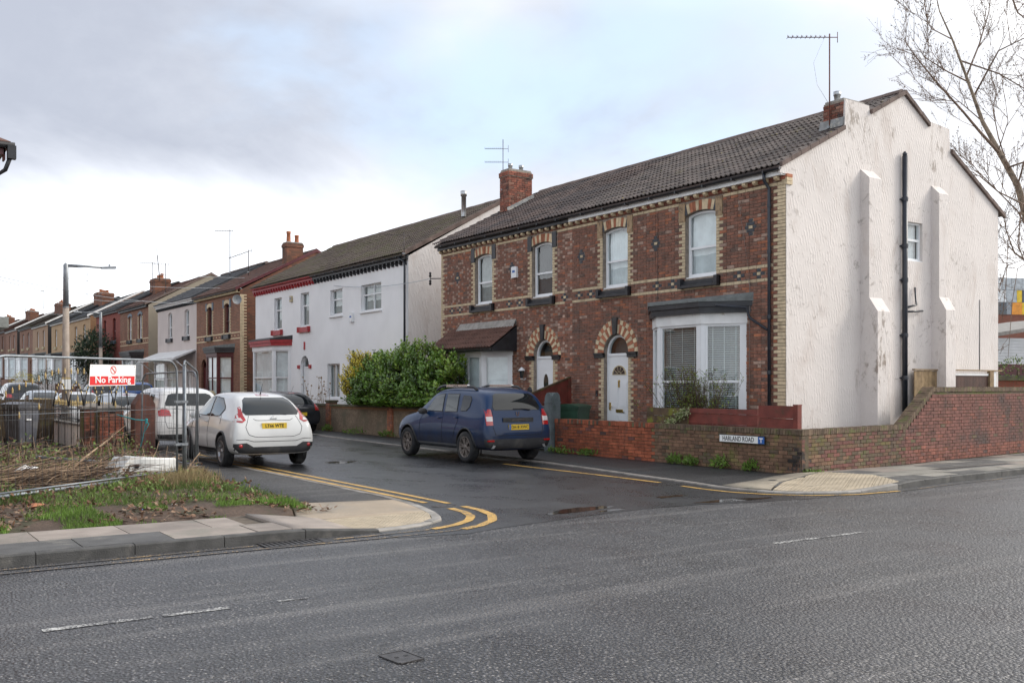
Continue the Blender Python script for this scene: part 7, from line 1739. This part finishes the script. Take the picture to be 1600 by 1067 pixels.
# bare tree right of the gable
tr = empty('bare_tree', (0,0,0), 0, 'tall bare tree with small buds rising beyond the white gable at the right edge', 'tree')
TY = 33.
def W(px, py, dy=0): return at(px, py, TY+dy)
tr.location = W(1668, 650); tr.location.z = 0; TB = Vector(tr.location)
trunk = [TB, W(1660,520), W(1640,440,.2), W(1612,370,.3), W(1590,290,.3), W(1558,232,.1), W(1535,190), W(1510,120,-.3), W(1488,62,-.6), W(1468,18,-.8), W(1455,-40,-1)]
TR = [.25,.215,.17,.135,.105,.085,.066,.045,.03,.02,.012]
mb = MB(); mb.tube([p-TB for p in trunk], TR, 9); mb.build('trunk', BARK, tr)
segs = []; lf = MB(); tw = MB()
def limb(pts, r0, r1, lvl=1, n_sub=8, parts=True):
    P_ = [Vector(p) for p in pts]; k = len(P_); r0, r1 = (r0*.72, r1*.72) if lvl == 1 else (r0, r1); rs = [r0+(r1-r0)*i/(k-1) for i in range(k)]
    if parts: m = MB(); m.tube([p-TB for p in P_], rs, 6); m.build('branch', BARKT if r0 < .06 else BARK, tr)
    else: tw.tube([p-TB for p in P_], rs, 3, caps=False)
    for _ in range(int(n_sub*.8) if lvl == 1 else n_sub):
        f = R.uniform(.2,1)*(k-1); i = min(int(f),k-2); p = P_[i].lerp(P_[i+1], f-i); d0 = (P_[i+1]-P_[i]).normalized()
        if lvl < 4:
            d = (d0*.7+rv()*.75+Vector((0,0,.25))).normalized(); ln = {1:R.uniform(.7,2.0),2:R.uniform(.4,1.0),3:R.uniform(.2,.5)}[lvl]; a = p+d*ln*.5+rv()*ln*.1; b = p+d*ln+rv()*ln*.16+Vector((0,0,ln*.08))
            limb([p,a,b], max(.005,.015/lvl), .003, lvl+1, {1:5,2:3,3:2}[lvl], False)
    if lvl >= 3:
        for _ in range(3):
            f = R.random(); p = P_[0].lerp(P_[-1], f)+rv()*.03; leaf(lf, p-TB, rv().normalized(), rv().normalized(), R.uniform(.035,.07), R.uniform(.02,.04))
limb([W(1560,238),W(1530,205,-.4),W(1505,175,-.8),W(1460,125,-1.3),W(1430,88,-1.6),W(1412,62,-1.8)], .075, .015, 1, 13)
limb([W(1516,130),W(1480,112,-.5),W(1445,90,-.8),W(1425,60,-1)], .04, .01, 1, 10)
limb([W(1535,190),W(1500,160,.5),W(1460,155,1),W(1405,100,1.4)], .03, .008, 1, 10)
limb([W(1510,120),W(1530,70,.6),W(1545,20,1.),W(1550,-30,1.2)], .05, .015, 1, 14)
limb([W(1522,150),W(1560,80,-.6),W(1600,60,-1),W(1680,90,-1.2)], .045, .015, 1, 10)
limb([W(1500,95),W(1560,115,.5),W(1620,150,.8),W(1700,200,1)], .04, .012, 1, 12)
limb([W(1488,62),W(1455,45,-.5),W(1440,10,-.7)], .03, .01, 1, 9)
limb([W(1575,262),W(1560,215,.5),W(1552,175,.8),W(1556,140,1)], .04, .012, 1, 8)
limb([W(1560,236),W(1575,190,-.3),W(1570,150,-.5)], .03, .01, 1, 6)
limb([W(1612,370),W(1590,330,.6),W(1530,270,1),W(1518,255,1.1)], .045, .01, 1, 9)
limb([W(1600,320),W(1560,300,-.5),W(1530,275,-.9),W(1500,270,-1.2)], .04, .01, 1, 9)
limb([W(1648,470),W(1620,420,.4),W(1585,395,.6),W(1572,360,.7),W(1568,330,.7)], .07, .012, 1, 10)
limb([W(1650,500),W(1612,440,-.3),W(1590,380,-.5),W(1600,300,-.7)], .05, .012, 1, 10)
limb([W(1640,440),W(1600,405,.5),W(1575,415,.8),W(1562,445,.9)], .035, .008, 1, 9)
limb([W(1600,330),W(1650,250,.5),W(1690,180,.8)], .08, .02, 1, 9)
limb([W(1575,262),W(1640,240,-.6),W(1700,250,-.9)], .05, .015, 1, 9)
limb([W(1590,290),W(1610,220,.8),W(1600,150,1.3),W(1610,80,1.6)], .05, .012, 1, 11)
# hanging streamers of another limb by the modern building
limb([W(1640,300,-3),W(1600,340,-3),W(1575,375,-3),W(1572,440,-3),W(1566,500,-3)], .02, .008, 2, 5)
limb([W(1650,380,-3),W(1590,420,-3),W(1582,470,-3),W(1575,560,-3)], .015, .006, 2, 5)
limb([W(1560,-60,1),W(1590,20,1.2),W(1640,60,1.4)], .06, .02, 1, 10)
tw.build('twigs', BARKT, tr, kind='stuff'); lf.build('buds', M('tree buds', (.16,.10,.06), .9, .3, 9), tr, kind='stuff', recalc=False)
# weeds along the walls
def weeds(name, spots, label, mats, size=.1, n=70):
    for (x, y, r, h, lab) in spots:
        g = empty(name, (x,y,.04), 0, lab, 'weeds', label); mb = MB()
        for _ in range(n):
            a = R.uniform(0,6.28); q = R.random()**.6*r; p = Vector((-abs(math.cos(a))*q*.6, math.sin(a)*q, R.random()*h*(1-q/r*.6))); leaf(mb, p, (rv()+Vector((-.3,0,.6))).normalized(), rv(), size*R.uniform(.6,1.3), size*.35, 0 if R.random() < .6 else 1)
        mb.build('leaves', mats, g, kind='stuff', recalc=False)
weeds('weeds', [(14.93,19.6,.55,.18,'green weeds at the foot of the grey green gate post'),(14.93,18.6,.35,.14,'small green weeds under the orange brick wall'),(14.93,15.55,.30,.26,'thistle like weed where the wall turns mossy'),(14.92,15.1,.22,.2,'weed tuft just right of the wall colour change'),(14.92,14.25,.26,.28,'tall weed tuft under the left end of the nameplate wall'),(14.92,13.45,.2,.2,'small weed tuft below the street nameplate'),(14.98,26.6,.6,.22,'weeds between pebble dashed wall and crossover bonnet'),(14.98,29.2,.5,.2,'weeds at the wall pier under the laurel'),(14.98,31.5,.8,.2,'long patch of weeds under the laurel wall'),(14.98,34.0,.4,.25,'weeds by the double pier of the pebble dashed wall'),(14.98,36.4,.8,.22,'weeds beside the dark grey hatchback'),(15.15,12.1,.25,.05,'low moss by the corner of the brick wall')], 'weeds along the foot of the garden walls', [GRASS2, BRAM], .11, 110)
# waste ground cover
def field(name, n, fn, mats, kind='stuff', wts=(.7,.3)):
    mb = MB()
    for _ in range(n):
        r = fn()
        if r is None: continue
        p, l, w, d, mi = r; leaf(mb, p, d, Vector((R.uniform(-1,1),R.uniform(-1,1),.2)), l, w, mi)
    o = mb.build(name, mats, None, kind=kind, recalc=False); return o
def patchy(x, y, s, th, o=0): return mnoise.noise(Vector((x*s+o, y*s, o))) > th
def g_front():
    x = R.uniform(-4,5.2); y = 12.05+abs(R.gauss(0,.75))
    if x > 5.2-(y-12)*.0 or not patchy(x,y,1.5,.04,7.): return None
    if y > 14.6: return None
    h = .04+.09*max(0,mnoise.noise(Vector((x*1.9,y*1.9,2)))+.2); return Vector((x,y,zW(x,y)-.005)), R.uniform(.5,1.4)*h+.025, .010, (Vector((R.gauss(0,.35),R.gauss(0,.35),1))).normalized(), 0 if R.random() < .7 else 1
field('grass', 26000, g_front, [GRASS2, GRASS]); 
def g_mid():
    x = R.uniform(-4,5.3); y = R.uniform(13.2,22.4)
    if not patchy(x,y,.9,-.05,3.): return None
    return Vector((x,y,zW(x,y)-.005)), R.uniform(.07,.22), .011, (Vector((R.gauss(0,.5),R.gauss(0,.5),1))).normalized(), 0 if R.random() < .6 else 1
field('grass', 30000, g_mid, [GRASS, BRAM, STRAW])
def g_straw():
    c = R.choice([(4.85,16.5,.45),(4.3,15.8,.4),(4.95,17.3,.45),(4.6,15.9,.35)]); x = R.gauss(c[0],c[2]*.5); y = R.gauss(c[1],c[2]*.5)
    if x > 5.3 or y < 12.3: return None
    return Vector((x,y,zW(x,y)-.005)), R.uniform(.10,.32), .008, (Vector((R.gauss(0,.35),R.gauss(0,.35),1))).normalized(), 0
field('dry_grass', 4200, g_straw, [STRAW])
def g_bram():
    x = R.uniform(-4,5.2); y = R.uniform(14.2,22.5); k = mnoise.noise(Vector((x*.9,y*.9,9)))
    if k < -.1: return None
    return Vector((x,y,zW(x,y)+R.random()**1.5*(.22+.45*max(0,k))*(.5 if y < 17 else 1.3))), R.uniform(.05,.10), R.uniform(.03,.05), (rv()+Vector((0,0,.3))).normalized(), 0 if R.random() < .55 else 1
field('bramble_leaves', 17000, g_bram, [BRAM, DEADL])
mb = MB()
for _ in range(9000):
    x = R.uniform(-4,5.5); y = 12.2+R.random()**1.2*8
    if not patchy(x,y,1.1,-.12,12.) : continue
    p = Vector((x,y,zW(x,y)+.008+R.random()*.03)); leaf(mb, p, Vector((R.uniform(-1,1),R.uniform(-1,1),R.uniform(-.1,.5))).normalized(), Vector((R.uniform(-.6,.6),R.uniform(-.6,.6),1)), R.uniform(.05,.11), R.uniform(.03,.06))
mb.build('dead_leaves', DEADL, kind='stuff', recalc=False)
mb = MB()
for _ in range(1500):
    c = R.choice([(1.0,16.2,1.2,.6),(2.4,16.6,1.1,.6),(3.2,17.0,.9,.6),(0,17.5,1.5,1.2),(3.6,19.5,1.2,1.2),(1.5,20.5,2,1.3),(-1,15.5,1.3,.8),(4.4,18.6,.7,.8)]); x = min(5.0,R.gauss(c[0],c[2]*.6)); y = max(13.2,R.gauss(c[1],c[3]*.6)); a = R.gauss(.35,.55); l = R.uniform(.3,1.3); z = zW(x,y)+R.random()*.22
    d = Vector((math.cos(a),math.sin(a),R.gauss(.02,.16)))*l; p = Vector((x,y,z)); b = p+d
    if b.x > 5.25: continue
    b.z = max(b.z, zW(b.x,b.y)); mb.tube([p, p.lerp(b,.5)+rv()*.06*l+Vector((0,0,.05*l)), b], [R.uniform(.004,.011),.006,.003], 3, mi=0 if R.random() < .6 else 1)
for _ in range(900):
    x = R.uniform(-4,5.1); y = R.uniform(16.2,22.3)
    if not patchy(x,y,.7,-.05,4.): continue
    p = Vector((x,y,zW(x,y))); h = R.uniform(.15,.65)*(1 if y > 17.5 else .6); a = R.uniform(0,6.28); l = R.uniform(.1,.5); m_ = p+Vector((math.cos(a)*l*.4,math.sin(a)*l*.4,h)); e = p+Vector((math.cos(a)*l,math.sin(a)*l,h*R.uniform(.5,1.1))); mb.tube([p,m_,e], [.006,.004,.002], 3, mi=0 if R.random() < .55 else 1)
mb.build('brushwood', [TWIG, TWIGD], kind='stuff')
for i, (a, b, lab) in enumerate([((2.9,16.9,.25),(4.55,19.9,.95),'long dead branch leaning up over the white appliance'),((3.3,16.4,.3),(4.9,17.5,.5),'thin pale branch crossing in front of the white appliance'),((1.2,16.0,.3),(2.9,16.6,.35),'pale broken branch on the brush heap left of the appliance'),((.4,15.6,.3),(1.9,15.9,.25),'crooked branch low on the brush heap near the left edge'),((4.6,16.3,.2),(5.2,17.3,.55),'short dead branch beside the loose fence post')]):
    g = empty('dead_branch', a, 0, lab, 'branch', 'dead branches on the waste ground'); A = Vector((0,0,0)); B = Vector(b)-Vector(a); m = MB(); m.tube([A, B*.3+rv()*.06, B*.65+rv()*.08, B], [.022,.018,.012,.005], 6); o = m.build('branch', TWIG, g)
    for q in range(5): f = R.uniform(.3,.9); p = B*f; e = p+(B.normalized()+rv()).normalized()*R.uniform(.2,.5); m = MB(); m.tube([p,p.lerp(e,.5)+rv()*.03,e], [.009,.006,.003], 4); m.build('side_twig', TWIG, o)
for (x, y, c, lab, s) in [(2.45,17.6,SIGNW,'crumpled white sheet on the brush heap',.28),(2.9,18.6,WHITEP,'white plastic bottle in the grass behind the brush',.09),(4.15,14.3,WHITEP,'white plastic cup near the fence foot',.05),(5.15,21.9,WHITEP,'white cup by the parked estate car',.08),(2.1,14.1,TERRA,'flattened brown cardboard scrap on the soil',.16),(.9,13.7,KERBL,'pale stone in the soil left of the tube',.07),(3.1,12.75,SIGNB,'tiny blue scrap in the front grass',.03),(3.6,13.1,KERBL,'pale rubble lump in the front grass',.05),(5.0,13.2,REDP,'small red scrap by the concrete corner',.03)]:
    g = empty('litter', (x,y,zW(x,y)+.02+(.2 if s > .2 else 0)), R.uniform(0,3), lab, 'litter'); m = MB(); n = 7; vs = [(0,0,s*.35)]+[(s*math.cos(k*6.28/n)*R.uniform(.6,1.2), s*math.sin(k*6.28/n)*R.uniform(.5,1), s*R.uniform(-.1,.3)) for k in range(n)]+[(0,0,-s*.2)]
    m.add(vs, [(0,1+k,1+(k+1)%n) for k in range(n)]+[(n+1,1+(k+1)%n,1+k) for k in range(n)]); m.build('scrap', c, g)
rope = empty('blue_rope', (5.18, 21.0, 0), 0, 'frayed turquoise rope tied round the leaning fence panel', 'rope'); m = MB(); RP = M('turquoise rope', (.02,.22,.24), .8, .2, 20); m.tube([(-.55,.0,1.13),(-.2,-.02,1.02),(.02,0,1.0),(.08,.02,.93),(.0,0,.78)], .012, 5); m.tube([(.02,0,1.0),(-.02,.1,.6),(-.15,.1,.2)], .008, 5); m.build('strand', RP, rope)
for k in range(2): m = MB(); m.lathe([(.02,.93+k*.05),(.035,.96+k*.05),(.02,.99+k*.05)], (.03,0,0), 'z', 8); m.build('knot', RP, rope)

# ---------------------------------------------------------------- aerials, cables, far buildings
AM = M('aerial metal', (.09,.075,.07), .5, .2, 9, metal=.4); AMR = M('rusty mast', (.15,.06,.045), .7, .3, 9)
def aerial(base, h, d, el, label, mast=AM, elem=.13, r=.018, two=False, n=9):
    g = empty('tv_aerial', base, 0, label, 'tv aerial', 'tv aerials on the roofs'); m = MB(); m.tube([(0,0,-.35),(0,0,h)], r, 6); m.build('mast', mast, g); d = Vector(d).normalized(); s = Vector((-d.y,d.x,0)) if True else None
    for q in ((h-.08,) if not two else (h-.32,h-.78)):
        m = MB(); m.tube([tuple(-d*.18+Vector((0,0,q))), tuple(d*el+Vector((0,0,q)))], r*.65, 5)
        for k in range(n):
            p = d*(el*(.12+.88*k/(n-1)))+Vector((0,0,q)); m.tube([p-s*elem-Vector((0,0,0)), p+s*elem], r*.35, 3); m.tube([p-Vector((0,0,.0)),p+Vector((0,0,.05))], r*.5, 3)
        m.tube([tuple(-d*.18+Vector((0,0,q-.12))),tuple(-d*.18+Vector((0,0,q+.12)))], r*.6, 4); m.build('boom', mast, g)
    m = MB(); m.box(-.06,.03,-.03,.03,-.2,-.15); m.build('bracket', GALV2, g); return g
CL = Vector((-.8262,.5633,0)) # towards the left of the photograph
a_ = aerial((XF+1.93, Y1+.38, 7.75), 1.95, CL, .95, 'tall aerial on a rusty mast fixed to the gable chimney', AMR, .10, .017); m = MB(); m.tube([(-.1,.07,1.85),(-.28,.22,1.3),(-.22,.17,.8),(-.02,.0,.35)], .006, 4); m.build('cable', WHITEP, a_)
aerial((XF+2.15, Y2+yl+.42, 8.6), 1.55, CL, .62, 'double aerial on the tall brick chimney of the corner pair', AM, .08, .013, True)
aerial((16.3, 30.6, 6.5), .55, CL, .7, 'low aerial at the gutter corner of the white rendered house', AM, .12, .016)
aerial((16.4, 46.8, 7.4), .9, CL+Vector((0,0,-.35)), 1.0, 'slanted aerial by the brick gable with cream quoins', AM, .22, .02)
for (x, y, z, h, lab) in ((19.2,58,8.6,2.4,'thin aerial on the slate roof of the pinkish house'),(18.8,74,8.8,1.9,'aerial standing over the three pot chimney'),(17.8,66.8,8.,1.8,'low aerial on the roof of the brown brick house'),(18.6,96,10,1.9,'aerial over the tan rendered house'),(18.4,118,10.4,1.7,'aerial over the far brown houses'),(18.,128,10.6,1.9,'farthest aerial at the left end of the row')):
    aerial((x,y,z), h, CL, .9, lab, AM, .15, .022, n=6)
wa = empty('whip_antenna', (18.4, 70.5, 9.0), 0, 'very tall thin whip antenna behind the chimneys', 'antenna'); m = MB(); m.tube([(0,0,0),(-.1,.3,1.8)], .03, 6); m.build('base_tube', AM, wa); m = MB(); m.tube([(-.1,.3,1.8),(-.3,.8,4.3)], .012, 4); m.build('whip', AM, wa)
def dish(loc, lab):
    g = empty('satellite_dish', loc, 0, lab, 'satellite dish'); m = MB(); m.lathe([(.01,.06),(.14,.04),(.24,0)], (0,0,0), 'y', 14); m.build('dish', GALV2, g); m = MB(); m.tube([(0,.05,0),(.0,-.22,-.08)], .01, 5); m.tube([(0,.06,0),(.15,.15,-.1)], .02, 5); m.build('arm', GALV2, g)
dish((16.35, 48.3, 6.0), 'white satellite dish on the brick corner next to the red corbels')
ins = empty('cable_insulators', (16.5, 28.75, 5.3), 0, 'pair of dark cable insulators on the left corner of the brick pair', 'insulator')
for z in (-.12,.14): m = MB(); m.lathe([(.02,z-.1),(.05,z-.06),(.03,z),(.05,z+.04),(.02,z+.08)], (-.12,.15,0), 'z', 8); m.build('insulator', BLACKP, ins)
m = MB(); m.tube([(.15,-.1,0),(-.12,.15,0)], .018, 5); m.tube([(-.12,.15,-.2),(-.12,.15,.2)], .012, 5); m.build('bracket', BLACKP, ins)
CABM = M('overhead cable', (.42,.45,.48), .7, .1, 3)
for (a, b, sag, lab) in [(at(-60,395,40),at(520,430,60),.5,'topmost overhead cable crossing the pale sky at the left'),(at(-60,408,38),at(470,440,62),.7,'second overhead cable crossing the sky at the left'),(at(-60,418,30),at(350,470,60),.5,'overhead cable running down to the slate roof'),(at(-60,420,30),at(225,470,66),.4,'overhead cable dropping behind the concrete lamp'),(at(-60,452,35),at(120,490,90),.4,'lowest thin overhead cable at the far left'),(Vector((16.4,28.9,5.3)),Vector((16.5,37,5.75)),.15,'thin cable from the insulators to the white house')]:
    g = empty('overhead_cable', a, 0, lab, 'cable', 'overhead cables'); m = MB(); m.tube([(b-a)*(k/16)-Vector((0,0,sag*4*(k/16)*(1-k/16))) for k in range(17)], .012, 3, caps=False); m.build('wire', CABM, g)
# back roofs seen over the ridge, modern building and shed at the right
def at2(px, py, Y): return at(px, py, Y)
sh = empty('clad_shed', (0,0,0), 0, 'white corrugated shed with a maroon band over dark windows beyond the gable', 'building')
S0 = at(1500,602,46); SD = (at(1760,602,48)-S0); SD.z = 0; sl = SD.length; SD.normalize(); sh.location = (S0.x,S0.y,0); sh.rotation_euler = (0,0,math.atan2(SD.y,SD.x))
SHW = M('corrugated cladding', (.62,.63,.64), .45, .06, 2); m = MB(); z = 2.55
while z < 3.9: m.box(0,sl,-.03,8,z,z+.09); m.box(0,sl,0,8,z+.09,z+.14); z += .14
m.build('cladding', SHW, sh); m = MB(); m.slab([(0,3.92),(sl,5.3),(sl,5.12),(0,3.75)], 'y', -.3, 8.2); m.build('roof_edge', KERBL, sh); m = MB(); m.box(-.05,sl,-.12,.0,2.2,2.72); m.build('maroon_band', MARP, sh)
m = MB(); m.box(0,sl,.0,.1,1.2,2.2); m.build('window_strip', GLASSD, sh)
for k in range(6): m = MB(); m.box(k*1.6,k*1.6+.08,-.03,.0,1.2,2.2); m.build('mullion', DSTONE, sh)
m = MB(); m.box(0,sl,0,8,0,1.2); m.build('wall', B_BRN, sh)
bw2 = empty('yard_wall', (at(1500,602,40).x, at(1500,602,40).y, 0), math.atan2(SD.y,SD.x), 'red brick yard wall with a mossy coping beyond the corner house', 'wall'); m = MB(); m.box(0,10,0,.25,0,1.92); m.build('wall', brickmat('yard bricks', (.30,.075,.04), (.22,.06,.035), (.14,.09,.06)), bw2); m = MB(); m.box(0,10,-.06,.3,1.92,2.12); m.build('coping', MOSS_STONE, bw2)
hedge((at(1590,602,41).x, at(1590,602,41).y, 1.85), (1.3,.8,.6), 380, [BRAM, HEDGE], (.6,.4), 'brambles growing over the yard wall coping', .12, 4)
fb = empty('modern_building', (at(1480,602,96).x, at(1480,602,96).y, 0), math.atan2(SD.y,SD.x), 'modern block with grey, white, orange and yellow wall panels over brick', 'building')
m = MB(); m.box(0,40,0,14,0,8.7); m.build('brick_base', brickmat('modern bricks', (.27,.085,.055), (.2,.07,.05), (.2,.12,.09)), fb)
PC = [M('panel light grey', (.42,.45,.48), .4), M('panel white', (.68,.70,.72), .4), M('panel dark grey', (.085,.095,.11), .4), M('panel mid grey', (.24,.26,.29), .4), M('panel orange', (.75,.28,.02), .4), M('panel yellow', (.75,.50,.02), .4)]
m = MB(); m.box(.05,39.9,.05,13.9,8.7,12.35); m.build('upper_wall', PC[3], fb)
R.seed(33)
for j in range(3):
    x = 0
    while x < 34:
        w = R.choice((.6,.6,1.2,1.2)); m = MB(); m.box(x+.02,x+w-.02,-.06,.05,8.72+j*1.22,8.72+(j+1)*1.22-.04); k = R.random(); m.build('wall_panel', PC[0] if k < .3 else PC[1] if k < .5 else PC[2] if k < .66 else PC[3] if k < .78 else PC[4] if k < .89 else PC[5], fb); x += w
m = MB(); m.box(5.0,5.6,-.05,.05,5.6,7.2); m.build('window', GLASSD, fb)
tb = empty('brick_outbuilding', (16.9, 96, 0), 0, 'dark gap between the far houses', 'building') if False else None
